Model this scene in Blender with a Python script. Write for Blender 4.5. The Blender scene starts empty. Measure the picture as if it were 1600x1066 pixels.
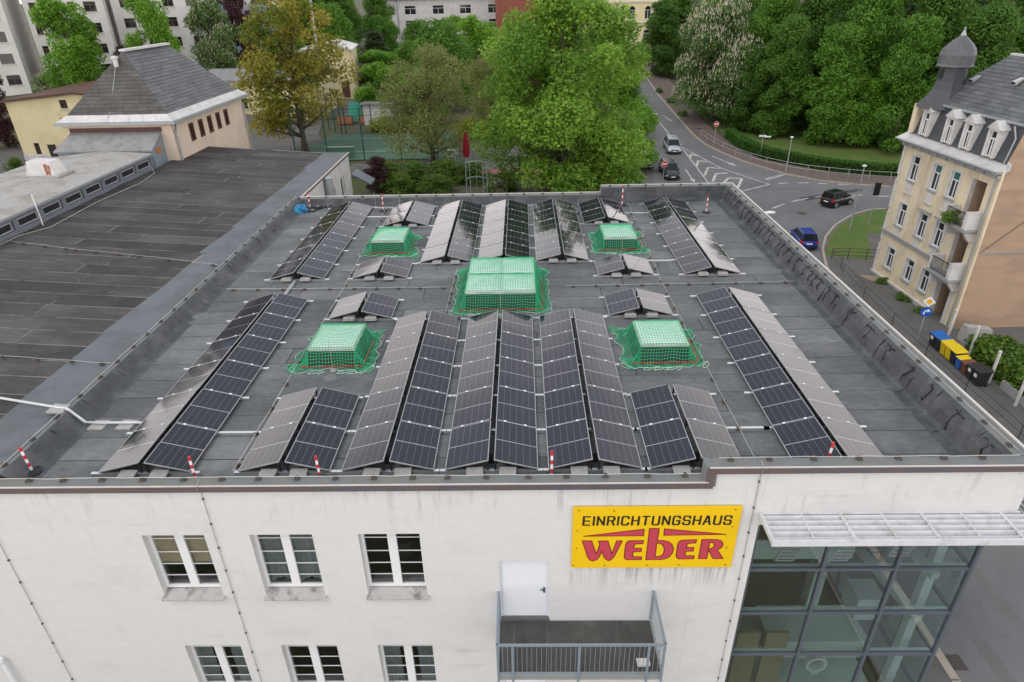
import bpy, bmesh, math, random
import numpy as np
from mathutils import Vector, Matrix, Euler
scn = bpy.context.scene
COL = scn.collection
R = math.radians
PI = math.pi
rnd = random.Random(7)

# ------------------------------------------------------------------ camera
cam_d = bpy.data.cameras.new('camera')
cam = bpy.data.objects.new('camera', cam_d)
COL.objects.link(cam)
yaw, pitch, roll = R(-1.213), R(28.315), R(1.248)
fw = Vector((math.sin(yaw) * math.cos(pitch), math.cos(yaw) * math.cos(pitch), -math.sin(pitch)))
rt = Vector((math.cos(yaw), -math.sin(yaw), 0))
dn = fw.cross(rt)
r2 = math.cos(roll) * rt + math.sin(roll) * dn
d2 = -math.sin(roll) * rt + math.cos(roll) * dn
cam.matrix_world = Matrix(((r2.x, -d2.x, -fw.x, 4.377), (r2.y, -d2.y, -fw.y, -12.727), (r2.z, -d2.z, -fw.z, 10.658), (0, 0, 0, 1)))
cam_d.sensor_width = 36.0
cam_d.lens = 1012.8 / 1600 * 36
cam_d.clip_start = 0.1
cam_d.clip_end = 1500
scn.camera = cam

# ------------------------------------------------------------------ light
SUN_DIR = Vector((-0.40, -0.35, 0.85)).normalized()
w = bpy.data.worlds.new('World')
scn.world = w
w.use_nodes = True
nt = w.node_tree
nt.nodes.clear()
out = nt.nodes.new('ShaderNodeOutputWorld')
bg = nt.nodes.new('ShaderNodeBackground')
bg.inputs['Strength'].default_value = 0.11
sky = nt.nodes.new('ShaderNodeTexSky')
sky.sky_type = 'NISHITA'
sky.sun_disc = False
sky.sun_elevation = math.asin(SUN_DIR.z)
sky.sun_rotation = math.atan2(SUN_DIR.x, SUN_DIR.y)
tc = nt.nodes.new('ShaderNodeTexCoord')
mp = nt.nodes.new('ShaderNodeMapping')
mp.inputs['Scale'].default_value = (1, 1, 2.2)
nz = nt.nodes.new('ShaderNodeTexNoise')
nz.inputs['Scale'].default_value = 2.4
nz.inputs['Detail'].default_value = 5
nz.inputs['Roughness'].default_value = 0.55
L = nt.links.new
L(tc.outputs['Generated'], mp.inputs['Vector'])
L(mp.outputs['Vector'], nz.inputs['Vector'])
# broken overcast: a grey cloud deck above, pale and bright towards the horizon all round
sz = nt.nodes.new('ShaderNodeSeparateXYZ')
L(tc.outputs['Generated'], sz.inputs[0])
wob = nt.nodes.new('ShaderNodeMath')
wob.operation = 'MULTIPLY_ADD'
wob.inputs[1].default_value = 0.60
L(nz.outputs['Fac'], wob.inputs[0])
L(sz.outputs['Z'], wob.inputs[2])
cr = nt.nodes.new('ShaderNodeValToRGB')
cr.color_ramp.interpolation = 'EASE'
cr.color_ramp.elements[0].position = 0.55
cr.color_ramp.elements[0].color = (1.0, 0.935, 0.91, 1)
cr.color_ramp.elements[1].position = 0.83
cr.color_ramp.elements[1].color = (0.315, 0.33, 0.355, 1)
L(wob.outputs[0], cr.inputs['Fac'])
mul = nt.nodes.new('ShaderNodeVectorMath')
mul.operation = 'SCALE'
mul.inputs['Scale'].default_value = 23.5
L(cr.outputs['Color'], mul.inputs[0])
mx = nt.nodes.new('ShaderNodeMix')
mx.data_type = 'RGBA'
mx.inputs['Factor'].default_value = 0.9
L(sky.outputs['Color'], mx.inputs['A'])
L(mul.outputs['Vector'], mx.inputs['B'])
L(mx.outputs['Result'], bg.inputs['Color'])
L(bg.outputs['Background'], out.inputs['Surface'])
sun_d = bpy.data.lights.new('sun', 'SUN')
sun_d.energy = 1.0
sun_d.angle = R(22)
sun_d.color = (1.0, 0.96, 0.9)
sun = bpy.data.objects.new('sun', sun_d)
sun.rotation_euler = SUN_DIR.to_track_quat('Z', 'Y').to_euler()
sun.location = (0, 0, 60)
COL.objects.link(sun)
vs = scn.view_settings
vs.view_transform = 'Standard'
vs.look = 'None'
vs.exposure = 0.0
vs.gamma = 1.0
vs.use_curve_mapping = False
scn.render.engine = 'CYCLES'

# ------------------------------------------------------------------ helpers
class MB:
    """collects polygons, build() links them as one mesh object"""
    def __init__(s):
        s.v = []; s.f = []; s.m = []; s.uv = None
    def poly(s, pts, mi=0):
        n = len(s.v); s.v += [tuple(p) for p in pts]; s.f.append(tuple(range(n, n + len(pts)))); s.m.append(mi)
    def box(s, x0, y0, z0, x1, y1, z1, mi=0):
        n = len(s.v)
        s.v += [(x0, y0, z0), (x1, y0, z0), (x1, y1, z0), (x0, y1, z0), (x0, y0, z1), (x1, y0, z1), (x1, y1, z1), (x0, y1, z1)]
        for f in ((0, 3, 2, 1), (4, 5, 6, 7), (0, 1, 5, 4), (1, 2, 6, 5), (2, 3, 7, 6), (3, 0, 4, 7)):
            s.f.append(tuple(n + i for i in f)); s.m.append(mi)
        return s
    def hull8(s, p, mi=0):
        n = len(s.v); s.v += [tuple(q) for q in p]
        for f in ((0, 3, 2, 1), (4, 5, 6, 7), (0, 1, 5, 4), (1, 2, 6, 5), (2, 3, 7, 6), (3, 0, 4, 7)):
            s.f.append(tuple(n + i for i in f)); s.m.append(mi)
        return s
    def bar(s, a, b, wd, ht, mi=0, up=(0, 0, 1)):
        a = Vector(a); b = Vector(b); d = (b - a).normalized(); u = Vector(up)
        if abs(d.dot(u)) > .99: u = Vector((0, 1, 0))
        sd = d.cross(u).normalized() * wd / 2; u = sd.cross(d).normalized() * ht / 2
        s.hull8([a - sd - u, a + sd - u, b + sd - u, b - sd - u, a - sd + u, a + sd + u, b + sd + u, b - sd + u], mi)
        return s
    def tube(s, pts, r, n=6, mi=0, caps=True):
        pts = [Vector(p) for p in pts]; base = len(s.v); k = len(pts)
        rr = r if isinstance(r, (list, tuple)) else [r] * k
        ref = None
        for i, p in enumerate(pts):
            d = (pts[min(i + 1, k - 1)] - pts[max(i - 1, 0)])
            d = d.normalized() if d.length > 1e-9 else Vector((0, 0, 1))
            if ref is None or abs(ref.dot(d)) > .95:
                ref = Vector((0, 0, 1)) if abs(d.z) < .9 else Vector((1, 0, 0))
            a = d.cross(ref).normalized(); b = d.cross(a)
            for j in range(n):
                t = 2 * PI * j / n
                q = p + (a * math.cos(t) + b * math.sin(t)) * rr[i]
                s.v.append(tuple(q))
        for i in range(k - 1):
            for j in range(n):
                j2 = (j + 1) % n
                s.f.append((base + i * n + j, base + i * n + j2, base + (i + 1) * n + j2, base + (i + 1) * n + j)); s.m.append(mi)
        if caps:
            s.f.append(tuple(base + j for j in range(n))); s.m.append(mi)
            s.f.append(tuple(base + (k - 1) * n + j for j in reversed(range(n)))); s.m.append(mi)
        return s
    def lathe(s, prof, n=16, cx=0, cy=0, cz=0, mi=0, ph=0):
        base = len(s.v); k = len(prof)
        for r, z in prof:
            for j in range(n):
                t = 2 * PI * j / n + ph
                s.v.append((cx + r * math.cos(t), cy + r * math.sin(t), cz + z))
        for i in range(k - 1):
            for j in range(n):
                j2 = (j + 1) % n
                s.f.append((base + i * n + j, base + i * n + j2, base + (i + 1) * n + j2, base + (i + 1) * n + j)); s.m.append(mi)
        s.f.append(tuple(base + j for j in reversed(range(n)))); s.m.append(mi)
        s.f.append(tuple(base + (k - 1) * n + j for j in range(n))); s.m.append(mi)
        return s
    def extrude(s, poly, f0, f1, mi=0):
        """poly: 2d points, f0/f1 map a 2d point to 3d for both ends"""
        a = [f0(p) for p in poly]; b = [f1(p) for p in poly]; n = len(s.v); k = len(poly)
        s.v += [tuple(q) for q in a] + [tuple(q) for q in b]
        s.f.append(tuple(range(n, n + k))); s.f.append(tuple(range(n + 2 * k - 1, n + k - 1, -1))); s.m += [mi, mi]
        for i in range(k):
            j = (i + 1) % k
            s.f.append((n + j, n + i, n + k + i, n + k + j)); s.m.append(mi)
        return s
    def mesh(s, name, mats, smooth=False):
        me = bpy.data.meshes.new(name)
        me.from_pydata(s.v, [], s.f)
        for m in (mats if isinstance(mats, (list, tuple)) else [mats]): me.materials.append(m)
        me.polygons.foreach_set('material_index', s.m)
        if smooth: me.polygons.foreach_set('use_smooth', [True] * len(s.f))
        bm = bmesh.new(); bm.from_mesh(me); bmesh.ops.recalc_face_normals(bm, faces=bm.faces); bm.to_mesh(me); bm.free()
        me.update()
        return me
    def build(s, name, mats, parent=None, smooth=False, loc=None):
        return link(name, s.mesh(name, mats, smooth), parent, loc)

def link(name, me, parent=None, loc=None):
    o = bpy.data.objects.new(name, me); COL.objects.link(o)
    if parent: o.parent = parent
    if loc is not None: o.location = loc
    return o
def tag(o, label=None, cat=None, group=None, kind=None):
    if label: o['label'] = label
    if cat: o['category'] = cat
    if group: o['group'] = group
    if kind: o['kind'] = kind
    return o
def thing(name, label, cat, loc=(0, 0, 0), rz=0, group=None):
    o = bpy.data.objects.new(name, None); COL.objects.link(o); o.empty_display_size = .2
    o.location = loc; o.rotation_euler = (0, 0, rz)
    return tag(o, label, cat, group)
def copy_thing(root, loc, rz=None, label=None, scale=None):
    r = root.copy(); COL.objects.link(r); r.location = loc
    if rz is not None: r.rotation_euler = (0, 0, rz)
    if label: r['label'] = label
    if scale: r.scale = scale
    for ch in list(root.children):
        c = ch.copy(); COL.objects.link(c); c.parent = r
        for g in list(ch.children):
            d = g.copy(); COL.objects.link(d); d.parent = c
    return r
def struct(o): o['kind'] = 'structure'; return o
def sst(a, b, t):
    t = min(1.0, max(0.0, (t - a) / (b - a))); return t * t * (3 - 2 * t)
def street_z(y):
    return -10.2 + (.075 * max(0, y - 57) if y < 130 else .075 * 73 + .02 * (y - 130))
def gz(x, y):
    st = street_z(y)
    g = -5.5 + .02 * max(0, y - 60) + 4.2 * sst(-22, -55, x) * sst(62, 95, y)
    k = sst(11, 19, x - max(0, y - 60) * .02)
    g = g * (1 - k) + st * k
    if y < 34:
        f = sst(26, 34, y); g = st * (1 - f) + g * f
    return g

# ------------------------------------------------------------------ materials
MATS = {}
def mat(name, col, rough=.85, var=.12, scale=3.0, col2=None, f2=0., s2=.6, bump=0., bscale=40., metal=0., spec=.4, rand=0., streak=0., stretch=(1, 1, 1), thr=(.45, .62)):
    """principled material: world-position noise for grain, a second colour in patches, optional bump and per-object variation"""
    if name in MATS: return MATS[name]
    m = bpy.data.materials.new(name); m.use_nodes = True; MATS[name] = m
    t = m.node_tree; N = t.nodes; b = N['Principled BSDF']
    b.inputs['Roughness'].default_value = rough; b.inputs['Metallic'].default_value = metal
    b.inputs['Specular IOR Level'].default_value = spec
    geo = N.new('ShaderNodeNewGeometry'); mp = N.new('ShaderNodeMapping'); mp.inputs['Scale'].default_value = stretch
    t.links.new(geo.outputs['Position'], mp.inputs['Vector'])
    cur = None
    base = N.new('ShaderNodeRGB'); base.outputs[0].default_value = (*col, 1); cur = base.outputs[0]
    if col2 is not None:
        n2 = N.new('ShaderNodeTexNoise'); n2.inputs['Scale'].default_value = s2; n2.inputs['Detail'].default_value = 6; n2.inputs['Roughness'].default_value = .62
        t.links.new(mp.outputs[0], n2.inputs['Vector'])
        r = N.new('ShaderNodeMapRange'); r.inputs['From Min'].default_value = thr[0]; r.inputs['From Max'].default_value = thr[1]; r.inputs['To Max'].default_value = f2
        t.links.new(n2.outputs['Fac'], r.inputs['Value'])
        x = N.new('ShaderNodeMix'); x.data_type = 'RGBA'; x.inputs['B'].default_value = (*col2, 1)
        t.links.new(cur, x.inputs['A']); t.links.new(r.outputs[0], x.inputs['Factor']); cur = x.outputs['Result']
    if var > 0 or rand > 0:
        n1 = N.new('ShaderNodeTexNoise'); n1.inputs['Scale'].default_value = scale; n1.inputs['Detail'].default_value = 8; n1.inputs['Roughness'].default_value = .7
        t.links.new(mp.outputs[0], n1.inputs['Vector'])
        r = N.new('ShaderNodeMapRange'); r.inputs['From Min'].default_value = .25; r.inputs['From Max'].default_value = .75; r.inputs['To Min'].default_value = 1 - var; r.inputs['To Max'].default_value = 1 + var
        t.links.new(n1.outputs['Fac'], r.inputs['Value'])
        val = r.outputs[0]
        if rand > 0:
            oi = N.new('ShaderNodeObjectInfo'); q = N.new('ShaderNodeMapRange'); q.inputs['To Min'].default_value = 1 - rand; q.inputs['To Max'].default_value = 1 + rand
            t.links.new(oi.outputs['Random'], q.inputs['Value'])
            mm = N.new('ShaderNodeMath'); mm.operation = 'MULTIPLY'; t.links.new(val, mm.inputs[0]); t.links.new(q.outputs[0], mm.inputs[1]); val = mm.outputs[0]
        s = N.new('ShaderNodeVectorMath'); s.operation = 'SCALE'; t.links.new(cur, s.inputs[0]); t.links.new(val, s.inputs['Scale']); cur = s.outputs['Vector']
    t.links.new(cur, b.inputs['Base Color'])
    if bump > 0:
        nb = N.new('ShaderNodeTexNoise'); nb.inputs['Scale'].default_value = bscale; nb.inputs['Detail'].default_value = 4
        t.links.new(mp.outputs[0], nb.inputs['Vector'])
        bp = N.new('ShaderNodeBump'); bp.inputs['Strength'].default_value = bump; bp.inputs['Distance'].default_value = .02
        t.links.new(nb.outputs['Fac'], bp.inputs['Height']); t.links.new(bp.outputs[0], b.inputs['Normal'])
    return m

def glass_mat(name, tint, refl=1.0, rough=.01, base=.05):
    m = bpy.data.materials.new(name); m.use_nodes = True; t = m.node_tree; N = t.nodes
    o = N['Material Output']; N.remove(N['Principled BSDF'])
    tr = N.new('ShaderNodeBsdfTransparent'); tr.inputs['Color'].default_value = (*tint, 1)
    gl = N.new('ShaderNodeBsdfGlossy'); gl.inputs['Roughness'].default_value = rough; gl.inputs['Color'].default_value = (refl, refl, refl, 1)
    geo = N.new('ShaderNodeNewGeometry'); dp = N.new('ShaderNodeVectorMath'); dp.operation = 'DOT_PRODUCT'
    t.links.new(geo.outputs['Incoming'], dp.inputs[0]); t.links.new(geo.outputs['Normal'], dp.inputs[1])
    def M(op, a, b=None):
        n = N.new('ShaderNodeMath'); n.operation = op
        for i, q in enumerate((a, b)):
            if q is None: continue
            if isinstance(q, (int, float)): n.inputs[i].default_value = q
            else: t.links.new(q, n.inputs[i])
        return n.outputs[0]
    fr = N.new('ShaderNodeMath'); fr.operation = 'MULTIPLY_ADD'; fr.inputs[1].default_value = .98 - base; fr.inputs[2].default_value = base
    t.links.new(M('POWER', M('SUBTRACT', 1.0, M('ABSOLUTE', dp.outputs['Value'])), 5.0), fr.inputs[0])
    mx = N.new('ShaderNodeMixShader')
    t.links.new(fr.outputs[0], mx.inputs[0]); t.links.new(tr.outputs[0], mx.inputs[1]); t.links.new(gl.outputs[0], mx.inputs[2])
    t.links.new(mx.outputs[0], o.inputs['Surface'])
    return m

def leaf_mat(name, dark, light, trans=.3):
    m = bpy.data.materials.new(name); m.use_nodes = True; t = m.node_tree; N = t.nodes
    b = N['Principled BSDF']; b.inputs['Roughness'].default_value = .55; b.inputs['Specular IOR Level'].default_value = .25
    a = N.new('ShaderNodeAttribute'); a.attribute_name = 'tint'
    oi = N.new('ShaderNodeObjectInfo')
    ad = N.new('ShaderNodeMath'); ad.operation = 'MULTIPLY_ADD'; ad.inputs[1].default_value = .42; t.links.new(oi.outputs['Random'], ad.inputs[0]); t.links.new(a.outputs['Fac'], ad.inputs[2])
    x = N.new('ShaderNodeMix'); x.data_type = 'RGBA'; x.inputs['A'].default_value = (*dark, 1); x.inputs['B'].default_value = (*light, 1)
    t.links.new(ad.outputs[0], x.inputs['Factor']); t.links.new(x.outputs['Result'], b.inputs['Base Color'])
    tl = N.new('ShaderNodeBsdfTranslucent'); t.links.new(x.outputs['Result'], tl.inputs['Color'])
    mx = N.new('ShaderNodeMixShader'); mx.inputs[0].default_value = trans
    t.links.new(b.outputs[0], mx.inputs[1]); t.links.new(tl.outputs[0], mx.inputs[2])
    t.links.new(mx.outputs[0], N['Material Output'].inputs['Surface'])
    return m

def cell_mat():
    m = bpy.data.materials.new('solar_cells'); m.use_nodes = True; t = m.node_tree; N = t.nodes; K = t.links.new
    b = N['Principled BSDF']; b.inputs['Roughness'].default_value = .06; b.inputs['IOR'].default_value = 1.52; b.inputs['Specular IOR Level'].default_value = .5
    uv = N.new('ShaderNodeUVMap'); sx = N.new('ShaderNodeSeparateXYZ'); K(uv.outputs[0], sx.inputs[0])
    def M(op, a, bb=None):
        n = N.new('ShaderNodeMath'); n.operation = op
        if isinstance(a, (int, float)): n.inputs[0].default_value = a
        else: K(a, n.inputs[0])
        if bb is not None:
            if isinstance(bb, (int, float)): n.inputs[1].default_value = bb
            else: K(bb, n.inputs[1])
        return n.outputs[0]
    def line(coord, n, wd):
        f = M('FRACT', M('MULTIPLY', coord, n)); return M('GREATER_THAN', M('ABSOLUTE', M('SUBTRACT', f, .5)), .5 - wd)
    u = line(sx.outputs[0], 6, .017); v = line(sx.outputs[1], 18, .018)
    mid = M('LESS_THAN', M('ABSOLUTE', M('SUBTRACT', sx.outputs[1], .5)), .0075)
    busb = M('MULTIPLY', line(sx.outputs[0], 60, .08), .05)
    g = M('MAXIMUM', M('MAXIMUM', M('MULTIPLY', u, .30), M('MULTIPLY', v, .09)), M('MAXIMUM', M('MULTIPLY', mid, .55), busb))
    oi = N.new('ShaderNodeObjectInfo')
    cx = N.new('ShaderNodeMix'); cx.data_type = 'RGBA'; cx.inputs['A'].default_value = (.004, .005, .014, 1); cx.inputs['B'].default_value = (.009, .009, .022, 1); K(oi.outputs['Random'], cx.inputs['Factor'])
    x = N.new('ShaderNodeMix'); x.data_type = 'RGBA'; x.inputs['B'].default_value = (.62, .62, .64, 1)
    K(g, x.inputs['Factor']); K(cx.outputs['Result'], x.inputs['A']); K(x.outputs['Result'], b.inputs['Base Color'])
    nb = N.new('ShaderNodeTexNoise'); nb.inputs['Scale'].default_value = 1.3; nb.inputs['Detail'].default_value = 1
    geo = N.new('ShaderNodeNewGeometry'); K(geo.outputs['Position'], nb.inputs['Vector'])
    bp = N.new('ShaderNodeBump'); bp.inputs['Strength'].default_value = .05; bp.inputs['Distance'].default_value = .05; K(nb.outputs['Fac'], bp.inputs['Height']); K(bp.outputs[0], b.inputs['Normal'])
    return m

m_felt = mat('bitumen_felt', (.122, .130, .134), .9, .30, 7, (.205, .21, .21), .8, .5, .6, 110, rand=.16, stretch=(.5, 1, 1), thr=(.44, .66))
def plaster_mat(name):
    """white render with grime: runs hanging from the coping and the sign, smeared patches and a few cracks of dirt"""
    m = mat(name, (.63, .63, .625), .92, .05, 5, (.45, .44, .43), .4, .7, .25, 60, stretch=(.7, 1, 1.5), thr=(.52, .80))
    t = m.node_tree; N = t.nodes; K = t.links.new; b = N['Principled BSDF']
    src = b.inputs['Base Color'].links[0].from_socket
    geo = N.new('ShaderNodeNewGeometry'); sp = N.new('ShaderNodeSeparateXYZ'); K(geo.outputs['Position'], sp.inputs[0])
    def mr(v, a, bb, c=0., d=1.):
        n = N.new('ShaderNodeMapRange'); n.interpolation_type = 'SMOOTHSTEP'
        for k, q in zip(('From Min', 'From Max', 'To Min', 'To Max'), (a, bb, c, d)): n.inputs[k].default_value = q
        K(v, n.inputs['Value']); return n.outputs[0]
    def noise(stretch, sc, det=5, ro=.6):
        mp = N.new('ShaderNodeMapping'); mp.inputs['Scale'].default_value = stretch; K(geo.outputs['Position'], mp.inputs['Vector'])
        n = N.new('ShaderNodeTexNoise'); n.inputs['Scale'].default_value = sc; n.inputs['Detail'].default_value = det; n.inputs['Roughness'].default_value = ro; K(mp.outputs[0], n.inputs['Vector']); return n.outputs['Fac']
    def mu(a, c):
        n = N.new('ShaderNodeMath'); n.operation = 'MULTIPLY'
        for i, q in enumerate((a, c)):
            if isinstance(q, (int, float)): n.inputs[i].default_value = q
            else: K(q, n.inputs[i])
        return n.outputs[0]
    run = mu(mr(noise((5, 1, .35), 1.2), .50, .72), mr(noise((1, 1, 1), .55, 3), .42, .62))
    top = mu(run, mr(sp.outputs['Z'], -1.7, .3, .05, .55))
    sg = mu(mu(mr(noise((9, 1, .5), 1.0), .42, .62), mr(sp.outputs['Z'], -3.5, -2.6)), mu(mr(sp.outputs['Z'], -2.45, -2.55, 0, 1), mu(mr(sp.outputs['X'], 5.4, 5.6), mr(sp.outputs['X'], 9.9, 9.6))))
    smear = mu(mr(noise((.5, 1, 3.2), 1.1, 6), .62, .78), .28)
    acc = top
    for q in (mu(sg, .6), smear):
        n = N.new('ShaderNodeMath'); n.operation = 'MAXIMUM'; K(acc, n.inputs[0]); K(q, n.inputs[1]); acc = n.outputs[0]
    x = N.new('ShaderNodeMix'); x.data_type = 'RGBA'; x.inputs['B'].default_value = (.25, .245, .235, 1); K(acc, x.inputs['Factor']); K(src, x.inputs['A']); K(x.outputs['Result'], b.inputs['Base Color'])
    return m
m_plaster = plaster_mat('grimy_white_render')
m_felt_base = mat('felt_seam', (.022, .036, .038), .95, .1, 4)
m_felt_dark = mat('old_brown_felt', (.055, .051, .049), .95, .30, 5, (.095, .092, .088), .8, .45, .6, 110, rand=.22, stretch=(.7, 1.1, 1))
m_felt_gap = mat('dusty_felt_seam', (.055, .05, .048), .95, .3, 6, (.26, .25, .24), .95, .8, thr=(.38, .52))
m_flash = mat('grey_flashing_felt', (.135, .15, .165), .8, .12, 5, (.09, .10, .105), .6, .7, .3, 90, rand=.06)
m_upstand = mat('dark_membrane', (.05, .055, .06), .65, .3, 3, (.10, .105, .11), .7, 1.1, .8, 5, spec=.5)
m_tar = mat('tar_sealant', (.012, .012, .013), .5, .1, 5)
m_coping = mat('coping_felt', (.16, .175, .18), .75, .12, 4, (.20, .19, .15), .5, 1.3, .2, 60)
m_white_edge = mat('pale_metal_edge', (.62, .58, .54), .5, .1, 3, metal=.1)
m_fascia = mat('brown_fascia_metal', (.17, .13, .125), .45, .08, 1.5, (.13, .125, .16), .8, .25, metal=.3)
m_alu = mat('bare_aluminium', (.68, .69, .70), .35, .06, 5, metal=.75)
m_frame = mat('silver_module_frame', (.40, .41, .42), .45, .04, 5, metal=.4)
m_black = mat('black_plastic', (.015, .015, .017), .5, .1, 5)
m_backing = mat('module_back', (.02, .02, .022), .6, .1, 5)
m_conc = mat('pale_concrete', (.40, .385, .37), .9, .14, 8, (.27, .26, .25), .5, 3, .3, 60)
m_wire = mat('galvanised_wire', (.52, .51, .48), .5, .1, 5, metal=.5)
m_hold = mat('brown_wire_holder', (.075, .066, .056), .8, .25, 12)
m_white = mat('white_paint', (.78, .80, .82), .45, .03, 3)
m_door = mat('white_door_paint', (.73, .765, .81), .4, .03, 3)
m_bluegrey = mat('blue_grey_steel', (.24, .30, .355), .45, .08, 4, metal=.2)
m_galv = mat('galvanised_steel', (.42, .44, .45), .5, .12, 4, metal=.5)
m_mull = mat('slate_blue_aluminium', (.13, .15, .18), .4, .06, 4, metal=.3)
m_louv = mat('weathered_white_louvre', (.62, .63, .65), .55, .1, 3, (.34, .33, .31), .55, 2.6, thr=(.5, .7))
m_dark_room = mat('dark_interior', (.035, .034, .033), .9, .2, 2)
m_pale_room = mat('pale_grey_interior', (.62, .70, .69), .7, .05, 2)
m_beige = mat('beige_blind', (.40, .33, .22), .9, .08, 2)
m_net_curtain = mat('grey_net_curtain', (.20, .23, .24), .9, .2, 8)
m_green_net = mat('green_net_cord', (.015, .42, .18), .55, .2, 6)
m_rope = mat('pale_green_rope', (.42, .66, .52), .7, .15, 6)
m_red = mat('red_band', (.55, .03, .035), .5, .1, 4)
m_redstrap = mat('red_strap', (.55, .10, .07), .6, .2, 6)
m_dome = mat('milky_acrylic', (.80, .84, .84), .2, .05, 3, spec=.6)
m_yellow = mat('sign_yellow', (.80, .52, .008), .4, .05, 2)
m_signred = mat('sign_crimson', (.50, .055, .085), .5, .05, 3)
m_ink = mat('black_lettering', (.02, .018, .016), .5, .05, 3)
m_wine = mat('dark_red_outline', (.16, .008, .012), .5, .05, 3)
m_bluebag = mat('blue_sack', (.03, .22, .42), .6, .2, 6)
m_slate = mat('slate_tiles', (.085, .09, .097), .6, .22, 3.5, (.13, .135, .14), .6, 1.2, rand=.16, spec=.5)
m_slate_brown = mat('brown_slate', (.075, .071, .066), .75, .3, 5, (.11, .108, .10), .6, 1.1, rand=.16)
m_slate_dark = mat('dark_mansard_slate', (.05, .054, .062), .6, .2, 5, rand=.12, spec=.5)
m_cream = mat('cream_render', (.74, .63, .455), .9, .06, 5, (.50, .42, .31), .6, .7, .1, 50, stretch=(1, 1, .5))
m_trim = mat('pale_stone_trim', (.62, .60, .585), .8, .07, 4, (.40, .38, .36), .4, 1.5)
m_trimgrey = mat('weathered_stone', (.33, .33, .33), .85, .12, 4)
m_gable = mat('brown_gable_render', (.43, .30, .205), .9, .07, 6, (.33, .235, .165), .75, .35, .2, 30, stretch=(1, 1, 3))
m_pink = mat('pale_pink_render', (.66, .545, .44), .9, .05, 4, (.50, .42, .35), .5, .6)
m_yellow_wall = mat('pale_yellow_render', (.71, .62, .38), .9, .05, 4, (.55, .47, .28), .5, .4)
m_lead = mat('pale_zinc_sheet', (.60, .585, .575), .5, .12, 4, (.40, .40, .41), .5, .8, metal=.2)
m_zinc = mat('grey_zinc_gutter', (.34, .37, .38), .5, .1, 4, metal=.4)
m_monitor = mat('lichen_white_roof_felt', (.37, .36, .345), .9, .2, 5, (.20, .17, .11), .7, .45, .3, 60, thr=(.48, .66))
m_leanto = mat('grey_sheet_roof', (.27, .27, .275), .6, .15, 4, (.17, .17, .17), .6, 1.3)
m_brown = mat('brown_paint', (.10, .045, .035), .6, .1, 4)
m_wfr = mat('window_white', (.74, .75, .76), .45, .03, 3)
m_wglass = mat('dark_window_glass', (.018, .022, .026), .06, .1, 1, spec=.6)
m_aptw = mat('apartment_white_render', (.70, .69, .66), .9, .05, 2, (.5, .48, .45), .4, .3)
m_aptbeige = mat('apartment_beige_render', (.46, .42, .37), .9, .05, 2)
m_aptblue = mat('pale_blue_balcony', (.20, .33, .47), .7, .06, 2)
m_redbrick = mat('red_brick_wall', (.26, .085, .06), .9, .15, 6)
m_asphalt = mat('asphalt', (.165, .166, .17), .92, .10, 14, (.125, .126, .13), .75, .25, .3, 120, thr=(.4, .65))
m_pave = mat('pavement_asphalt', (.13, .125, .12), .92, .12, 10, (.10, .095, .09), .7, .5, .3, 90)
m_pave_brick = mat('brown_pavers', (.15, .115, .10), .92, .2, 8, (.11, .09, .08), .6, .6, .3, 40)
m_kerb = mat('granite_kerb', (.36, .31, .26), .9, .18, 6)
m_mark = mat('road_paint', (.55, .55, .53), .8, .15, 6, (.20, .20, .20), .8, 2.2, thr=(.45, .66))
m_grass = mat('lawn', (.075, .135, .022), .95, .25, 6, (.13, .14, .04), .7, .5, .6, 60)
m_soil = mat('ground_soil', (.09, .085, .05), .95, .25, 3, (.055, .075, .022), .9, .12, .4, 30)
m_court = mat('green_sports_court', (.075, .16, .11), .85, .08, 4, (.06, .12, .085), .6, .4)
m_bark = mat('tree_bark', (.085, .068, .05), .95, .3, 8, bump=.6, bscale=20)
m_hedge_core = mat('hedge_core', (.018, .035, .01), .95, .3, 3)
m_tyre = mat('tyre_rubber', (.016, .016, .017), .8, .1, 5)
m_rim = mat('alloy_rim', (.40, .41, .42), .35, .05, 5, metal=.8)
m_carglass = mat('car_glass', (.012, .015, .017), .08, .05, 2, spec=.35)
m_lamp_white = mat('headlamp_lens', (.75, .77, .8), .15, .03, 4)
m_lamp_red = mat('tail_lamp', (.45, .02, .02), .25, .03, 4)
m_plate = mat('number_plate', (.75, .75, .72), .5, .02, 4)
m_c_silver = mat('silver_car_paint', (.47, .50, .54), .25, .02, 3, metal=.5, spec=.6)
m_c_black = mat('black_car_paint', (.012, .015, .014), .16, .02, 3, spec=.6)
m_c_dark = mat('dark_green_car_paint', (.02, .032, .034), .2, .02, 3, spec=.6)
m_c_blue = mat('blue_car_paint', (.012, .03, .26), .22, .02, 3, spec=.6)
m_bin_black = mat('black_bin_plastic', (.022, .023, .025), .5, .12, 5)
m_bin_yellow = mat('yellow_bin_plastic', (.68, .50, .01), .5, .08, 5)
m_bin_blue = mat('blue_bin_plastic', (.02, .12, .42), .5, .08, 5)
m_bin_brown = mat('brown_bin_plastic', (.16, .06, .035), .5, .08, 5)
m_green_steel = mat('dark_green_steel', (.012, .06, .045), .5, .08, 4)
m_umb = mat('red_parasol_cloth', (.30, .015, .03), .85, .12, 6)
m_teal = mat('turquoise_panel', (.05, .34, .25), .5, .08, 4)
m_orange = mat('terracotta_boxes', (.42, .17, .09), .9, .15, 4)
m_redpave = mat('red_paving', (.30, .10, .08), .9, .12, 6)
m_sblue = mat('sign_blue', (.01, .09, .42), .4, .03, 4)
m_sorange = mat('sign_amber', (.80, .40, .01), .4, .03, 4)
m_sred = mat('traffic_red', (.58, .02, .025), .4, .03, 4)
m_cells = cell_mat()
g_win = glass_mat('window_glass', (.86, .88, .88))
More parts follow.
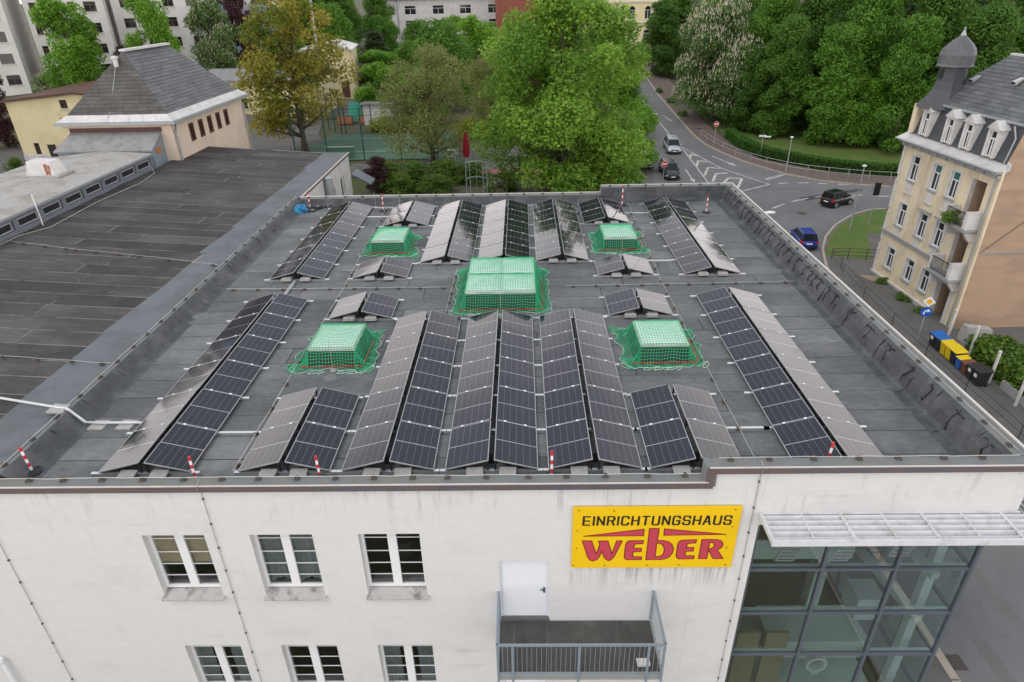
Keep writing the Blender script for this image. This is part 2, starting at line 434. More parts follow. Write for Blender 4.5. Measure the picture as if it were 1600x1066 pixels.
g_fac = glass_mat('tinted_facade_glass', (.80, .86, .855), base=.17)
# ------------------------------------------------------------------ ground, roads, pavements
def ground_mesh():
    xs = np.unique(np.concatenate([np.arange(-420, -140, 20), np.arange(-140, 140, 3.0), np.arange(140, 421, 20)]))
    ys = np.unique(np.concatenate([np.arange(-60, 0, 6), np.arange(0, 160, 3.0), np.arange(160, 900, 20)]))
    v = []; f = []
    for y in ys:
        for x in xs:
            z = gz(x, y)
            z -= .08
            v.append((x, y, z))
    n = len(xs)
    for j in range(len(ys) - 1):
        for i in range(n - 1):
            f.append((j * n + i, j * n + i + 1, (j + 1) * n + i + 1, (j + 1) * n + i))
    me = bpy.data.meshes.new('ground'); me.from_pydata(v, [], f); me.materials.append(m_soil)
    me.polygons.foreach_set('use_smooth', [True] * len(f)); me.update()
    return me
struct(link('ground', ground_mesh()))

def sheet(name, poly, dz, material, zf=None, thick=0., side_mat=None):
    """flat sheet following the terrain; thick > 0 gives it a kerb-like edge"""
    bm = bmesh.new()
    vs_ = [bm.verts.new((x, y, 0)) for x, y in poly]
    fc = bm.faces.new(vs_)
    if fc.normal.z < 0: bmesh.ops.reverse_faces(bm, faces=[fc])
    cuts = [57, 130] if zf is None else []
    if zf is not None:
        ylo = min(p[1] for p in poly); yhi = max(p[1] for p in poly); xlo = min(p[0] for p in poly); xhi = max(p[0] for p in poly)
        cuts = list(np.arange(math.floor(ylo / 2) * 2 + 2, yhi, 2.0))
        for x in np.arange(math.floor(xlo / 2) * 2 + 2, xhi, 2.0):
            bmesh.ops.bisect_plane(bm, geom=bm.verts[:] + bm.edges[:] + bm.faces[:], plane_co=(x, 0, 0), plane_no=(1, 0, 0))
    for y in cuts:
        bmesh.ops.bisect_plane(bm, geom=bm.verts[:] + bm.edges[:] + bm.faces[:], plane_co=(0, y, 0), plane_no=(0, 1, 0))
    h = zf or (lambda x, y: street_z(y))
    for v in bm.verts: v.co.z = h(v.co.x, v.co.y) + dz
    if thick:
        r = bmesh.ops.extrude_face_region(bm, geom=[f for f in bm.faces])
        top = [g for g in r['geom'] if isinstance(g, bmesh.types.BMVert)]
        for v in top: v.co.z += thick
    bmesh.ops.recalc_face_normals(bm, faces=bm.faces)
    me = bpy.data.meshes.new(name); bm.to_mesh(me); bm.free()
    me.materials.append(material)
    if side_mat:
        me.materials.append(side_mat)
        for p in me.polygons:
            if abs(p.normal.z) < .5: p.material_index = 1
    return struct(link(name, me))

kerbR = [(30.6, 150), (29.6, 131), (28.9, 111), (29.0, 101.5), (29.1, 92), (29.2, 84.6), (29.7, 79.7), (31, 75.4), (32.7, 71.6), (34.6, 68.8), (36.2, 66.5), (39.3, 63.9), (42.9, 62.3), (46.4, 61.4), (54, 60.2), (80, 59)]
leftK = [(18.8, -40), (18.8, 30), (19.3, 52), (20.2, 66), (20.4, 80), (20.9, 110), (22.5, 131), (24, 150)]
street = sheet('street', leftK + kerbR + [(80, -40)], .0, m_asphalt)
innerR = [(36.5, 150), (34.2, 133), (32.6, 110), (32.3, 93), (32.9, 83), (33.6, 76.5), (35.3, 72.2), (38.7, 69.3), (41.6, 67), (44.5, 65.6), (48.3, 64.4), (56, 63.4), (80, 62)]
pav1 = sheet('pavement', kerbR + innerR[::-1], -.05, m_pave_brick, thick=.17, side_mat=m_kerb)
pav2 = sheet('pavement', [(x - .002, y) for x, y in leftK] + [(19.5, 150), (16.9, 110), (16.8, 66), (16.4, 30), (16.4, -40)], -.05, m_pave, thick=.17, side_mat=m_kerb)
isl = [(29.2, -40), (29.4, 18.7), (29.2, 35.9), (29.8, 38.4), (31.1, 42.4), (32.8, 45.8), (35.1, 49.1), (38.3, 52.4), (40.8, 53.9), (42.5, 54.1), (80, 54.4), (80, -40)]
pav3 = sheet('pavement', isl, -.05, m_pave, thick=.17, side_mat=m_kerb)
sheet('lawn', [(30.7, 40.9), (31.4, 42.3), (33.1, 45.6), (35.4, 48.8), (38.5, 52.0), (40.9, 53.5), (42.6, 53.7), (70, 53.9), (70, 44), (36.9, 46.4), (34.2, 39.6)], .126, m_grass)
# kerb stones along the two visible kerbs
def stones(name, pts, dz, step=1.0, wd=.16, parent=None):
    st = []
    acc = 0
    P = [Vector((x, y, 0)) for x, y in pts]
    for a, b in zip(P, P[1:]):
        n = max(1, int(round((b - a).length / step)))
        for i in range(n):
            p = a.lerp(b, (i + .02) / n); q = a.lerp(b, (i + .98) / n)
            m = MB(); d = (q - p).normalized(); s = Vector((-d.y, d.x, 0)) * wd / 2
            zp = street_z(p.y) + dz; zq = street_z(q.y) + dz
            c = [p - s, p + s, q + s, q - s]
            zz = [zp, zp, zq, zq]
            m.hull8([(v.x, v.y, z - .2) for v, z in zip(c, zz)] + [(v.x, v.y, z + rnd.uniform(-.004, .004)) for v, z in zip(c, zz)])
            o = m.build('kerb_stone', m_kerb, parent); st.append(o)
    return st
stones('k', kerbR[1:14], .135, 1.6, .3, pav1)
stones('k', isl[2:10], .135, 1.5, .22, pav3)
stones('k', [(18.8, -12), (18.8, 16)], .135, 1.5, .3, pav2)
# garden and court levels behind the shop
sheet('sports_court', [(-20, 74), (-3, 74), (-4.5, 60), (-13.9, 60), (-22, 60)], .02, m_court, gz)
sheet('garden_path', [(-14, 52.5), (9, 52.5), (9, 59.6), (3, 64), (-3, 66), (-4, 60), (-14, 58.4)], .015, m_pave, gz)
sheet('red_paving', [(-2.2, 53.3), (6, 53.0), (6, 54.6), (-2.2, 54.6)], .03, m_redpave, gz)
sheet('courtyard', [(-58, 50), (-26, 50), (-16, 60), (-22, 74), (-24, 84), (-16, 92), (-24, 100), (-60, 82)], .015, m_pave, gz)
# soil strip in front of the court
sheet('planting_strip', [(-13.5, 59.7), (-4.6, 59.4), (-4.6, 58.7), (-13.0, 58.0)], .03, mat('bark_mulch', (.10, .06, .04), .95, .3, 8), gz)
# park lawn under the trees
sheet('park_lawn', [(x + .9, y + 1.0) for x, y in innerR[2:-1]] + [(90, 64), (90, 130), (40, 130)], -.03, m_grass, lambda x, y: street_z(y) + .05 * max(0, y - 70) * 0 )
# path strip through the lawn island
# road paint
def paint(pts, dz=.006):
    m = MB(); m.poly([(x, y, street_z(y) + dz) for x, y in pts])
    return m.build('road_marking', m_mark, street)
def pline(a, b, wd=.14):
    a = Vector((*a, 0)); b = Vector((*b, 0)); out = []
    segs = [a]
    if (a.y - 57) * (b.y - 57) < 0: segs.append(a.lerp(b, (57 - a.y) / (b.y - a.y)))
    segs.append(b)
    for p, q in zip(segs, segs[1:]):
        d = (q - p).normalized(); s = Vector((-d.y, d.x, 0)) * wd / 2
        out.append((paint([(p - s)[:2], (p + s)[:2], (q + s)[:2], (q - s)[:2]])))
    return out
for a, b in (((34.4, 63.3), (35.6, 63.4)), ((36.7, 63.4), (37.9, 63.3)), ((38.9, 63.1), (39.9, 62.9)), ((41.1, 62.6), (42.3, 62.4)),
             ((29.2, 52.0), (30.0, 53.6)), ((31.0, 55.1), (32.9, 56.7)), ((33.9, 57.4), (36.0, 58.3)), ((36.9, 58.6), (38.4, 59.1)), ((40.4, 59.1), (42.2, 59.0)), ((43.4, 58.7), (45.0, 58.5)), ((46.5, 58.3), (48.5, 58.1))):
    pline(a, b, .2)
for a, b in (((25.6, 96), (25.9, 85)), ((26.3, 78.8), (26.4, 62.0)), ((26.3, 78.8), (29.3, 69.1)), ((29.3, 69.1), (33.3, 63.0)), ((33.3, 63.0), (29.1, 60.7)), ((25.4, 130), (25.5, 118)), ((25.5, 112), (25.55, 103))):
    pline(a, b, .17)
for pts in (((26.4, 73.7), (26.9, 75.3), (27.5, 74.6)), ((26.4, 70.1), (27.2, 72.4), (28.2, 71.8)), ((26.6, 66.6), (27.8, 69.7), (29.1, 69.1)), ((27.0, 64.3), (28.1, 67.1), (29.6, 67.4)), ((28.0, 63.5), (29.2, 65.5), (30.7, 65.2), (29.4, 62.2))):
    for a, b in zip(pts, pts[1:]): pline(a, b, .32)
for i in range(6):
    t = i / 5; x, y = 33.6 + 2.5 * t, 64.9 + 1.5 * t
    pline((x - .1, y - .08), (x + .16, y + .1), .55)
def arrow(a, b, hw=.34):
    a = Vector((*a, 0)); b = Vector((*b, 0)); d = (b - a).normalized(); s = Vector((-d.y, d.x, 0)); k = b - d * 1.3
    (paint([(a - s * .09)[:2], (a + s * .09)[:2], (k + s * .09)[:2], (k - s * .09)[:2]]))
    (paint([(k - s * hw)[:2], b[:2], (k + s * hw)[:2]]))
arrow((24.8, 69.0), (24.8, 64.0)); arrow((29.4, 74.3), (31.4, 69.9)); arrow((27.1, 96.2), (27.7, 92.4))
# darker tar patches and an iron cover
def disc(name, x, y, r, z, material, h=.02):
    m = MB(); m.lathe([(r, 0), (r, h)], 18, x, y, z); return struct(m.build(name, material))
disc('manhole_cover', 33.4, 53.2, .45, -10.195, m_hold); disc('manhole_cover', 30.9, 87.5, .5, street_z(87.5) + .118, m_hold)
sheet('road_patch', [(35.5, 57.5), (43, 60.5), (43, 61.1), (35, 58.5)], .003, mat('tar_patch', (.06, .06, .062), .85, .1, 8))
sheet('drain_grate_patch', [(31.6, 36.4), (33.4, 36.0), (33.2, 34.6), (31.9, 35.2)], .126, mat('sandy_patch', (.30, .24, .18), .95, .2, 6))

# ------------------------------------------------------------------ the furniture shop (main building)
YF = -.65
shop = thing('store_building', 'large white rendered store building with flat grey felt roof in the foreground', 'building', (0, 0, -10.2))
def part(o, parent=None):
    """keeps world coordinates while parenting to a thing that stands at the street level"""
    o.parent = parent or shop
    if parent is None: o.location = Vector(o.location) - Vector(shop.location)
    return o
def wall_open(m, xs, zs, holes, y, depth, mi=0, rev=1):
    """wall plane facing -y with rectangular holes (x0,z0,x1,z1) and reveals"""
    X = sorted(set([xs[0], xs[1]] + [h[0] for h in holes] + [h[2] for h in holes]))
    Z = sorted(set([zs[0], zs[1]] + [h[1] for h in holes] + [h[3] for h in holes]))
    for i in range(len(X) - 1):
        for j in range(len(Z) - 1):
            cx = (X[i] + X[i + 1]) / 2; cz = (Z[j] + Z[j + 1]) / 2
            if any(h[0] < cx < h[2] and h[1] < cz < h[3] for h in holes): continue
            m.poly([(X[i], y, Z[j]), (X[i + 1], y, Z[j]), (X[i + 1], y, Z[j + 1]), (X[i], y, Z[j + 1])], mi)
    for a, b, c, d in holes:
        m.poly([(a, y, b), (a, y, d), (a, y + depth, d), (a, y + depth, b)], rev)
        m.poly([(c, y, d), (c, y, b), (c, y + depth, b), (c, y + depth, d)], rev)
        m.poly([(a, y, d), (c, y, d), (c, y + depth, d), (a, y + depth, d)], rev)
        m.poly([(c, y, b), (a, y, b), (a, y + depth, b), (c, y + depth, b)], rev)

WX = [(-5.43, -3.82), (-2.66, -1.06), (.11, 1.70)]
holes = []
for zt, zb in ((-1.35, -3.56), (-5.62, -7.8)):
    for a, b in WX: holes.append((a, zb, b, zt))
door_h = (3.66, -4.56, 4.97, -2.34); door2_h = (3.66, -9.3, 4.97, -7.02)
m = MB()
wall_open(m, (-14, 8.75), (-10.4, .14), holes + [door_h, door2_h], YF, .3, 0, 0)
m.poly([(8.752, YF, -10.4), (10.15, YF, -10.4), (10.15, YF, -1.12), (8.752, YF, -1.12)])
m.poly([(8.752, YF, -1.12), (16.35, YF, -1.12), (16.35, YF, .58), (8.752, YF, .58)])
m.poly([(10.15, YF, -10.4), (10.15, YF + .45, -10.4), (10.15, YF + .45, -1.12), (10.15, YF, -1.12)])
m.poly([(10.15, YF, -1.12), (16.35, YF, -1.12), (16.35, YF + .45, -1.12), (10.15, YF + .45, -1.12)])
m.poly([(16.35, YF, -1.12), (16.35, 24.4, -1.12), (16.35, 24.4, .58), (16.35, YF, .58)])
m.poly([(16.35, 6.5, -10.4), (16.35, 24.4, -10.4), (16.35, 24.4, -1.12), (16.35, 6.5, -1.12)])
m.poly([(-8.6, 24.4, -10.4), (16.35, 24.4, -10.4), (16.35, 24.4, .3), (-8.6, 24.4, .3)])
part(m.build('facade_wall', m_plaster))

# windows of the front
def front_window(x0, x1, z0, z1, style, k):
    yf = YF + .2
    f = MB(); fw_ = .075; zs_ = z0 + .10
    f.box(x0, yf, zs_, x0 + fw_, yf + .07, z1); f.box(x1 - fw_, yf, zs_, x1, yf + .07, z1)
    f.box(x0 + fw_, yf, zs_, x1 - fw_, yf + .07, zs_ + fw_ + .03); f.box(x0 + fw_, yf, z1 - fw_, x1 - fw_, yf + .07, z1)
    xm = (x0 + x1) / 2; f.box(xm - .115, yf - .012, zs_ + fw_ + .03, xm + .115, yf + .06, z1 - fw_)
    H = z1 - zs_
    for t in (.16, .385, .59, .79):
        zz = z1 - H * t
        for a, b in ((x0 + fw_, xm - .115), (xm + .115, x1 - fw_)): f.box(a, yf + .022, zz - .010, b, yf + .044, zz + .010)
    wo = part(f.build('window', m_wfr))
    for a, b in ((x0 + fw_, xm - .115), (xm + .115, x1 - fw_)):
        p = MB(); p.box(a, yf + .03, zs_ + fw_, b, yf + .036, z1 - fw_); p.build('pane', g_win, wo)
    s = MB(); s.hull8([(x0 - .04, YF - .12, z0 - .08), (x1 + .04, YF - .12, z0 - .08), (x1 + .01, yf + .01, z0 + .03), (x0 - .01, yf + .01, z0 + .03),
                       (x0 - .04, YF - .12, z0 - .035), (x1 + .04, YF - .12, z0 - .035), (x1 + .01, yf + .01, z0 + .075), (x0 - .01, yf + .01, z0 + .075)])
    s.build('sill', mat('dirty_metal_sill', (.42, .41, .40), .6, .1, 4, (.12, .11, .10), .75, 3.2, thr=(.5, .66)), wo)
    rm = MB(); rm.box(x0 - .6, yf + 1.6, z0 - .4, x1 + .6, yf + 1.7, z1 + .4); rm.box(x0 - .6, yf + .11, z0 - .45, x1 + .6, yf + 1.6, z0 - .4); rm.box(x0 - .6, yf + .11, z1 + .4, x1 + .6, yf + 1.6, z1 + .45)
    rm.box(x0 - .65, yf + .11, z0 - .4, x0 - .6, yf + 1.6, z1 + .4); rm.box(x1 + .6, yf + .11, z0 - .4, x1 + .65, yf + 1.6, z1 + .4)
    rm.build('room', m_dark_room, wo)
    c = MB()
    if style == 'blind':
        c.box(x0 + .03, yf + .10, z1 - H * .60, x1 - .03, yf + .12, z1); c.build('roller_blind', m_beige, wo)
        t = MB(); t.box(x0, yf + .13, z0 - .02, x1, yf + .4, z0 + .10); t.build('inner_sill', m_trimgrey, wo)
    elif style == 'net':
        n = 40
        for i in range(n):
            a = x0 + (x1 - x0) * i / n; b = x0 + (x1 - x0) * (i + 1) / n
            ya = yf + .13 + .02 * math.sin(i * 1.3); yb = yf + .13 + .02 * math.sin((i + 1) * 1.3)
            sag = lambda x: .10 + .22 * abs(math.sin((x - x0) / (x1 - x0) * PI * 2)) if True else 0
            c.poly([(a, ya, z0 + sag(a)), (b, yb, z0 + sag(b)), (b, yb, z1), (a, ya, z1)])
        c.build('net_curtain', m_net_curtain, wo)
    elif style == 'drapes':
        for side in (0, 1):
            for i in range(14):
                q = .34 * (x1 - x0); a0 = x0 if side == 0 else x1 - q
                a = a0 + q * i / 14; b = a0 + q * (i + 1) / 14
                ya = yf + .13 + .035 * math.sin(i * 2.1); yb = yf + .13 + .035 * math.sin((i + 1) * 2.1)
                c.poly([(a, ya, z0), (b, yb, z0), (b, yb, z1), (a, ya, z1)])
        c.build('curtain', m_net_curtain, wo)
    elif style == 'desk':
        c.box(x0 + .05, yf + .15, z0 - .05, x1 - .05, yf + .34, z0 + .16); c.build('radiator', m_trimgrey, wo)
        t = MB(); t.lathe([(.0, 0), (.34, .05), (.38, .35), (.30, .55), (.0, .6)], 14, xm + .1, yf + .9, z0 + .5); t.build('chair_back', m_black, wo)
    return wo
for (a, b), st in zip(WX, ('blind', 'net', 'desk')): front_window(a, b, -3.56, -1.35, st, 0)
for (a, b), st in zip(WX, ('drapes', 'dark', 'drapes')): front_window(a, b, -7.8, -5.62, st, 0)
# doors
for (a, b, c, d) in (door_h, door2_h):
    f = MB(); y = YF + .06
    f.box(a, y, b + .06, a + .05, y + .08, d); f.box(c - .05, y, b + .06, c, y + .08, d); f.box(a + .05, y, d - .05, c - .05, y + .08, d)
    f.box(a + .055, y + .02, b + .06, c - .055, y + .06, d - .055)
    o = part(f.build('door', m_door))
    h = MB(); h.box(c - .155, y - .02, b + 1.0, c - .115, y + .019, b + 1.17); h.bar((c - .135, y - .03, b + 1.12), (c - .24, y - .03, b + 1.12), .02, .02); h.build('handle', m_black, o)
    s = MB(); s.box(a - .01, YF - .02, b - .03, c + .01, y + .1, b + .058); s.build('threshold', m_pave, o)
# balcony
bal = MB(); bal.box(3.62, -2.24, -4.78, 7.75, YF - .002, -4.62); bal.box(3.6, -2.27, -4.80, 7.77, -2.242, -4.60)
bal = part(bal.build('balcony', m_galv))
for i, (a, b) in enumerate(((3.64, 4.02), (4.035, 4.90), (4.915, 5.86), (5.875, 6.82), (6.835, 7.73))):
    p = MB(); p.box(a, -2.23, -4.618, b, YF - .03, -4.595 + .002 * (i % 2)); p.build('floor_panel', mat('damp_grey_board', (.062, .06, .056), .8, .25, 3, (.10, .095, .085), .6, 1.2, rand=.12), bal)
rl = MB(); zt = -3.46; zb = -4.76; yo = -2.27
rl.bar((3.6, yo, zt), (7.77, yo, zt), .06, .045); rl.bar((3.6, yo, -4.52), (7.77, yo, -4.52), .03, .03)
for x in (3.62, 7.75):
    rl.bar((x, yo, zt), (x, YF, zt), .06, .045); rl.bar((x, yo, -4.52), (x, YF, -4.52), .03, .03)
    for i in range(1, 13): y = yo + (YF - yo) * i / 13; rl.bar((x, y, -4.52), (x, y, zt - .02), .012, .012)
for x in (3.63, 4.0, 5.65, 7.36, 7.74): rl.bar((x, yo - .03, zb - .06), (x, yo, zt - .02), .06, .04, up=(0, 1, 0))
for i in range(1, 34): x = 3.63 + 4.11 * i / 34; rl.bar((x, yo, -4.52), (x, yo, zt - .02), .012, .012)
rl.bar((3.62, YF - .02, -4.55), (3.62, YF - .02, -3.48), .06, .04, up=(0, 1, 0)); rl.bar((7.75, YF - .02, -4.55), (7.75, YF - .02, -3.48), .06, .04, up=(0, 1, 0))
rl.build('railing', m_bluegrey, bal)
bx = thing('lamp_housing', 'small white box lying in the corner of the balcony floor', 'box', (7.33, -1.98, -4.594))
q = MB(); q.box(-.15, -.08, 0, .15, .08, .08); q.build('housing', m_white, bx); q = MB(); q.box(-.17, -.1, .08, .17, .1, .095); q.build('lid', m_trim, bx)

# glazed front on the right
YW = YF
YF = -.35
gx = [10.28, 12.22, 14.15, 16.12]; gzv = [-10.2, -8.2, -6.45, -4.7, -3.0, -1.12]
fr = MB(); y0 = YF - .06; y1 = YF + .06
for x in gx: fr.box(x - .04, y0, -10.2, x + .04, y1, -1.12)
for z in gzv[1:]:
    for a, b in zip(gx, gx[1:]): fr.box(a + .041, y0 + .012, z - .04, b - .041, y1 - .012, z + .04)
for yy in (1.1, 2.9, 4.7, 6.5): fr.box(16.08, yy - .04, -10.2, 16.20, yy + .04, -1.12)
for z in gzv[1:]:
    for a, b in ((YF + .07, 1.05), (1.15, 2.85), (2.95, 4.65), (4.75, 6.45)): fr.box(16.09, a, z - .04, 16.19, b, z + .04)
gf = part(fr.build('glass_facade', m_mull))
for a, b in zip(gx, gx[1:]):
    for c, d in zip(gzv, gzv[1:]):
        p = MB(); tl = rnd.uniform(-.006, .006); p.hull8([(a + .04, YF + tl, c + .04), (b - .04, YF + tl * .5, c + .04), (b - .04, YF + tl * .5 + .012, c + .04), (a + .04, YF + tl + .012, c + .04), (a + .04, YF, d - .04), (b - .04, YF, d - .04), (b - .04, YF + .012, d - .04), (a + .04, YF + .012, d - .04)])
        p.build('pane', g_fac, gf)
for a, b in ((YF + .07, 1.06), (1.14, 2.86), (2.94, 4.66), (4.74, 6.46)):
    for c, d in zip(gzv, gzv[1:]):
        p = MB(); p.box(16.132, a, c + .04, 16.144, b, d - .04); p.build('pane', g_fac, gf)
# interior of the showroom behind the glass
it = MB()
it.box(9.9, 6.6, -10.2, 15.8, 6.7, -1.2); it.box(9.85, YF + .15, -10.2, 9.9, 6.6, -1.2); it.box(9.9, 2.2, -4.95, 15.7, 6.6, -4.7); it.box(9.9, 3.0, -8.9, 15.7, 6.6, -8.7); it.box(9.9, -.4, -1.2, 15.8, 6.6, -1.1)
part(it.build('showroom_wall', mat('grey_showroom_paint', (.11, .115, .115), .9, .1, 2)))
it = MB()
it.box(10.9, 1.6, -4.72, 14.2, 1.66, -3.95); it.box(14.2, 1.6, -4.72, 14.26, 3.4, -3.65); it.box(13.9, 2.6, -10.2, 14.3, 3.0, -1.2); it.box(15.45, .1, -10.2, 15.7, .35, -1.2)
it.box(14.4, .9, -6.6, 15.2, 1.7, -5.7); it.box(10.4, -.2, -10.2, 15.8, 6.6, -10.0); it.box(12.2, 1.2, -8.8, 15.4, 2.6, -8.0); 
for z in gzv[1:-1]: it.box(10.3, YF + .065, z + .0, 16.05, YF + .15, z + .05)
it.bar((15.6, 0, -2.0), (14.6, 5.5, -2.0), .25, .2); it.bar((15.6, 0, -3.7), (14.6, 5.5, -3.7), .25, .2); it.bar((15.6, 0, -5.4), (14.6, 5.5, -5.4), .25, .2)
part(it.build('showroom_balustrade', m_pale_room))
pn = MB(); pn.box(11.0, .9, -10, 11.7, 1.0, -7.2); pn.box(11.9, .9, -10, 12.6, 1.0, -7.2); part(pn.build('display_panel', m_beige))
for (x, y, z) in ((12.0, 1.2, -4.0), (13.6, 1.2, -4.0), (14.9, .7, -3.3)):
    k = MB()
    for i in range(4): k.bar((x - .25 + i * .05, y, z - .35 + i * .14), (x + .25 + i * .05, y, z - .35 + i * .14), .04, .04)
    k.bar((x - .25, y, z - .36), (x - .1, y, z + .1), .04, .04); k.bar((x + .25, y, z - .36), (x + .4, y, z + .1), .04, .04)
    o = k.build('wall_rack', m_white); tag(o, {12.0: 'pale rack behind the first column of facade glass', 13.6: 'pale rack behind the middle column of facade glass', 14.9: 'pale slatted rack near the glass corner by the street'}[x], 'rack', 'racks behind the glass front')
lv = thing('ring_sculpture', 'white ring shaped ornament standing behind the lowest glass panes', 'ornament', (13.3, .35, -7.85))
k = MB(); n = 24
for i in range(n):
    t0 = 2 * PI * i / n; t1 = 2 * PI * (i + 1) / n
    k.hull8([(math.cos(t) * r, yy, math.sin(t) * r) for yy in (-.1, .1) for t, r in ((t0, .24), (t1, .24), (t1, .33), (t0, .33))])
k.build('ring', m_white, lv); k = MB(); k.box(-.12, -.1, -.45, .12, .1, -.31); k.build('foot', m_white, lv)

YF = YW
# sun louvre over the glass
sl = MB(); zl = -.78
for x in (10.14, 12.05, 14.0, 15.92, 17.2): sl.bar((x, YF, zl), (x, -1.56, zl), .07, .13)
for x in (11.1, 13.03, 14.97): sl.bar((x, YF, zl + .03), (x, -1.52, zl + .03), .035, .06)
sl.box(10.1, -1.62, zl - .085, 13.07, -1.56, zl + .085); sl.box(13.075, -1.62, zl - .085, 17.3, -1.56, zl + .085); sl.box(10.1, YF - .06, zl - .02, 16.4, YF - .003, zl + .07)
for y in (.6, 2.6, 4.6, 6.4): sl.bar((16.36, y, zl), (17.25, y, zl), .07, .13)
sl.box(17.22, -1.5, zl - .08, 17.3, 6.5, zl + .08)
sl = part(sl.build('sun_louvre', m_louv))
for i in range(5):
    y = YF - .12 - i * .175
    k = MB()
    for a, b in ((10.18, 12.01), (12.09, 13.96), (14.04, 15.88), (15.96, 17.16)):
        k.hull8([(a, y - .055, zl - .045), (b, y - .055, zl - .045), (b, y + .02, zl + .05), (a, y + .02, zl + .05), (a, y - .065, zl - .03), (b, y - .065, zl - .03), (b, y + .01, zl + .065), (a, y + .01, zl + .065)])
    k.build('slat', m_louv, sl)
for i in range(5):
    x = 16.48 + i * .16; k = MB(); k.hull8([(x + .10, -1.4, zl - .05), (x + .10, 6.4, zl - .05), (x - .03, 6.4, zl + .05), (x - .03, -1.4, zl + .05), (x + .10, -1.4, zl - .035), (x + .10, 6.4, zl - .035), (x - .03, 6.4, zl + .065), (x - .03, -1.4, zl + .065)]); k.build('slat', m_louv, sl)

# ------------------------------------------------------------------ flat roof of the shop
rd = MB(); rd.box(-8.6, -.5, -.3, 16.0, 24.2, -.022); part(rd.build('roof_deck', m_felt_base))
def felt_rows(x0, x1, y0, y1, zf, mats_, wd=1.0, gap=.026, lens=(3.5, 7.5), parent=None, name='roofing_sheet', th=.02):
    y = y0; k = 0
    while y < y1 - .1:
        ye = min(y + wd, y1); x = x0
        while x < x1 - .05:
            l = rnd.uniform(*lens)
            if x == x0: l *= rnd.uniform(.3, 1)
            xe = x + l
            if x1 - xe < 1.2: xe = x1
            q = MB(); g = gap / 2; dz = rnd.uniform(-.003, .003); dy = rnd.uniform(-.012, .012)
            c = [(x + g, y + g + dy), (xe - g, y + g + dy * .3), (xe - g, ye - g), (x + g, ye - g)]
            q.hull8([(a, b, zf(a) - th) for a, b in c] + [(a, b, zf(a) + dz) for a, b in c])
            part(q.build(name, mats_[0] if rnd.random() > .12 else mats_[1]))
            x = xe
        y = ye; k += 1
m_felt2 = mat('bitumen_felt_dark', (.102, .11, .114), .9, .28, 7, (.175, .18, .182), .75, .5, .5, 130, rand=.10)
felt_rows(-8.28, 15.55, -.32, 23.75, lambda x: 0, (m_felt, m_felt2))
# upstands: left kerb, far wall, right parapet, front edge
def upstand_strip(axis, a, b, prof, step=2.2, name='upstand_sheet', material=m_upstand, wob=.02):
    """strip of membrane along an axis; prof = list of (offset, z)"""
    t = a
    while t < b - .05:
        e = min(t + step * rnd.uniform(.85, 1.15), b)
        if b - e < .6: e = b
        q = MB(); nn = 7
        P = []
        for i in range(nn + 1):
            s_ = t + .004 + (e - t - .008) * i / nn
            P.append([(o + (rnd.uniform(-wob, wob) if 0 < j < len(prof) - 1 else 0), s_, z + (rnd.uniform(-wob, wob) if 0 < j < len(prof) - 1 else 0)) for j, (o, z) in enumerate(prof)])
        mp_ = (lambda p: p) if axis == 'y' else (lambda p: (p[1], p[0], p[2]))
        for i in range(nn):
            for j in range(len(prof) - 1):
                q.poly([mp_(P[i][j]), mp_(P[i][j + 1]), mp_(P[i + 1][j + 1]), mp_(P[i + 1][j])])
        part(q.build(name, material))
        t = e
upstand_strip('y', -.35, 23.8, [(15.25, .002), (15.5, .02), (15.62, .10), (15.72, .42), (15.86, .66), (15.95, .76)], 1.0)
upstand_strip('y', -.35, 23.9, [(-7.95, .002), (-8.22, .02), (-8.34, .12), (-8.5, .32), (-8.62, .41)], 1.7)
upstand_strip('x', -8.4, 8.88, [(23.45, .002), (23.7, .02), (23.86, .12), (23.95, .34)], 2.0)
upstand_strip('x', 8.9, 15.9, [(23.45, .002), (23.7, .02), (23.86, .12), (23.93, .45), (23.95, .74)], 1.3)
upstand_strip('x', -8.5, 8.7, [(-.05, .002), (-.22, .02), (-.32, .12), (-.40, .31)], 2.0, material=m_flash)
upstand_strip('x', 8.8, 15.9, [(-.05, .002), (-.22, .02), (-.30, .2), (-.38, .74)], 1.5, material=m_flash)
# tar runs on the right parapet
tr_ = MB()
y = .3
while y < 23.6:
    n = 5; yy = y + rnd.uniform(-.1, .1); p = []
    z = .70; xo = 15.86
    for i in range(n):
        u = i / (n - 1); zz = .70 - u * rnd.uniform(.35, .62); xx = 15.55 + (zz - 0) / .76 * .36 + (.0 if zz > .4 else .02)
        p.append((np.interp(zz, [0, .1, .42, .66, .76], [15.5, 15.62, 15.72, 15.86, 15.95]) - .016, yy + rnd.uniform(-.09, .09), zz))
    tr_.tube(p, [rnd.uniform(.012, .03) for _ in p], 5)
    xx = np.interp(.66, [.42, .66], [15.72, 15.86]) - .02
    tr_.tube([(xx + rnd.uniform(-.01, .02), yy - .25 + .12 * i, .64 + rnd.uniform(-.05, .05)) for i in range(5)], [rnd.uniform(.01, .032) for _ in range(5)], 5)
    y += rnd.uniform(.45, .75) if y > 9 else rnd.uniform(.9, 1.4)
part(tr_.build('tar_seam', m_tar))
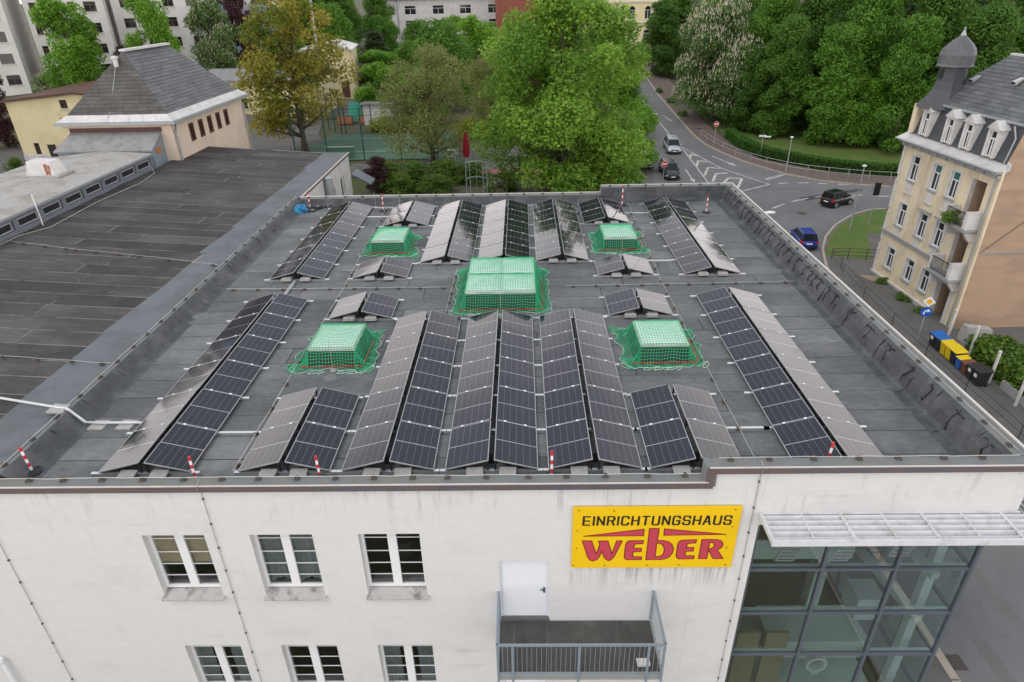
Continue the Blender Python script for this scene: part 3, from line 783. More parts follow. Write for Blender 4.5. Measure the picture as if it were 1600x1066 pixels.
# copings
cp = []
def coping(name, x0, y0, x1, y1, z, th, material, n=1, ax='x'):
    for i in range(n):
        a = i / n; b = (i + 1) / n
        q = MB()
        if ax == 'x': q.box(x0 + (x1 - x0) * a + .002, y0, z - th, x0 + (x1 - x0) * b - .002, y1, z + rnd.uniform(-.003, .003))
        else: q.box(x0, y0 + (y1 - y0) * a + .002, z - th, x1, y0 + (y1 - y0) * b - .002, z + rnd.uniform(-.003, .003))
        part(q.build(name, material))
coping('coping', -14, -.705, 8.74, -.402, .315, .16, m_coping, 8)
coping('coping', 8.76, -.705, 16.2, -.382, .755, .16, m_coping, 4)
q = MB(); q.box(8.62, -.70, .16, 8.90, -.39, .752); part(q.build('coping_step', m_coping))
coping('edge_trim', -14, -.735, 8.72, -.707, .325, .03, m_white_edge, 5); coping('edge_trim', 8.70, -.735, 16.38, -.707, .765, .03, m_white_edge, 3)
coping('fascia', -14, -.728, 8.66, -.708, .293, .175, m_fascia, 5); coping('fascia', 8.84, -.728, 16.36, -.708, .733, .175, m_fascia, 3)
q = MB(); q.box(8.662, -.73, .118, 8.838, -.709, .734); part(q.build('fascia_step', m_fascia))
coping('coping', 15.96, -.37, 16.34, 24.35, .76, .10, m_coping, 9, 'y'); coping('edge_trim', 16.342, -.70, 16.40, 24.4, .80, .10, m_white_edge, 6, 'y')
coping('coping', -8.4, 23.96, 8.86, 24.34, .36, .1, m_coping, 6); coping('edge_trim', -8.6, 24.342, 8.88, 24.40, .40, .1, m_white_edge, 4)
coping('coping', 8.9, 23.96, 15.95, 24.34, .76, .1, m_coping, 3); coping('edge_trim', 8.89, 24.342, 16.34, 24.40, .80, .1, m_white_edge, 2)
q = MB(); q.box(8.86, 23.9, .262, 8.898, 24.39, .80); part(q.build('coping_step', m_coping))
# ------------------------------------------------------------------ lower wing with the brown felt roof (left)
wing = thing('store_wing', 'long low wing with brown felt roof and clerestory strip left of the solar roof', 'building', (-14, 10, -10.2))
def wpart(o): 
    o.parent = wing; o.location = Vector(o.location) - Vector(wing.location); return o
ZL = lambda x: .30 + (.07 * (-10 - x) if x < -10 else 0)
_old = part
def part(o, parent=None): return wpart(o) if _cur['w'] else _old(o, parent)
_cur = {'w': True}
q = MB()
q.poly([(-19.6, -.5, .95), (-8.7, -.5, .27), (-8.7, 36.6, .27), (-10, 36.6, .27), (-19.6, 36.6, .95)])
b = MB()
for a, c in ((-8.7, -10), (-10, -19.62)): b.poly([(a, -.6, ZL(a) - .006), (a, 36.55, ZL(a) - .006), (c, 36.55, ZL(c) - .006), (c, -.6, ZL(c) - .006)])
part(b.build('roof_deck', m_felt_gap))
m_felt_dark2 = mat('old_brown_felt_patch', (.042, .039, .038), .95, .25, 6, (.07, .068, .066), .6, .5, .5, 130, rand=.1)
felt_rows(-19.55, -10.35, -.6, 36.4, ZL, (m_felt_dark, m_felt_dark2), 1.0, .05, (6, 10), th=.004)
y = -.6
while y < 36.4:
    e = min(y + rnd.uniform(3, 5), 36.5); k = MB(); j = rnd.uniform(-.15, .25)
    k.hull8([(-10.5 + j, y + .004, .325), (-8.78, y + .004, .285), (-8.78, e - .004, .285), (-10.3 + rnd.uniform(-.2, .2), e - .004, .325), (-10.5 + j, y + .004, .345), (-8.78, y + .004, .315), (-8.78, e - .004, .315), (-10.3 + rnd.uniform(-.2, .2), e - .004, .345)])
    part(k.build('flashing_sheet', m_flash)); y = e
# ridge kerb between both roofs
y = -.35
while y < 23.9:
    e = min(y + 2.4, 24.3); k = MB()
    k.hull8([(-8.80, y + .004, .28), (-8.60, y + .004, .38), (-8.60, e - .004, .38), (-8.80, e - .004, .28), (-8.80, y + .004, .33), (-8.62, y + .004, .425), (-8.62, e - .004, .425), (-8.80, e - .004, .33)])
    part(k.build('kerb_cap', m_coping)); y = e
# wall that shows past the solar roof
k = MB()
W2 = [(28.6, -2.9, 29.5, -1.1), (31.0, -2.9, 32.0, -1.0), (33.5, -2.9, 34.6, -.9)]
X = sorted(set([24.41, 36.5] + [h[0] for h in W2] + [h[2] for h in W2])); Z = [-10.2, -2.9, -1.1, -1.0, -.9, .12]
for i in range(len(X) - 1):
    for j in range(len(Z) - 1):
        cy = (X[i] + X[i + 1]) / 2; cz = (Z[j] + Z[j + 1]) / 2
        if any(h[0] < cy < h[2] and h[1] < cz < h[3] for h in W2): continue
        k.poly([(-8.65, X[i], Z[j]), (-8.65, X[i + 1], Z[j]), (-8.65, X[i + 1], Z[j + 1]), (-8.65, X[i], Z[j + 1])])
k.poly([(-8.65, 36.5, -10.2), (-30, 36.5, -10.2), (-30, 36.5, .9), (-19.6, 36.5, .9), (-8.65, 36.5, .12)])
part(k.build('side_wall', m_trim))
for h in W2:
    f = MB(); f.box(-8.86, h[0], h[1], -8.80, h[0] + .08, h[3]); f.box(-8.86, h[2] - .08, h[1], -8.80, h[2], h[3]); f.box(-8.86, h[0] + .08, h[1], -8.80, h[2] - .08, h[1] + .08); f.box(-8.86, h[0] + .08, h[3] - .08, -8.80, h[2] - .08, h[3])
    o = part(f.build('window', m_wfr)); g = MB(); g.box(-8.84, h[0] + .08, h[1] + .08, -8.83, h[2] - .08, h[3] - .08); g.build('pane', m_wglass, o)
    r_ = MB(); r_.poly([(-8.65, h[0], h[1]), (-8.65, h[0], h[3]), (-8.86, h[0], h[3]), (-8.86, h[0], h[1])]); r_.poly([(-8.65, h[2], h[1]), (-8.65, h[2], h[3]), (-8.86, h[2], h[3]), (-8.86, h[2], h[1])]); r_.poly([(-8.65, h[0], h[1]), (-8.65, h[2], h[1]), (-8.86, h[2], h[1]), (-8.86, h[0], h[1])]); r_.build('reveal', m_trim, o)
k = MB(); k.box(-8.78, 24.5, .12, -8.60, 36.55, .30); part(k.build('fascia', m_fascia)); k = MB(); k.box(-8.60, 24.5, .27, -8.55, 36.6, .33); part(k.build('edge_trim', m_white_edge))
k = MB(); k.tube([(-8.35, 29.6, -6), (-8.35, 29.6, .1)], .28, 10); k.lathe([(.32, 0), (.32, .06), (.2, .1)], 10, -8.35, 29.6, .1); part(k.build('vent_pipe', m_zinc))
k = MB(); k.hull8([(-8.6, 36.52, -1.4), (-7.2, 36.52, -2.2), (-7.2, 38.2, -2.2), (-8.6, 38.2, -1.4), (-8.6, 36.52, -1.3), (-7.2, 36.52, -2.1), (-7.2, 38.2, -2.1), (-8.6, 38.2, -1.3)]); part(k.build('porch_roof', m_mull))
# clerestory strip
k = MB(); xw = -19.6
ys = [2.0 + 1.83 * i for i in range(16)]
k.box(xw - .2, 2.0, .80, xw, 29.4, 1.17); k.box(xw - .2, 2, 1.62, xw, 29.4, 1.86)
for y in ys: k.box(xw - .18, y - .14, 1.165, xw + .02, y + .14, 1.625)
part(k.build('clerestory_frame', mat('blue_grey_boards', (.15, .165, .20), .7, .12, 4)))
for a, b in zip(ys, ys[1:]):
    f = MB(); a2 = a + .2; b2 = b - .2
    f.box(xw - .12, a2, 1.19, xw - .06, a2 + .07, 1.60); f.box(xw - .12, b2 - .07, 1.19, xw - .06, b2, 1.60); f.box(xw - .12, a2 + .07, 1.19, xw - .06, b2 - .07, 1.25); f.box(xw - .12, a2 + .07, 1.54, xw - .06, b2 - .07, 1.60)
    o = part(f.build('window', m_trimgrey)); g = MB(); g.box(xw - .10, a2 + .07, 1.25, xw - .09, b2 - .07, 1.54); g.build('pane', m_wglass, o)
    q = MB(); q.box(xw - .13, a + .14, 1.17, xw - .125, b - .14, 1.62); q.build('backing', m_dark_room, o)
k = MB()
k.hull8([(-22.6, 1.5, 2.02), (xw + .18, 1.5, 1.84), (xw + .18, 29.6, 1.84), (-22.6, 29.6, 2.02), (-22.6, 1.5, 2.12), (xw + .18, 1.5, 1.92), (xw + .18, 29.6, 1.92), (-22.6, 29.6, 2.12)])
k.hull8([(-26.6, 1.5, 1.62), (-22.6, 1.5, 2.02), (-22.6, 29.6, 2.02), (-26.6, 29.6, 1.62), (-26.6, 1.5, 1.72), (-22.6, 1.5, 2.12), (-22.6, 29.6, 2.12), (-26.6, 29.6, 1.72)])
part(k.build('monitor_roof', m_monitor))
k = MB(); k.box(xw + .182, 1.5, 1.83, xw + .23, 29.6, 1.95); part(k.build('monitor_gutter', m_zinc))
k = MB(); k.box(-26.3, 2, .3, -26.2, 29.4, 1.64); k.box(-26.2, 29.3, .3, xw - .21, 29.4, 1.85); part(k.build('monitor_wall', m_trimgrey))
k = MB(); k.hull8([(-34, 1, .0), (-26.3, 1, .75), (-26.3, 31, .75), (-34, 31, .0), (-34, 1, .08), (-26.3, 1, .83), (-26.3, 31, .83), (-34, 31, .08)]); part(k.build('rear_roof', m_felt_dark))
for i in range(9):
    q = MB(); y = 2.5 + i * 3.2; q.hull8([(-34, y, .085), (-26.3, y, .835), (-26.3, y + .06, .835), (-34, y + .06, .085), (-34, y, .1), (-26.3, y, .85), (-26.3, y + .06, .85), (-34, y + .06, .1)]); part(q.build('rear_roof_seam', m_felt_gap))
_cur['w'] = False
# roof box and mast on the pale roof
rb = thing('roof_vent_box', 'pale sheet metal vent box with rusty marks on the lichen covered strip roof', 'roof vent', (-22.3, 23.6, 2.08))
k = MB(); k.hull8([(-.85, -.6, 0), (.85, -.6, -.1), (.85, .6, -.1), (-.85, .6, 0), (-.7, -.45, .85), (.55, -.45, .78), (.55, .45, .78), (-.7, .45, .85)]); k.build('housing', m_lead, rb)
k = MB(); k.box(-1.0, -.75, -.02, 1.05, .75, .08); k.build('base_flange', m_monitor, rb)
k = MB(); k.box(.30, -.60, .10, .36, -.46, .70); k.box(.48, -.58, .08, .53, -.46, .62); k.box(.38, -.56, .06, .46, -.46, .30); k.build('rusty_grille', m_orange, rb)
ms = thing('weather_mast', 'short white pole with small sensor head beside the clerestory windows', 'mast', (-19.3, 17.9, .95))
k = MB(); k.tube([(0, 0, 0), (.0, 0, 1.55)], .03, 6); k.build('pole', m_white, ms); k = MB(); k.tube([(-.18, 0, 1.5), (.2, 0, 1.5)], .025, 6); k.lathe([(.07, 0), (.07, .12)], 8, -.16, 0, 1.5); k.lathe([(.06, 0), (.05, .1)], 8, .18, 0, 1.5); k.build('sensor_head', m_galv, ms)

# ------------------------------------------------------------------ solar rows
TILT = R(15); PW = 1.134; PL = 1.722; MP = 1.742
mod_m = MB(); fwid = .018; fz0, fz1 = -.030, .002
mod_m.box(0, 0, fz0, PW, fwid, fz1); mod_m.box(0, PL - fwid, fz0, PW, PL, fz1); mod_m.box(0, fwid, fz0, fwid, PL - fwid, fz1); mod_m.box(PW - fwid, fwid, fz0, PW, PL - fwid, fz1)
mod_m.box(fwid, fwid, -.012, PW - fwid, PL - fwid, -.006, 1)
me_mod = mod_m.mesh('solar_module', [m_frame, m_backing])
me_cell = bpy.data.meshes.new('cell_sheet')
e = fwid
me_cell.from_pydata([(e, e, -.0005), (PW - e, e, -.0005), (PW - e, PL - e, -.0005), (e, PL - e, -.0005)], [], [(0, 1, 2, 3)])
uvl = me_cell.uv_layers.new(name='UVMap')
for i, uvc in enumerate(((0, 0), (1, 0), (1, 1), (0, 1))): uvl.data[i].uv = uvc
me_cell.materials.append(m_cells)
cl = MB(); cl.box(-.035, -.03, 0, .035, .03, .012); me_clamp = cl.mesh('clamp', m_white)
blk = MB(); blk.hull8([(-.21, -.1, 0), (.21, -.1, 0), (.21, .1, 0), (-.21, .1, 0), (-.2, -.09, .1), (.2, -.09, .1), (.2, .09, .1), (-.2, .09, .1)]); me_blk = blk.mesh('ballast_block', m_conc)
blk2 = MB(); blk2.hull8([(-.16, -.07, 0), (.16, -.07, 0), (.16, .07, 0), (-.16, .07, 0), (-.155, -.065, .09), (.155, -.065, .09), (.155, .065, .09), (-.155, .065, .09)]); me_blk2 = blk2.mesh('ballast_block', m_conc)
slab = MB(); slab.hull8([(-.21, 0, 0), (.21, 0, 0), (.21, .42, .0), (-.21, .42, .0), (-.21, 0, .05), (.21, 0, .05), (.21, .42, .05), (-.21, .42, .05)]); me_slab = slab.mesh('ballast_slab', m_conc)
def rail_mesh(l):
    k = MB(); k.box(0, -.03, .0, l, .03, .06); k.box(0, -.045, .06, l, .045, .072); return k.mesh('rail', m_alu)
LOWZ = .12; GAPR = .15; CW = PW * math.cos(TILT); TW = 2 * CW + GAPR
YA, YB = 0.06, 12.62
def solar_row(x0, y0, n, label, lrail=.2, rrail=.2, front=False, slotrails=None):
    t = thing('solar_panel_row', label, 'solar panels', (x0, y0, 0), 0, 'tent shaped rows of solar panels on the flat roof')
    for side in (0, 1):
        for i in range(n):
            if side == 0: M_ = Matrix.Translation((0, i * MP, LOWZ)) @ Matrix.Rotation(-TILT, 4, 'Y')
            else: M_ = Matrix.Translation((TW, i * MP + PL, LOWZ)) @ Matrix.Rotation(PI, 4, 'Z') @ Matrix.Rotation(-TILT, 4, 'Y')
            M_ = M_ @ Matrix.Rotation(R(rnd.uniform(-.45, .45)), 4, 'Y') @ Matrix.Rotation(R(rnd.uniform(-.35, .35)), 4, 'X')
            o = link('solar_module', me_mod, t); o.matrix_local = M_
            link('cell_sheet', me_cell, o)
    for i in range(n + 1):
        yy = i * MP - .01 + (.05 if i == 0 else (-.05 if i == n else 0))
        a = lrail; b = rrail
        if slotrails and i in slotrails: a, b = slotrails[i]
        r = link('rail', rail_mesh(TW + a + b), t, (-a, yy, .0))
        if 0 < i < n:
            for side in (0, 1):
                for f in (.28, .78):
                    d = f * PW; c = link('clamp', me_clamp, t)
                    if side == 0: c.matrix_local = Matrix.Translation((d * math.cos(TILT), i * MP - .01, LOWZ + d * math.sin(TILT) + .002)) @ Matrix.Rotation(-TILT, 4, 'Y')
                    else: c.matrix_local = Matrix.Translation((TW - d * math.cos(TILT), i * MP - .01, LOWZ + d * math.sin(TILT) + .002)) @ Matrix.Rotation(TILT, 4, 'Y')
        for s in (0, 1):
            xx = CW - .02 if s == 0 else TW - CW + .02
            k = link('ridge_post', me_post, t, (xx, yy, .07))
    for i in (0, n):
        for s in (0, 1):
            xx = CW * .70 if s == 0 else TW - CW * .70
            if front and i == 0:
                o = link('ballast_slab', me_slab, t, (xx, -.34, .03)); o.rotation_euler = (R(8), 0, R(rnd.uniform(-3, 3)))
            else:
                link('ballast_block', me_blk, t, (xx, i * MP - .02 + (-.05 if i == 0 else .02), .072)); link('ballast_block', me_blk2, t, (xx + .02, i * MP + (.14 if i == 0 else -.14), .0722 + .0))
    k = MB(); k.box(CW - .05, .35, .02, TW - CW + .05, .36, .34); k.build('wind_plate', m_black, t)
    return t
k = MB(); k.box(-.02, -.02, 0, .02, .02, .335); me_post = k.mesh('ridge_post', m_black)
rows = [
 (-6.47, YA, 6, 'long solar row at the front left beside the brown wing roof, six panels long', .22, .22, True, {1: (.22, 1.1)}),
 (-2.90, YA, 2, 'short two panel long solar row at the front left, below the left netted skylight', .12, .14, True, {1: (.12, .14), 2: (.15, .1)}),
 (-.27, YA, 5, 'left one of the three long solar rows in the front middle', .14, .13, True, None),
 (2.35, YA, 5, 'middle one of the three long solar rows below the big netted skylight', .13, .12, True, None),
 (4.95, YA, 5, 'right one of the three long solar rows in the front middle', .13, .14, True, None),
 (7.50, YA, 2, 'short two panel long solar row at the front right behind the parapet step', .13, .2, True, {1: (.13, 1.2)}),
 (11.10, YA, 6, 'long solar row at the front right beside the free roof strip', .22, .22, True, None),
 (-2.86, YA + 5 * MP, 1, 'single panel pair just behind the front left netted skylight', .2, .2, False, None),
 (7.52, YA + 5 * MP, 1, 'single panel pair just behind the front right netted skylight', .2, .2, False, None),
 (-6.42, YB, 6, 'long solar row at the back left near the blue sack', .22, .22, False, {5: (.2, 1.0), 6: (.2, 1.0)}),
 (-2.88, YB, 1, 'single panel pair in front of the back left netted skylight', .2, .2, False, None),
 (-2.88, YB + 4 * MP, 2, 'short two panel long solar row behind the back left netted skylight', .2, .3, False, None),
 (-.22, YB + MP, 5, 'left one of the three long solar rows at the back middle', .15, .13, False, None),
 (2.35, YB + MP, 5, 'middle one of the three long solar rows behind the big netted skylight', .13, .12, False, None),
 (4.95, YB + MP, 5, 'right one of the three long solar rows at the back middle', .13, .15, False, None),
 (7.52, YB, 1, 'single panel pair in front of the back right netted skylight', .2, .2, False, {1: (.2, 1.1)}),
 (7.52, YB + 4 * MP, 2, 'short two panel long solar row behind the back right netted skylight', .2, .2, False, {1: (.2, 1.1)}),
 (11.14, YB, 6, 'long solar row at the back right by the tall parapet', .22, .22, False, None),
]
for r_ in rows: solar_row(*r_)

# ------------------------------------------------------------------ skylights under green nets
def skylight(cx, cy, a, b, h, nx, ny, label):
    t = thing('skylight', label, 'skylight', (cx, cy, 0), 0, 'skylights with milky domes')
    k = MB(); c = .16
    k.hull8([(-a - c, -b - c, 0), (a + c, -b - c, 0), (a + c, b + c, 0), (-a - c, b + c, 0), (-a + .02, -b + .02, h - .1), (a - .02, -b + .02, h - .1), (a - .02, b - .02, h - .1), (-a + .02, b - .02, h - .1)])
    k.build('curb', mat('dark_curb_felt', (.035, .038, .04), .8, .2, 5), t)
    k = MB(); k.box(-a, -b, h - .1, a, -b + .07, h); k.box(-a, b - .07, h - .1, a, b, h); k.box(-a, -b + .07, h - .1, -a + .07, b - .07, h); k.box(a - .07, -b + .07, h - .1, a, b - .07, h)
    if ny > 1: k.box(-a + .07, -.09, h - .1, a - .07, .09, h - .03)
    k.build('frame', m_trim, t)
    for j in range(ny):
        y0 = -b + .06 + (2 * b - .12) * j / ny + (.07 if j else 0); y1 = -b + .06 + (2 * b - .12) * (j + 1) / ny - (.07 if j < ny - 1 else 0)
        k = MB(); n = 16; g = []
        for p in range(n + 1):
            row = []
            for q in range(n + 1):
                u = p / n; v = q / n; bul = 1.0
                hx = abs(math.sin(PI * u * nx)) if nx > 1 else math.sin(PI * u)
                z = h + .12 * (max(0, hx) ** .6) * (math.sin(PI * v) ** .6) + .01
                row.append((-a + .06 + (2 * a - .12) * u, y0 + (y1 - y0) * v, z))
            g.append(row)
        for p in range(n):
            for q in range(n): k.poly([g[p][q], g[p + 1][q], g[p + 1][q + 1], g[p][q + 1]])
        me = k.mesh('dome', m_dome); bm = bmesh.new(); bm.from_mesh(me); bmesh.ops.remove_doubles(bm, verts=bm.verts, dist=1e-4); bm.to_mesh(me); bm.free()
        for p in me.polygons: p.use_smooth = True
        link('dome', me, t)
    return t
def net(cx, cy, a, b, h, ny, nx, label, seed, strap=True):
    rg = random.Random(seed); t = thing('safety_net', label, 'safety net', (cx, cy, 0), 0, 'green safety nets over the skylights')
    drop = .30; fr_ = .22
    ph = [rg.uniform(0, 6) for _ in range(6)]
    def fringe(x, y):
        an = math.atan2(y, x); return fr_ * (.95 + .42 * math.sin(2 * an + ph[0]) + .38 * math.sin(3 * an + ph[1]) + .22 * math.sin(5 * an + ph[2]) + .55 * abs(math.sin(2 * an)) ** 4 + .16 * math.sin(11 * an + ph[3]))
    def surf(px, py):
        """p in arc-length coordinates from the top rectangle outwards"""
        dx = max(abs(px) - a, 0); dy = max(abs(py) - b, 0); d = max(dx, dy)
        sx = math.copysign(1, px); sy = math.copysign(1, py)
        if d <= 0:
            u = (px + a) / (2 * a); v = (py + b) / (2 * b)
            vv = (v * ny) % 1 if ny > 1 else v; uu = (u * nx) % 1 if nx > 1 else u
            return (px, py, h + .03 + .13 * (max(0, math.sin(PI * uu)) ** .55) * (max(0, math.sin(PI * vv)) ** .55))
        wall = math.hypot(h, drop * .6)
        def out(dv):
            if dv <= wall: s = dv / wall; return s * drop * (.35 + .65 * s) * (1 + .22 * math.sin(px * 4.3 + ph[4]) * math.sin(py * 3.7 + ph[5])), h + .03 - s * (h - .0) + .04 * math.sin(px * 9 + ph[2]) * math.sin(py * 7 + ph[0]) * s
            return drop + (dv - wall) * (.8 + .25 * math.sin(px * 5 + ph[1]) * math.sin(py * 5 + ph[2])), .05 + .035 * math.sin(px * 11 + ph[3]) + .03 * math.sin(py * 13 + ph[4])
        o, z = out(d)
        ox = out(dx)[0] if dx > 0 else 0; oy = out(dy)[0] if dy > 0 else 0
        x = (math.copysign(min(abs(px), a), px) + sx * ox); y = (math.copysign(min(abs(py), b), py) + sy * oy)
        return (x + .015 * math.sin(py * 7 + ph[5]), y + .015 * math.sin(px * 6 + ph[0]), max(.02, z))
    ext = math.hypot(h, drop * .6) + .62; st = .094
    nxn = int((a + ext) / st); nyn = int((b + ext) / st)
    wall = math.hypot(h, drop * .6)
    def inside(px, py):
        d = max(abs(px) - a, abs(py) - b)
        return d <= wall + fringe(px, py)
    V = []; F = []; idx = {}
    cr_ = .0072
    k = MB(); pts = {}
    for i in range(-nxn, nxn + 1):
        for j in range(-nyn, nyn + 1):
            px = i * st; py = j * st
            if inside(px, py): pts[(i, j)] = Vector(surf(px, py))
    def cord(p, q):
        d = q - p
        if d.length < 1e-5: return
        d.normalize(); u = Vector((0, 0, 1)) if abs(d.z) < .8 else Vector((1, 0, 0)); s = d.cross(u).normalized() * cr_; w_ = s.cross(d).normalized() * cr_
        n = len(k.v); k.v += [tuple(p + s - w_ * .6), tuple(p - s - w_ * .6), tuple(p + w_), tuple(q + s - w_ * .6), tuple(q - s - w_ * .6), tuple(q + w_)]
        k.f += [(n, n + 1, n + 4, n + 3), (n + 1, n + 2, n + 5, n + 4), (n + 2, n, n + 3, n + 5)]; k.m += [0, 0, 0]
    for (i, j), p in pts.items():
        for di, dj in ((1, 0), (0, 1)):
            q = pts.get((i + di, j + dj))
            if q is not None: cord(p, q)
    me = bpy.data.meshes.new('netting'); me.from_pydata(k.v, [], k.f); me.materials.append(m_green_net); me.update()
    tag(link('netting', me, t), kind='stuff')
    # rope round the hem
    k = MB(); P = []
    N_ = 120
    for i in range(N_ + 1):
        an = 2 * PI * i / N_; c, s = math.cos(an), math.sin(an)
        # point on rectangle boundary in arc coordinates
        m_ = max(abs(c) / (a + wall), abs(s) / (b + wall)); px, py = c / m_, s / m_
        f = fringe(px, py) * (.95 + .1 * math.sin(9 * an + ph[3]))
        dx = a + wall; dy = b + wall
        px += math.copysign(f, px) if abs(px) > dx - .01 else 0; py += math.copysign(f, py) if abs(py) > dy - .01 else 0
        x, y, z = surf(px, py); P.append((x + .035 * math.sin(13 * an + ph[4]), y + .035 * math.sin(15 * an + ph[5]), .03 + rg.uniform(0, .02)))
    k.tube(P, .011, 5, caps=False)
    for q in range(3):
        bx_ = rg.uniform(-a, a); by_ = -(b + drop + .25); k.tube([(bx_ + .16 * math.cos(v) + .05 * v, by_ + .09 * math.sin(v * 1.3), .03 + .012 * (v % 2)) for v in np.linspace(0, 9, 22)], .010, 5)
    for ex in (-1, 1):
        k.tube([(ex * (a + drop + .2 + .12 * math.sin(v)), -(b + drop) + .2 * math.cos(v * .8), .03) for v in np.linspace(0, 8, 20)], .010, 5)
    k.build('hem_rope', m_rope, t)
    if strap:
        k = MB(); y = -(b + drop - .04); k.hull8([(-a - .25, y - .01, .07), (a + .25, y - .01, .09), (a + .25, y + .0, .09), (-a - .25, y, .07), (-a - .25, y - .025, .12), (a + .25, y - .03, .14), (a + .25, y - .015, .14), (-a - .25, y - .01, .12)])
        x = a + drop - .04; k.hull8([(x, -b - .2, .10), (x + .01, -b - .2, .10), (x + .01, b * .6, .10), (x, b * .6, .10), (x + .015, -b - .2, .15), (x + .03, -b - .2, .15), (x + .03, b * .6, .15), (x + .015, b * .6, .15)])
        k.build('strap', m_redstrap, t)
    return t
SK = [(-1.87, 6.4, .76, .86, .62, 1, 1, 'small skylight dome at the front left between short solar rows', 'green net over the front left skylight dome', 3),
      (8.90, 6.4, .78, .84, .62, 1, 1, 'small skylight dome at the front right between short solar rows', 'green net over the front right skylight dome', 4),
      (-1.90, 16.75, .76, .90, .62, 1, 1, 'small skylight dome at the back left', 'green net over the back left skylight dome', 5),
      (8.87, 16.75, .76, .90, .62, 1, 1, 'small skylight dome at the back right', 'green net over the back right skylight dome', 6),
      (3.50, 11.35, 1.34, 1.72, .74, 2, 2, 'large double skylight in the middle of the roof', 'large green net over the double skylight in the roof centre', 7)]
for cx, cy, a, b, h, nx, ny, l1, l2, sd in SK:
    s = skylight(cx, cy, a, b, h, nx, ny, l1); net(cx, cy, a, b, h, ny, nx, l2, sd)
for (x, y, l) in ((-1.75, 4.72, 'round grey roof drain lid in front of the front left net'), (8.9, 15.0, 'round pale roof drain lid in front of the back right net')):
    d = thing('roof_drain', l, 'roof drain', (x, y, 0)); k = MB(); k.lathe([(.20, 0), (.20, .03), (.17, .05), (.05, .06)], 20); k.build('lid', m_coping, d); k = MB(); k.lathe([(.30, .002), (.30, .015)], 20); k.build('collar', m_flash, d)
d = thing('roof_drain', 'small dark drain hole in the felt left of the front left net', 'roof drain', (-3.28, 5.45, 0)); k = MB(); k.lathe([(.12, .002), (.12, .015), (.08, .02)], 16); k.build('grate', m_tar, d)

# ------------------------------------------------------------------ lightning wires with holders
hm = MB(); hm.hull8([(-.075, -.05, 0), (.075, -.05, 0), (.075, .05, 0), (-.075, .05, 0), (-.055, -.035, .07), (.055, -.035, .07), (.055, .035, .07), (-.055, .035, .07)]); hm.box(-.03, -.055, .069, .03, .055, .085)
me_hold = hm.mesh('wire_holder', m_hold)
def conductor(label, pts, step=.95, start=.3, sag=.012):
    t = thing('lightning_conductor', label, 'lightning wire', pts[0], 0, 'lightning protection wires on the roofs')
    P = [Vector(p) - Vector(pts[0]) for p in pts]; k = MB(); path = []
    for a, b in zip(P, P[1:]):
        l = (b - a).length; n = max(2, int(l / (step / 2)))
        for i in range(n):
            p = a.lerp(b, i / n); path.append((p.x + rnd.uniform(-.012, .012), p.y + rnd.uniform(-.012, .012), p.z + .085 + rnd.uniform(-sag, sag)))
        d = start
        while step and d < l:
            q = a.lerp(b, d / l); o = link('wire_holder', me_hold, t, q); o.rotation_euler = (0, 0, math.atan2(b.y - a.y, b.x - a.x) + PI / 2 * 0 + R(rnd.uniform(-8, 8))); d += step * rnd.uniform(.9, 1.1)
    path.append((P[-1].x, P[-1].y, P[-1].z + .085)); k.tube(path, .009, 5); k.build('wire', m_wire, t)
    return t
conductor('wire on holders along the low front roof edge', [(-13.8, -.50, .318), (8.6, -.50, .318)], .93)
conductor('wire on holders along the raised front edge right of the step', [(8.95, -.46, .757), (16.0, -.46, .757)], .98)
conductor('wire on holders along the tall right hand parapet', [(16.07, -.3, .763), (16.07, 24.1, .763)], .98)
conductor('wire on holders along the kerb towards the brown wing roof', [(-8.72, -.3, .40), (-8.72, 24.1, .40)], 1.0)
conductor('wire on holders along the low back roof edge', [(-8.3, 24.12, .362), (8.7, 24.12, .362)], 1.05)
conductor('wire on holders along the raised back edge at the far right corner', [(9.1, 24.12, .762), (15.8, 24.12, .762)], 1.05)
conductor('wire crossing the felt left of the big netted skylight', [(-7.9, 11.7, .0), (1.2, 11.62, 0)], .98)
conductor('wire crossing the felt right of the big netted skylight', [(6.1, 11.6, .0), (15.4, 11.75, 0)], .95)
conductor('wire running front to back past the left skylights', [(-3.05, .1, .0), (-3.02, 11.7, 0), (-3.3, 23.3, 0)], 1.25)
conductor('wire running front to back past the right skylights', [(10.22, .1, .0), (10.05, 11.7, 0), (10.3, 23.3, 0)], 1.3)
conductor('short wire running beside the left edge of the big net', [(1.42, 9.0, .0), (1.50, 13.6, 0)], .9)
conductor('wavy wire crossing the brown wing roof to the clerestory', [(-8.9, 5.1, .33), (-13.0, 5.4, .53)], 1.1)
conductor('wire crossing the brown wing roof below the pale mast', [(-8.9, 13.6, .33), (-12.5, 14.4, .49), (-16, 14.8, .74), (-19.3, 15.4, .97)], 1.1)
def loose_wire(label, pts, r=.009, material=None):
    t = thing('lightning_conductor', label, 'lightning wire', pts[0], 0, 'lightning protection wires on the roofs'); k = MB(); k.tube([Vector(p) - Vector(pts[0]) for p in pts], r, 5); k.build('wire', material or m_wire, t); return t
loose_wire('pale wire curving along the foot of the clerestory', [(-19.5, 3, .99), (-19.45, 12, .99), (-19.35, 16.2, .99), (-18.7, 17.6, .96), (-18.9, 22, .97), (-18.6, 25.8, .95), (-18.9, 28.2, .97), (-19.45, 28.8, 1.6)], .02, m_conc)
dk = mat('down_conductor_wire', (.34, .33, .32), .6, .1, 4)
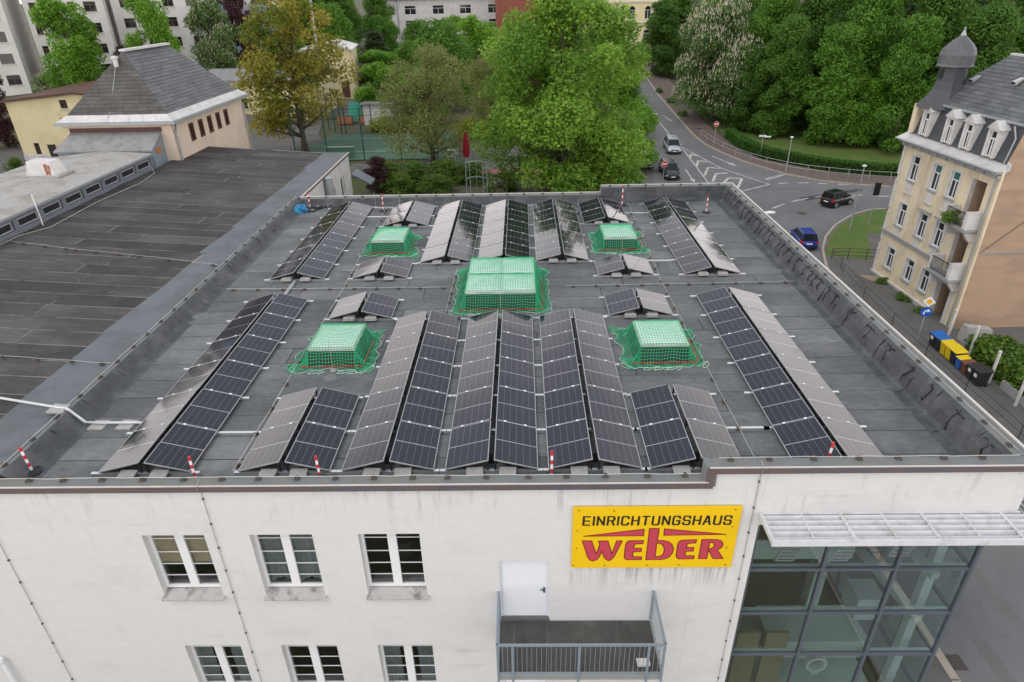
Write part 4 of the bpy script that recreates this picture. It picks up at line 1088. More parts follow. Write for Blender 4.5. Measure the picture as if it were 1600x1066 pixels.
def down_wire(label, x, z0, z1, dx=0):
    t = thing('down_conductor', label, 'lightning wire', (x, YF - .03, z0), 0, 'down conductors on the white front'); k = MB(); k.tube([(0, .1, .1), (0, -.07, .05), (0, -.07, -.12), (0, 0, -.2), (dx, 0, z1 - z0)], .009, 5); k.build('wire', dk, t)
    z = -.45
    while z > z1 - z0: q = MB(); q.box(-.018, -.02, -.022, .018, .025, .022); q.build('wall_clip', m_hold, t, loc=(dx * z / (z1 - z0), 0, z)); z -= .82
down_wire('thin wire running down the wall between the first and second window columns', -3.53, .32, -10.2)
down_wire('thin wire running down the wall right of the yellow sign', 9.93, .74, -10.2)
down_wire('thin wire running down the left end of the white wall', -9.16, -.9, -10.2, -.03)
pp = thing('downpipe', 'white plastic downpipe at the lower left end of the wall', 'downpipe', (-10.85, YF - .12, -10.2)); k = MB(); k.tube([(0, 0, 0), (0, 0, 4.2)], .06, 10); k.build('pipe', m_white, pp)
for z in (2.0, 4.0): k = MB(); k.lathe([(.075, 0), (.075, .07)], 10, 0, 0, z); k.build('bracket', m_trim, pp)

# ------------------------------------------------------------------ rods in front of the skylights (thin air terminals)
for (x, y, h, l) in ((-1.78, 5.15, 1.15, 'thin lightning rod standing at the front left net'), (3.52, 8.95, 1.0, 'thin lightning rod standing at the front of the big net'), (9.6, 14.4, 1.6, 'thin lightning rod near the back right net'), (8.85, 15.1, 1.1, 'thin lightning rod standing at the front of the back right net'), (-3.95, 23.2, .9, 'thin lightning rod at the back edge left of the marker pole'), (-2.6, 23.3, .9, 'thin lightning rod at the back edge right of the marker pole')):
    t = thing('lightning_rod', l, 'lightning rod', (x, y, 0)); k = MB(); k.tube([(0, 0, .05), (.0, 0, h)], .008, 5); k.build('rod', m_wire, t); k = MB(); k.lathe([(.10, 0), (.10, .05), (.03, .07)], 12); k.build('foot', m_conc, t)

# ------------------------------------------------------------------ red and white marker poles
def marker(x, y, z, h, label, lean=(0, 0)):
    t = thing('marker_pole', label, 'marker pole', (x, y, z), 0, 'red and white marker poles along the roof edge')
    k = MB(); k.lathe([(.24, 0), (.24, .03), (.20, .07), (.06, .09)], 18); k.build('base', m_black, t)
    n = 6
    for i in range(n):
        a = .08 + (h - .08) * i / n; b = .08 + (h - .08) * (i + 1) / n
        k = MB(); k.tube([(lean[0] * a, lean[1] * a, a), (lean[0] * b, lean[1] * b, b)], .032, 8); k.build('band', m_white if i % 2 == 0 else m_red, t)
    return t
marker(-8.30, .22, 0, .80, 'red and white marker pole at the front left roof corner', (-.06, 0))
marker(-3.86, -.20, 0, .80, 'red and white marker pole in front of the long front left row')
marker(-.72, -.22, 0, .80, 'red and white marker pole in front of the short front left row', (-.02, 0))
marker(5.02, -.20, 0, .88, 'red and white marker pole in the front middle, right of the balcony door')
marker(11.72, -.12, 0, 1.0, 'red and white marker pole half hidden behind the raised front edge', (.05, 0))
marker(-3.40, 22.6, 0, .95, 'red and white marker pole at the back edge beside the twin panel row')
marker(-7.75, 23.35, 0, .95, 'red and white marker pole at the back left among black discs')
marker(9.95, 22.9, 0, 1.1, 'red and white marker pole at the back against the raised parapet')
marker(14.25, 21.35, 0, .95, 'red and white marker pole on the free felt at the back right corner')
for i, (x, y, z, l) in enumerate(((-7.95, 22.95, 0, 'black disc base nearest to the blue sack'), (-7.45, 22.75, 0, 'black disc base lying in front of the group'), (-7.2, 23.2, 0, 'black disc base in the middle of the group'), (-6.75, 23.5, 0, 'black disc base farthest right of the group'), (-7.25, 23.22, .085, 'black disc base stacked on top of another'))):
    t = thing('spare_base', l, 'pole base', (x, y, z), 0, 'spare black pole bases'); k = MB(); k.lathe([(.24, 0), (.25, .02), (.22, .07), (.07, .08)], 16); k.build('disc', m_black, t); k = MB(); k.lathe([(.06, .08), (.05, .10)], 8); k.build('socket', m_galv, t)
bs = thing('sack', 'crumpled blue sack lying in the back left corner of the roof', 'sack', (-8.05, 22.6, 0))
k = MB(); g = []
for i in range(9):
    row = []
    for j in range(14):
        an = 2 * PI * j / 14; u = i / 8; r = (.34 * math.sin(PI * min(1, .35 + u * .62)) ** .7) * (1 + .22 * math.sin(an * 3 + i) + .1 * math.sin(an * 5 + 2 * i)); row.append((r * 1.1 * math.cos(an), r * math.sin(an), .01 + .42 * u + .05 * math.sin(an * 2 + i)))
    g.append(row)
for i in range(8):
    for j in range(14): k.poly([g[i][j], g[i][(j + 1) % 14], g[i + 1][(j + 1) % 14], g[i + 1][j]])
k.poly(g[8]); k.build('bag', m_bluebag, bs)
k = MB(); k.tube([(.05, -.1, .4), (.25, -.2, .5), (.4, -.3, .25), (.45, -.35, .03)], .03, 5); k.build('drawstring', m_bluebag, bs)

# ------------------------------------------------------------------ cable conduits
cd = thing('cable_conduit', 'silver cable conduit on concrete slabs crossing from the brown wing to the front left row', 'conduit', (-8.9, 2.4, .36))
k = MB(); b0 = Vector((-8.9, 2.4, .36))
k.tube([Vector(p) - b0 for p in ((-14.5, 3.35, .72), (-11.2, 3.05, .50), (-9.1, 2.55, .47), (-8.7, 2.48, .47), (-8.15, 2.30, .09), (-7.8, 2.27, .09), (-6.6, 2.27, .09), (-6.3, 2.2, .08))], .04, 8); k.build('conduit', m_alu, cd)
for (x, y, z, r) in ((-8.92, 2.48, .415, .0), (-7.75, 2.25, 0, 0), (-6.95, 2.25, 0, 0)):
    k = MB(); k.box(-.22, -.22, 0, .22, .22, .045); o = k.build('slab', m_conc, cd, loc=Vector((x, y, z)) - b0); o.rotation_euler = (0, R(8) if z else 0, R(rnd.uniform(-4, 4)))
c2 = thing('cable_conduit', 'short grey conduit linking the front left and back left rows', 'conduit', (-5.25, 10.6, .06)); k = MB(); k.tube([(0, -.3, 0), (-.02, 1.9, 0)], .06, 8); k.build('conduit', m_galv, c2)
for y in (.3, 1.3): k = MB(); k.box(-.09, y - .03, -.055, .09, y + .03, .065); k.build('clip', m_galv, c2)
from mathutils.geometry import tessellate_polygon
# ------------------------------------------------------------------ yellow shop sign
sgn = thing('shop_sign', 'yellow sign reading EINRICHTUNGSHAUS WEBER in black and red on the white wall', 'sign', (5.53, YF - .05, -2.51))
SX, SZ = 5.53, -2.51
k = MB(); k.box(0, -.02, 0, 4.11, .02, 1.525); k.build('lower_panel', m_yellow, sgn)
k = MB(); k.box(0, -.02, 1.531, 4.11, .02, 2.06); k.build('upper_panel', m_yellow, sgn)
LET = {
 'W': ([(5.78, -1.55), (6.02, -1.555), (6.15, -2.0), (6.23, -1.7), (6.19, -1.56), (6.43, -1.56), (6.55, -2.0), (6.65, -1.56), (6.79, -1.56), (6.62, -2.09), (6.56, -2.2), (6.49, -2.255), (6.42, -2.22), (6.36, -2.13), (6.29, -1.92), (6.24, -2.11), (6.17, -2.22), (6.07, -2.26), (5.99, -2.22), (5.94, -2.12)], None),
 'E': ([(7.32, -1.55), (7.315, -1.66), (7.13, -1.67), (7.10, -1.71), (7.09, -1.82), (7.29, -1.82), (7.285, -1.94), (7.085, -1.94), (7.08, -2.07), (7.11, -2.115), (7.32, -2.12), (7.315, -2.22), (6.94, -2.22), (6.89, -2.18), (6.87, -2.09), (6.88, -1.73), (6.9, -1.62), (6.95, -1.56)], None),
 'L': ([(5.82, -1.395), (7.31, -1.165), (7.305, -1.39)], None),
 'B': ([(7.44, -1.15), (7.68, -1.15), (7.67, -1.55), (7.83, -1.56), (7.96, -1.6), (8.05, -1.7), (8.1, -1.83), (8.09, -1.99), (8.02, -2.13), (7.92, -2.2), (7.81, -2.22), (7.43, -2.22)], [(7.66, -1.65), (7.73, -1.65), (7.81, -1.7), (7.86, -1.81), (7.87, -1.94), (7.84, -2.06), (7.77, -2.11), (7.66, -2.11)]),
 'R_': ([(7.81, -1.16), (9.36, -1.36), (7.815, -1.38)], None),
 'E2': ([(8.65, -1.53), (8.64, -1.65), (8.47, -1.66), (8.43, -1.69), (8.42, -1.8), (8.61, -1.8), (8.605, -1.93), (8.42, -1.935), (8.41, -2.04), (8.44, -2.09), (8.65, -2.09), (8.645, -2.2), (8.27, -2.205), (8.22, -2.17), (8.19, -2.08), (8.19, -1.72), (8.21, -1.6), (8.28, -1.55)], None),
 'R': ([(8.78, -1.53), (9.12, -1.53), (9.24, -1.56), (9.31, -1.63), (9.33, -1.73), (9.29, -1.83), (9.21, -1.89), (9.4, -2.2), (9.14, -2.2), (8.99, -1.89), (8.985, -1.89), (8.98, -2.2), (8.77, -2.2)], [(8.99, -1.64), (9.06, -1.63), (9.11, -1.7), (9.11, -1.79), (9.05, -1.84), (8.98, -1.85)])}
def letter(outer, hole):
    k = MB(); loops = [[Vector((x - SX, z - SZ, 0)) for x, z in outer]]
    if hole: loops.append([Vector((x - SX, z - SZ, 0)) for x, z in hole])
    allp = [p for l in loops for p in l]
    for t in tessellate_polygon(loops): k.poly([(allp[i].x, -.024, allp[i].y) for i in t], 0)
    for l in loops:
        for a, b in zip(l, l[1:] + l[:1]):
            d = (b - a).normalized(); s = Vector((-d.y, d.x, 0)) * .011; e = d * .008
            k.poly([((a - s - e).x, -.027, (a - s - e).y), ((b - s + e).x, -.027, (b - s + e).y), ((b + s + e).x, -.027, (b + s + e).y), ((a + s - e).x, -.027, (a + s - e).y)], 1)
    return k
for nme, (o_, h_) in LET.items(): letter(o_, h_).build('roof_stroke' if nme in ('L', 'R_') else 'letter', [m_signred, m_wine], sgn)
# black line of lettering, drawn with square strokes
S5 = {'E': [[(1, 0), (0, 0), (0, 1), (1, 1)], [(0, .5), (.9, .5)]], 'I': [[(.0, 0), (.0, 1)]], 'N': [[(0, 0), (0, 1), (1, 0), (1, 1)]], 'R': [[(0, 0), (0, 1), (.8, 1), (1, .85), (1, .65), (.8, .5), (0, .5)], [(.6, .5), (1, 0)]],
      'C': [[(1, .75), (1, .85), (.85, 1), (.15, 1), (0, .85), (0, .15), (.15, 0), (.85, 0), (1, .15), (1, .25)]], 'H': [[(0, 0), (0, 1)], [(1, 0), (1, 1)], [(0, .5), (1, .5)]], 'T': [[(0, 1), (1, 1)], [(.5, 0), (.5, 1)]],
      'U': [[(0, 1), (0, .15), (.15, 0), (.85, 0), (1, .15), (1, 1)]], 'G': [[(1, .75), (1, .85), (.85, 1), (.15, 1), (0, .85), (0, .15), (.15, 0), (.85, 0), (1, .15), (1, .47), (.55, .47)]], 'S': [[(1, .75), (1, .85), (.85, 1), (.15, 1), (0, .87), (0, .62), (.15, .5), (.85, .5), (1, .38), (1, .13), (.85, 0), (.15, 0), (0, .15), (0, .25)]], 'A': [[(0, 0), (.42, 1), (.58, 1), (1, 0)], [(.2, .33), (.8, .33)]]}
x = 5.79 - SX; total = 3.62; word = 'EINRICHTUNGSHAUS'
ws = [(.0 if c == 'I' else .155) for c in word]; gap_ = (total - sum(ws)) / (len(word) - 1) 
zb_, zt_ = 1.53 - .045, 1.76
k = MB(); layer = 0
for c, wd in zip(word, ws):
    for st in S5[c]:
        for a, b in zip(st, st[1:]):
            A = Vector((x + a[0] * wd + a[1] * .012, zb_ + a[1] * (zt_ - zb_))); B = Vector((x + b[0] * wd + b[1] * .012, zb_ + b[1] * (zt_ - zb_)))
            d = (B - A).normalized(); vert = abs(d.y) > .5; wdt = .026 if vert else .021
            s = Vector((-d.y, d.x)) * wdt; e = d * (.018 if True else 0)
            layer = (layer + 1) % 7; y = -.0235 - layer * .0005
            P = [A - s - e, B - s + e, B + s + e, A + s - e]
            k.poly([(p.x, y, p.y) for p in P])
    x += wd + gap_
k.build('lettering', m_ink, sgn)
k = MB()
for (u, v) in ((.15, 1.97), (1.0, 1.95), (3.95, 1.96), (3.95, 1.4), (.12, 1.3), (.12, .7), (3.9, .7), (.05, .1), (.85, .09), (1.95, .09), (2.75, .1), (3.95, .09)): k.box(u - .016, -.03, v - .016, u + .016, -.021, v + .016)
k.build('screws', m_hold, sgn)

# ------------------------------------------------------------------ generic windows for houses; local frame: x along the wall, -y outwards
def house_window(parent, x, z, wd, ht, y=0., frame=m_wfr, cross=True, sill=True, surround=None, pane=m_wglass, rec=.12, off=None):
    f = MB(); t = .07
    y0 = y + rec
    f.box(x, y0, z, x + t, y0 + .06, z + ht); f.box(x + wd - t, y0, z, x + wd, y0 + .06, z + ht); f.box(x + t, y0, z, x + wd - t, y0 + .06, z + t); f.box(x + t, y0, z + ht - t, x + wd - t, y0 + .06, z + ht)
    if cross:
        zz = z + ht * .68; f.box(x + t, y0 - .01, zz - .04, x + wd - t, y0 + .05, zz + .04); f.box(x + wd / 2 - .045, y0 - .008, z + t, x + wd / 2 + .045, y0 + .05, zz - .041)
    o = f.build('window', frame, parent)
    g = MB(); g.box(x + t * .8, y0 + .02, z + t * .8, x + wd - t * .8, y0 + .03, z + ht - t * .8); g.build('pane', pane, o)
    if sill: s = MB(); s.box(x - .1, y - .12, z - .09, x + wd + .1, y + rec + .02, z - .002); s.build('sill', m_trimgrey if surround else m_trim, o)
    if surround:
        s = MB(); q = .14; s.box(x - q, y - .045, z - .0, x, y + .001, z + ht + q); s.box(x + wd, y - .045, z - .0, x + wd + q, y + .001, z + ht + q); s.box(x, y - .045, z + ht, x + wd, y + .001, z + ht + q)
        s.build('surround', surround, o)
    return o
def slate_course(parent, quad, rows, w_, mats_, name='slate', bond=.5, lift=.025):
    """rows of overlapping tiles on a planar quad given as [bottom left, bottom right, top right, top left]"""
    a, b, c, d = [Vector(p) for p in quad]; nrm = (b - a).cross(d - a).normalized()
    cnt = 0
    for r in range(rows):
        v0 = r / rows; v1 = min(1, (r + 1.12) / rows)
        l0, r0 = a.lerp(d, v0), b.lerp(c, v0); l1, r1 = a.lerp(d, v1), b.lerp(c, v1)
        n = max(1, int(round((r0 - l0).length / w_))); sh = (r % 2) * bond
        for i in range(n + (1 if sh else 0)):
            u0 = max(0, (i - sh) / n) ; u1 = min(1, (i + 1 - sh) / n)
            if u1 - u0 < .15 / n: continue
            g = .006 / max(.1, (r0 - l0).length)
            p = [l0.lerp(r0, u0 + g), l0.lerp(r0, u1 - g), l1.lerp(r1, u1 - g), l1.lerp(r1, u0 + g)]
            jt = rnd.uniform(0, .008)
            k = MB(); up = [p[0] + nrm * (lift + jt), p[1] + nrm * (lift + jt * .5), p[2] + nrm * .004, p[3] + nrm * .004]
            k.hull8([q - nrm * .02 for q in p] + up); k.build(name, mats_[0] if rnd.random() > .2 else mats_[1], parent); cnt += 1
    return cnt

# ------------------------------------------------------------------ old apartment house on the right
HZ = math.atan2(-.99905, .0436)
house = thing('apartment_house', 'old cream apartment house with slate mansard roof and corner turret right of the street', 'house', (32.92, 36.06, -10.2), HZ)
hl = 9.3; hx0 = -.85; DEP = 16
wins = []
FL = ((8.05, 1.75), (4.6, 1.72), (1.2, 1.62))
WXH = ((.46, .90), (3.02, .90), (5.0, .88))
hh = []
for z, ht in FL:
    for x, wd in WXH: hh.append((x, z, x + wd, z + ht))
hh += [(7.05, 7.05, 8.4, 9.8), (7.05, 3.6, 8.4, 6.3), (6.9, .0, 8.3, 2.75)]
cel = [(.5, -.02, 1.1, .25)]
k = MB(); wall_open(k, (hx0, hl), (.3, 10.75), [h for h in hh if h[1] > .3], 0, .35, 0, 0) if False else None
k = MB(); wall_open(k, (hx0, hl), (-.3, 10.75), hh, 0, .3, 0, 1)
k.build('facade', [m_cream, m_trim], house)
k = MB(); k.poly([(hx0, 0, -.3), (hx0, 0, 10.75), (hx0, DEP, 10.75), (hx0, DEP, -.3)]); k.poly([(hx0, DEP, -.3), (hx0, DEP, 10.75), (hl, DEP, 10.75), (hl, DEP, -.3)]); k.build('rear_walls', m_cream, house)
k = MB(); prof = [(0, -.3), (0, 10.9), (.62, 13.45), (4.1, 16.5), (12.0, 16.5), (DEP, 13.4), (DEP, -.3)]
k.poly([(hl, y, z) for y, z in prof]); k.poly([(hl - .25, y, z) for y, z in prof[::-1]])
k.build('gable_wall', m_gable, house)
k = MB(); k.bar((hl + .02, .05, -.2), (hl + .02, .05, 10.8), .10, .14, up=(0, 1, 0)); k.build('gable_edge', m_cream, house)
k = MB(); k.bar((hl + .03, .3, 5.55), (hl + .03, DEP, 5.55), .06, .10); k.build('gable_ledge', m_zinc, house)
k = MB(); k.tube([(hl + .03, .3, 5.6), (hl + .03, 8.5, 13.2)], .02, 4); k.build('gable_cable', m_hold, house)
k = MB(); k.tube([(hl - .18, -.14, 0), (hl - .18, -.14, 10.3), (hl - .18, -.3, 10.7)], .06, 8); k.build('downpipe', m_zinc, house); k = MB(); k.tube([(hl - .25, .05, 10.95), (hl - .25, .3, 12.6), (hl - .7, .35, 13.25)], .05, 8); k.build('downpipe', m_zinc, house)
# plinth, ledges, cornice
k = MB(); k.box(hx0 - .08, -.10, -.3, 6.72, -.002, .28); k.build('plinth', m_trimgrey, house); k = MB(); k.box(hx0 - .1, -.14, .282, 6.72, -.002, .42); k.build('plinth_cap', m_trim, house)
k = MB(); k.box(hx0 - .06, -.12, 3.62, 6.6, -.002, 3.82); k.box(hx0 - .1, -.16, 3.825, 6.6, -.002, 3.90); k.build('string_course', m_trimgrey, house)
k = MB(); k.box(hx0 - .12, -.22, 10.3, hl + .02, -.002, 10.52); k.box(hx0 - .3, -.45, 10.6, hl + .04, .3, 10.75)
for i in range(11): x = hx0 + .3 + i * .95; k.box(x, -.38, 10.35, x + .2, -.222, 10.6)
k.build('cornice', m_trimgrey, house)
k = MB(); k.hull8([(hx0 - .4, -.58, 10.755), (hl + .06, -.58, 10.755), (hl + .06, .35, 10.755), (hx0 - .4, .35, 10.755), (hx0 - .4, -.58, 10.82), (hl + .06, -.58, 10.82), (hl + .06, .35, 11.25), (hx0 - .4, .35, 11.25)]); k.build('eaves_sheet', m_lead, house)
k = MB(); k.tube([(hx0 - .4, -.62, 10.76), (hl + .05, -.62, 10.76)], .07, 8); k.build('eaves_gutter', m_zinc, house)
for i in range(4):
    k = MB(); z0 = .5 + i * 2.55; 
    k.box(hx0 - .03, -.06, z0, hx0 + .22, -.002, z0 + 2.2); k.build('quoin', m_trim, house)
k = MB(); k.box(2.12, -.07, .42, 2.38, -.002, 3.6); k.box(2.12, -.07, 3.91, 2.38, -.002, 10.29); k.build('pilaster', m_cream, house)
m_win_teal = mat('window_with_blind', (.05, .16, .15), .12, .1, 3)
for fi, (z, ht) in enumerate(FL):
    for wi, (x, wd) in enumerate(WXH):
        o = house_window(house, x, z, wd, ht, 0, m_wfr, True, True, m_trim)
        if fi == 0 and wi > 0: g = MB(); g.box(x + .08, .125, z + ht * .7, x + wd - .08, .138, z + ht - .08); g.build('blind', m_win_teal, o)
        if fi < 2: k = MB(); k.box(x + .12, -.05, z - .85, x + wd - .12, -.002, z - .14); k.box(x - .02, -.1, z - .98, x + wd + .02, -.002, z - .86); k.build('apron', m_trim, house)
        if fi == 1 and wi > 0: k = MB(); k.box(x - .25, -.2, z + ht + .16, x + wd + .25, -.002, z + ht + .28); k.build('hood', m_trimgrey, house)
for x in (.5, 3.1, 5.1):
    k = MB(); k.box(x, -.13, -.18, x + .55, -.102, .18); o = k.build('cellar_window', m_trim, house); g = MB(); g.box(x + .1, -.14, -.12, x + .45, -.131, .12); g.build('pane', m_wglass, o)
# loggias and balconies
for z0, z1, planted in ((7.05, 9.8, True), (3.6, 6.3, False)):
    k = MB(); k.poly([(7.05, .3, z0), (8.4, .3, z0), (8.4, 1.5, z0), (7.05, 1.5, z0)]); k.poly([(7.05, 1.5, z0), (8.4, 1.5, z0), (8.4, 1.5, z1), (7.05, 1.5, z1)]); k.poly([(7.05, .3, z0), (7.05, 1.5, z0), (7.05, 1.5, z1), (7.05, .3, z1)]); k.poly([(8.4, .3, z0), (8.4, 1.5, z0), (8.4, 1.5, z1), (8.4, .3, z1)]); k.poly([(7.05, .3, z1), (8.4, .3, z1), (8.4, 1.5, z1), (7.05, 1.5, z1)])
    lo = k.build('loggia', m_gable, house)
    k = MB(); k.box(7.2, 1.46, z0 + .05, 8.2, 1.49, z1 - .3); k.build('loggia_door', m_wglass, lo)
    k = MB(); k.box(6.55, -.95, z0 - .22, 8.95, -.05, z0 - .05); k.box(6.7, -.8, z0 - .36, 8.8, -.05, z0 - .221); bo = k.build('balcony', m_trimgrey, house)
    k = MB(); k.box(6.58, -.92, z0 - .05, 6.78, -.05, z0 + .95); k.build('pier', m_trim, bo); k = MB(); k.box(8.62, -.95, z0 - .05, 8.9, -.05, z0 + 1.05); k.build('pier', m_trim, bo); k = MB(); k.hull8([(6.75, -.7, z0 - .95), (7.0, -.7, z0 - .95), (7.0, -.002, z0 - .95), (6.75, -.002, z0 - .95), (6.75, -.75, z0 - .37), (7.0, -.75, z0 - .37), (7.0, -.002, z0 - .37), (6.75, -.002, z0 - .37)]); k.build('bracket', m_trim, bo); k = MB(); k.hull8([(8.5, -.3, z0 - .95), (8.75, -.3, z0 - .95), (8.75, -.002, z0 - .95), (8.5, -.002, z0 - .95), (8.5, -.75, z0 - .37), (8.75, -.75, z0 - .37), (8.75, -.002, z0 - .37), (8.5, -.002, z0 - .37)]); k.build('bracket', m_trim, bo)
    k = MB(); k.bar((6.78, -.88, z0 + .9), (8.62, -.88, z0 + .9), .05, .04); k.bar((6.78, -.88, z0 + .05), (8.62, -.88, z0 + .05), .03, .03)
    for i in range(15): x = 6.86 + i * .122; k.tube([(x, -.88, z0 + .05), (x, -.98 if i % 1 == 0 else -.88, z0 + .35), (x, -.88, z0 + .6), (x, -.88, z0 + .9)], .013, 4)
    k.build('railing', m_black, bo)
    if planted: planter_at = (7.7, -.9, z0 + .55)
k = MB(); k.poly([(6.9, .3, 0), (8.3, .3, 0), (8.3, 1.3, 0), (6.9, 1.3, 0)]); k.poly([(6.9, 1.3, 0), (8.3, 1.3, 0), (8.3, 1.3, 2.75), (6.9, 1.3, 2.75)]); k.poly([(6.9, .3, 0), (6.9, 1.3, 0), (6.9, 1.3, 2.75), (6.9, .3, 2.75)]); k.poly([(8.3, .3, 0), (8.3, 1.3, 0), (8.3, 1.3, 2.75), (8.3, .3, 2.75)]); k.poly([(6.9, .3, 2.75), (8.3, .3, 2.75), (8.3, 1.3, 2.75), (6.9, 1.3, 2.75)]); po = k.build('porch', m_gable, house)
k = MB(); k.box(7.1, 1.24, .05, 8.1, 1.29, 2.3); k.build('entrance_door', m_brown, po)
k = MB(); k.box(6.7, -.08, .0, 6.9, -.002, 2.95); k.box(8.3, -.08, 0, 8.5, -.002, 2.95); k.box(6.9, -.08, 2.75, 8.3, -.002, 2.95); k.build('door_surround', m_trim, house)
# mansard roof
k = MB(); k.poly([(hx0 + .05, .1, 11.2), (hl, .1, 11.2), (hl, .62, 13.42), (hx0 + .45, .62, 13.42)]); k.poly([(hx0 + .05, .1, 11.2), (hx0 + .45, .62, 13.42), (hx0 + .45, DEP - .6, 13.42), (hx0 + .05, DEP, 11.2)])
k.poly([(hx0 + .45, .62, 13.42), (hl, .62, 13.42), (hl, 4.1, 16.48), (1.6, 4.1, 16.48)]); k.poly([(hx0 + .45, .62, 13.42), (1.6, 4.1, 16.48), (1.6, 12, 16.48), (hx0 + .45, DEP - .6, 13.42)]); k.poly([(1.6, 4.1, 16.48), (hl, 4.1, 16.48), (hl, 12, 16.48), (1.6, 12, 16.48)])
k.build('roof', m_slate_dark, house)
m_slate2 = mat('slate_tiles_pale', (.115, .12, .125), .6, .2, 4, rand=.15, spec=.5)
slate_course(house, [(hx0 + .07, .09, 11.22), (hl, .09, 11.22), (hl, .61, 13.4), (hx0 + .45, .61, 13.4)], 7, 1.15, (m_slate_dark, m_slate_dark))
slate_course(house, [(hx0 + .5, .5, 13.46), (hl, .5, 13.46), (hl, 4.1, 16.52), (1.6, 4.1, 16.52)], 15, .82, (m_slate, m_slate2))
k = MB(); k.box(hx0 + .2, .36, 13.34, hl, .56, 13.47); k.build('mansard_gutter', m_zinc, house)
k = MB(); k.box(1.5, 4.02, 16.5, hl + .05, 4.3, 16.62); k.build('ridge_flashing', m_lead, house)
k = MB(); k.box(hl - .05, .1, 10.9, hl + .06, .2, 11.3); k.build('verge_stone', m_trim, house)
for x in (1.4, 4.9):
    k = MB(); y, z = 2.1 + (x > 3) * .3, 14.9 + (x > 3) * .25; z += .12; k.hull8([(x, y - .2, z - .2), (x + .34, y - .2, z - .2), (x + .34, y + .25, z + .2), (x, y + .25, z + .2), (x, y - .3, z + .02), (x + .34, y - .3, z + .02), (x + .34, y + .25, z + .26), (x, y + .25, z + .26)]); o = k.build('roof_window', m_lead if x > 3 else m_zinc, house)
    g = MB(); g.box(x + .05, y - .32, z - .13, x + .29, y - .28, z + .0); g.build('pane', m_wglass, o)
for x in (.38, 3.02, 4.92, 7.18):
    k = MB(); z0, z1 = 11.28, 12.95; wd = .98; y0 = -.10
    k.box(x, y0, z0, x + .2, .75, z1); k.box(x + wd - .2, y0, z0, x + wd, .75, z1); k.box(x + .2, y0, z1 - .15, x + wd - .2, .75, z1); k.box(x + .2, y0 + .1, z0, x + wd - .2, .5, z0 + .12)
    dm = k.build('dormer', m_trim, house)
    k = MB(); k.extrude([(x - .1, z1), (x + wd + .1, z1), (x + wd / 2, z1 + .5)], lambda p: (p[0], y0 - .1, p[1]), lambda p: (p[0], .95, p[1])); k.build('dormer_roof', m_lead, dm)
    k = MB(); k.box(x + .2, y0 + .12, z0 + .12, x + .26, y0 + .17, z1 - .15); k.box(x + wd - .26, y0 + .12, z0 + .12, x + wd - .2, y0 + .17, z1 - .15); k.box(x + wd / 2 - .04, y0 + .115, z0 + .12, x + wd / 2 + .04, y0 + .165, z1 - .62); k.box(x + .26, y0 + .11, z1 - .62, x + wd - .26, y0 + .16, z1 - .54)
    k.build('window_frame', m_wfr, dm); k = MB(); k.box(x + .2, y0 + .15, z0 + .12, x + wd - .2, y0 + .16, z1 - .15); k.build('pane', m_wglass, dm)
# corner turret
k = MB(); n = 8; tx, ty = .35, 1.25
k.lathe([(1.75, 13.1), (1.58, 13.45), (1.2, 13.85), (.98, 14.3), (.88, 14.8), (.86, 15.75)], n, tx, ty, 0, 0, PI / 8); tu = k.build('turret', m_slate_dark, house)
k = MB(); k.lathe([(.88, 15.75), (1.16, 15.78), (1.10, 15.92), (1.10, 16.2), (1.12, 16.5), (1.02, 16.85), (.74, 17.2), (.46, 17.45), (.26, 17.62), (.12, 17.76)], n, tx, ty, 0, 0, PI / 8); k.build('turret_cap', m_slate, tu)
k = MB(); k.lathe([(.2, 17.66), (.06, 18.0), (.04, 18.05), (.07, 18.12), (.01, 18.22)], 10, tx, ty); k.build('finial', m_zinc, tu)
for an in (PI, PI * 1.25, PI * 1.5): 
    k = MB(); c, s = math.cos(an), math.sin(an); p = Vector((tx + c * .80, ty + s * .80, 15.0)); t = Vector((-s, c, 0)) * .22; nn = Vector((c, s, 0)) * .03
    k.hull8([p - t - nn, p + t - nn, p + t + nn, p - t + nn, p - t - nn + Vector((0, 0, .6)), p + t - nn + Vector((0, 0, .6)), p + t + nn + Vector((0, 0, .6)), p - t + nn + Vector((0, 0, .6))]); k.build('louvre', m_black, tu)
k = MB(); k.box(hx0 - .05, -.06, 11.25, hx0 + .42, .5, 13.2); k.build('corner_pier', m_cream, house)

# ------------------------------------------------------------------ hip roofed hall behind the wing
hall = thing('hip_roof_hall', 'pale pink hall with steep dark hipped slate roof behind the brown wing', 'building', (-22.6, 38, -6))
def hb(mb, name, mats_, par=None): 
    o = mb.build(name, mats_, par or hall)
    if par is None: o.location = -Vector(hall.location)
    return o
hx, hX, hy, hY, he = -26.0, -19.0, 31.9, 44.3, 3.45
k = MB(); hw = []
for i in range(5): hw.append((34.2 + i * 1.52, 1.75, 34.2 + i * 1.52 + .72, 2.95))
Yb = sorted(set([hy, hY] + [h[0] for h in hw] + [h[2] for h in hw])); Zb = [-6, 1.75, 2.95, he]
for i in range(len(Yb) - 1):
    for j in range(3):
        cy = (Yb[i] + Yb[i + 1]) / 2
        if j == 1 and any(h[0] < cy < h[2] for h in hw): continue
        k.poly([(hX, Yb[i], Zb[j]), (hX, Yb[i + 1], Zb[j]), (hX, Yb[i + 1], Zb[j + 1]), (hX, Yb[i], Zb[j + 1])])
k.poly([(hx, hy, -6), (hX, hy, -6), (hX, hy, he), (hx, hy, he)]); k.poly([(hx, hy, -6), (hx, hY, -6), (hx, hY, he), (hx, hy, he)]); k.poly([(hx, hY, -6), (hX, hY, -6), (hX, hY, he), (hx, hY, he)])
hb(k, 'wall', m_pink)
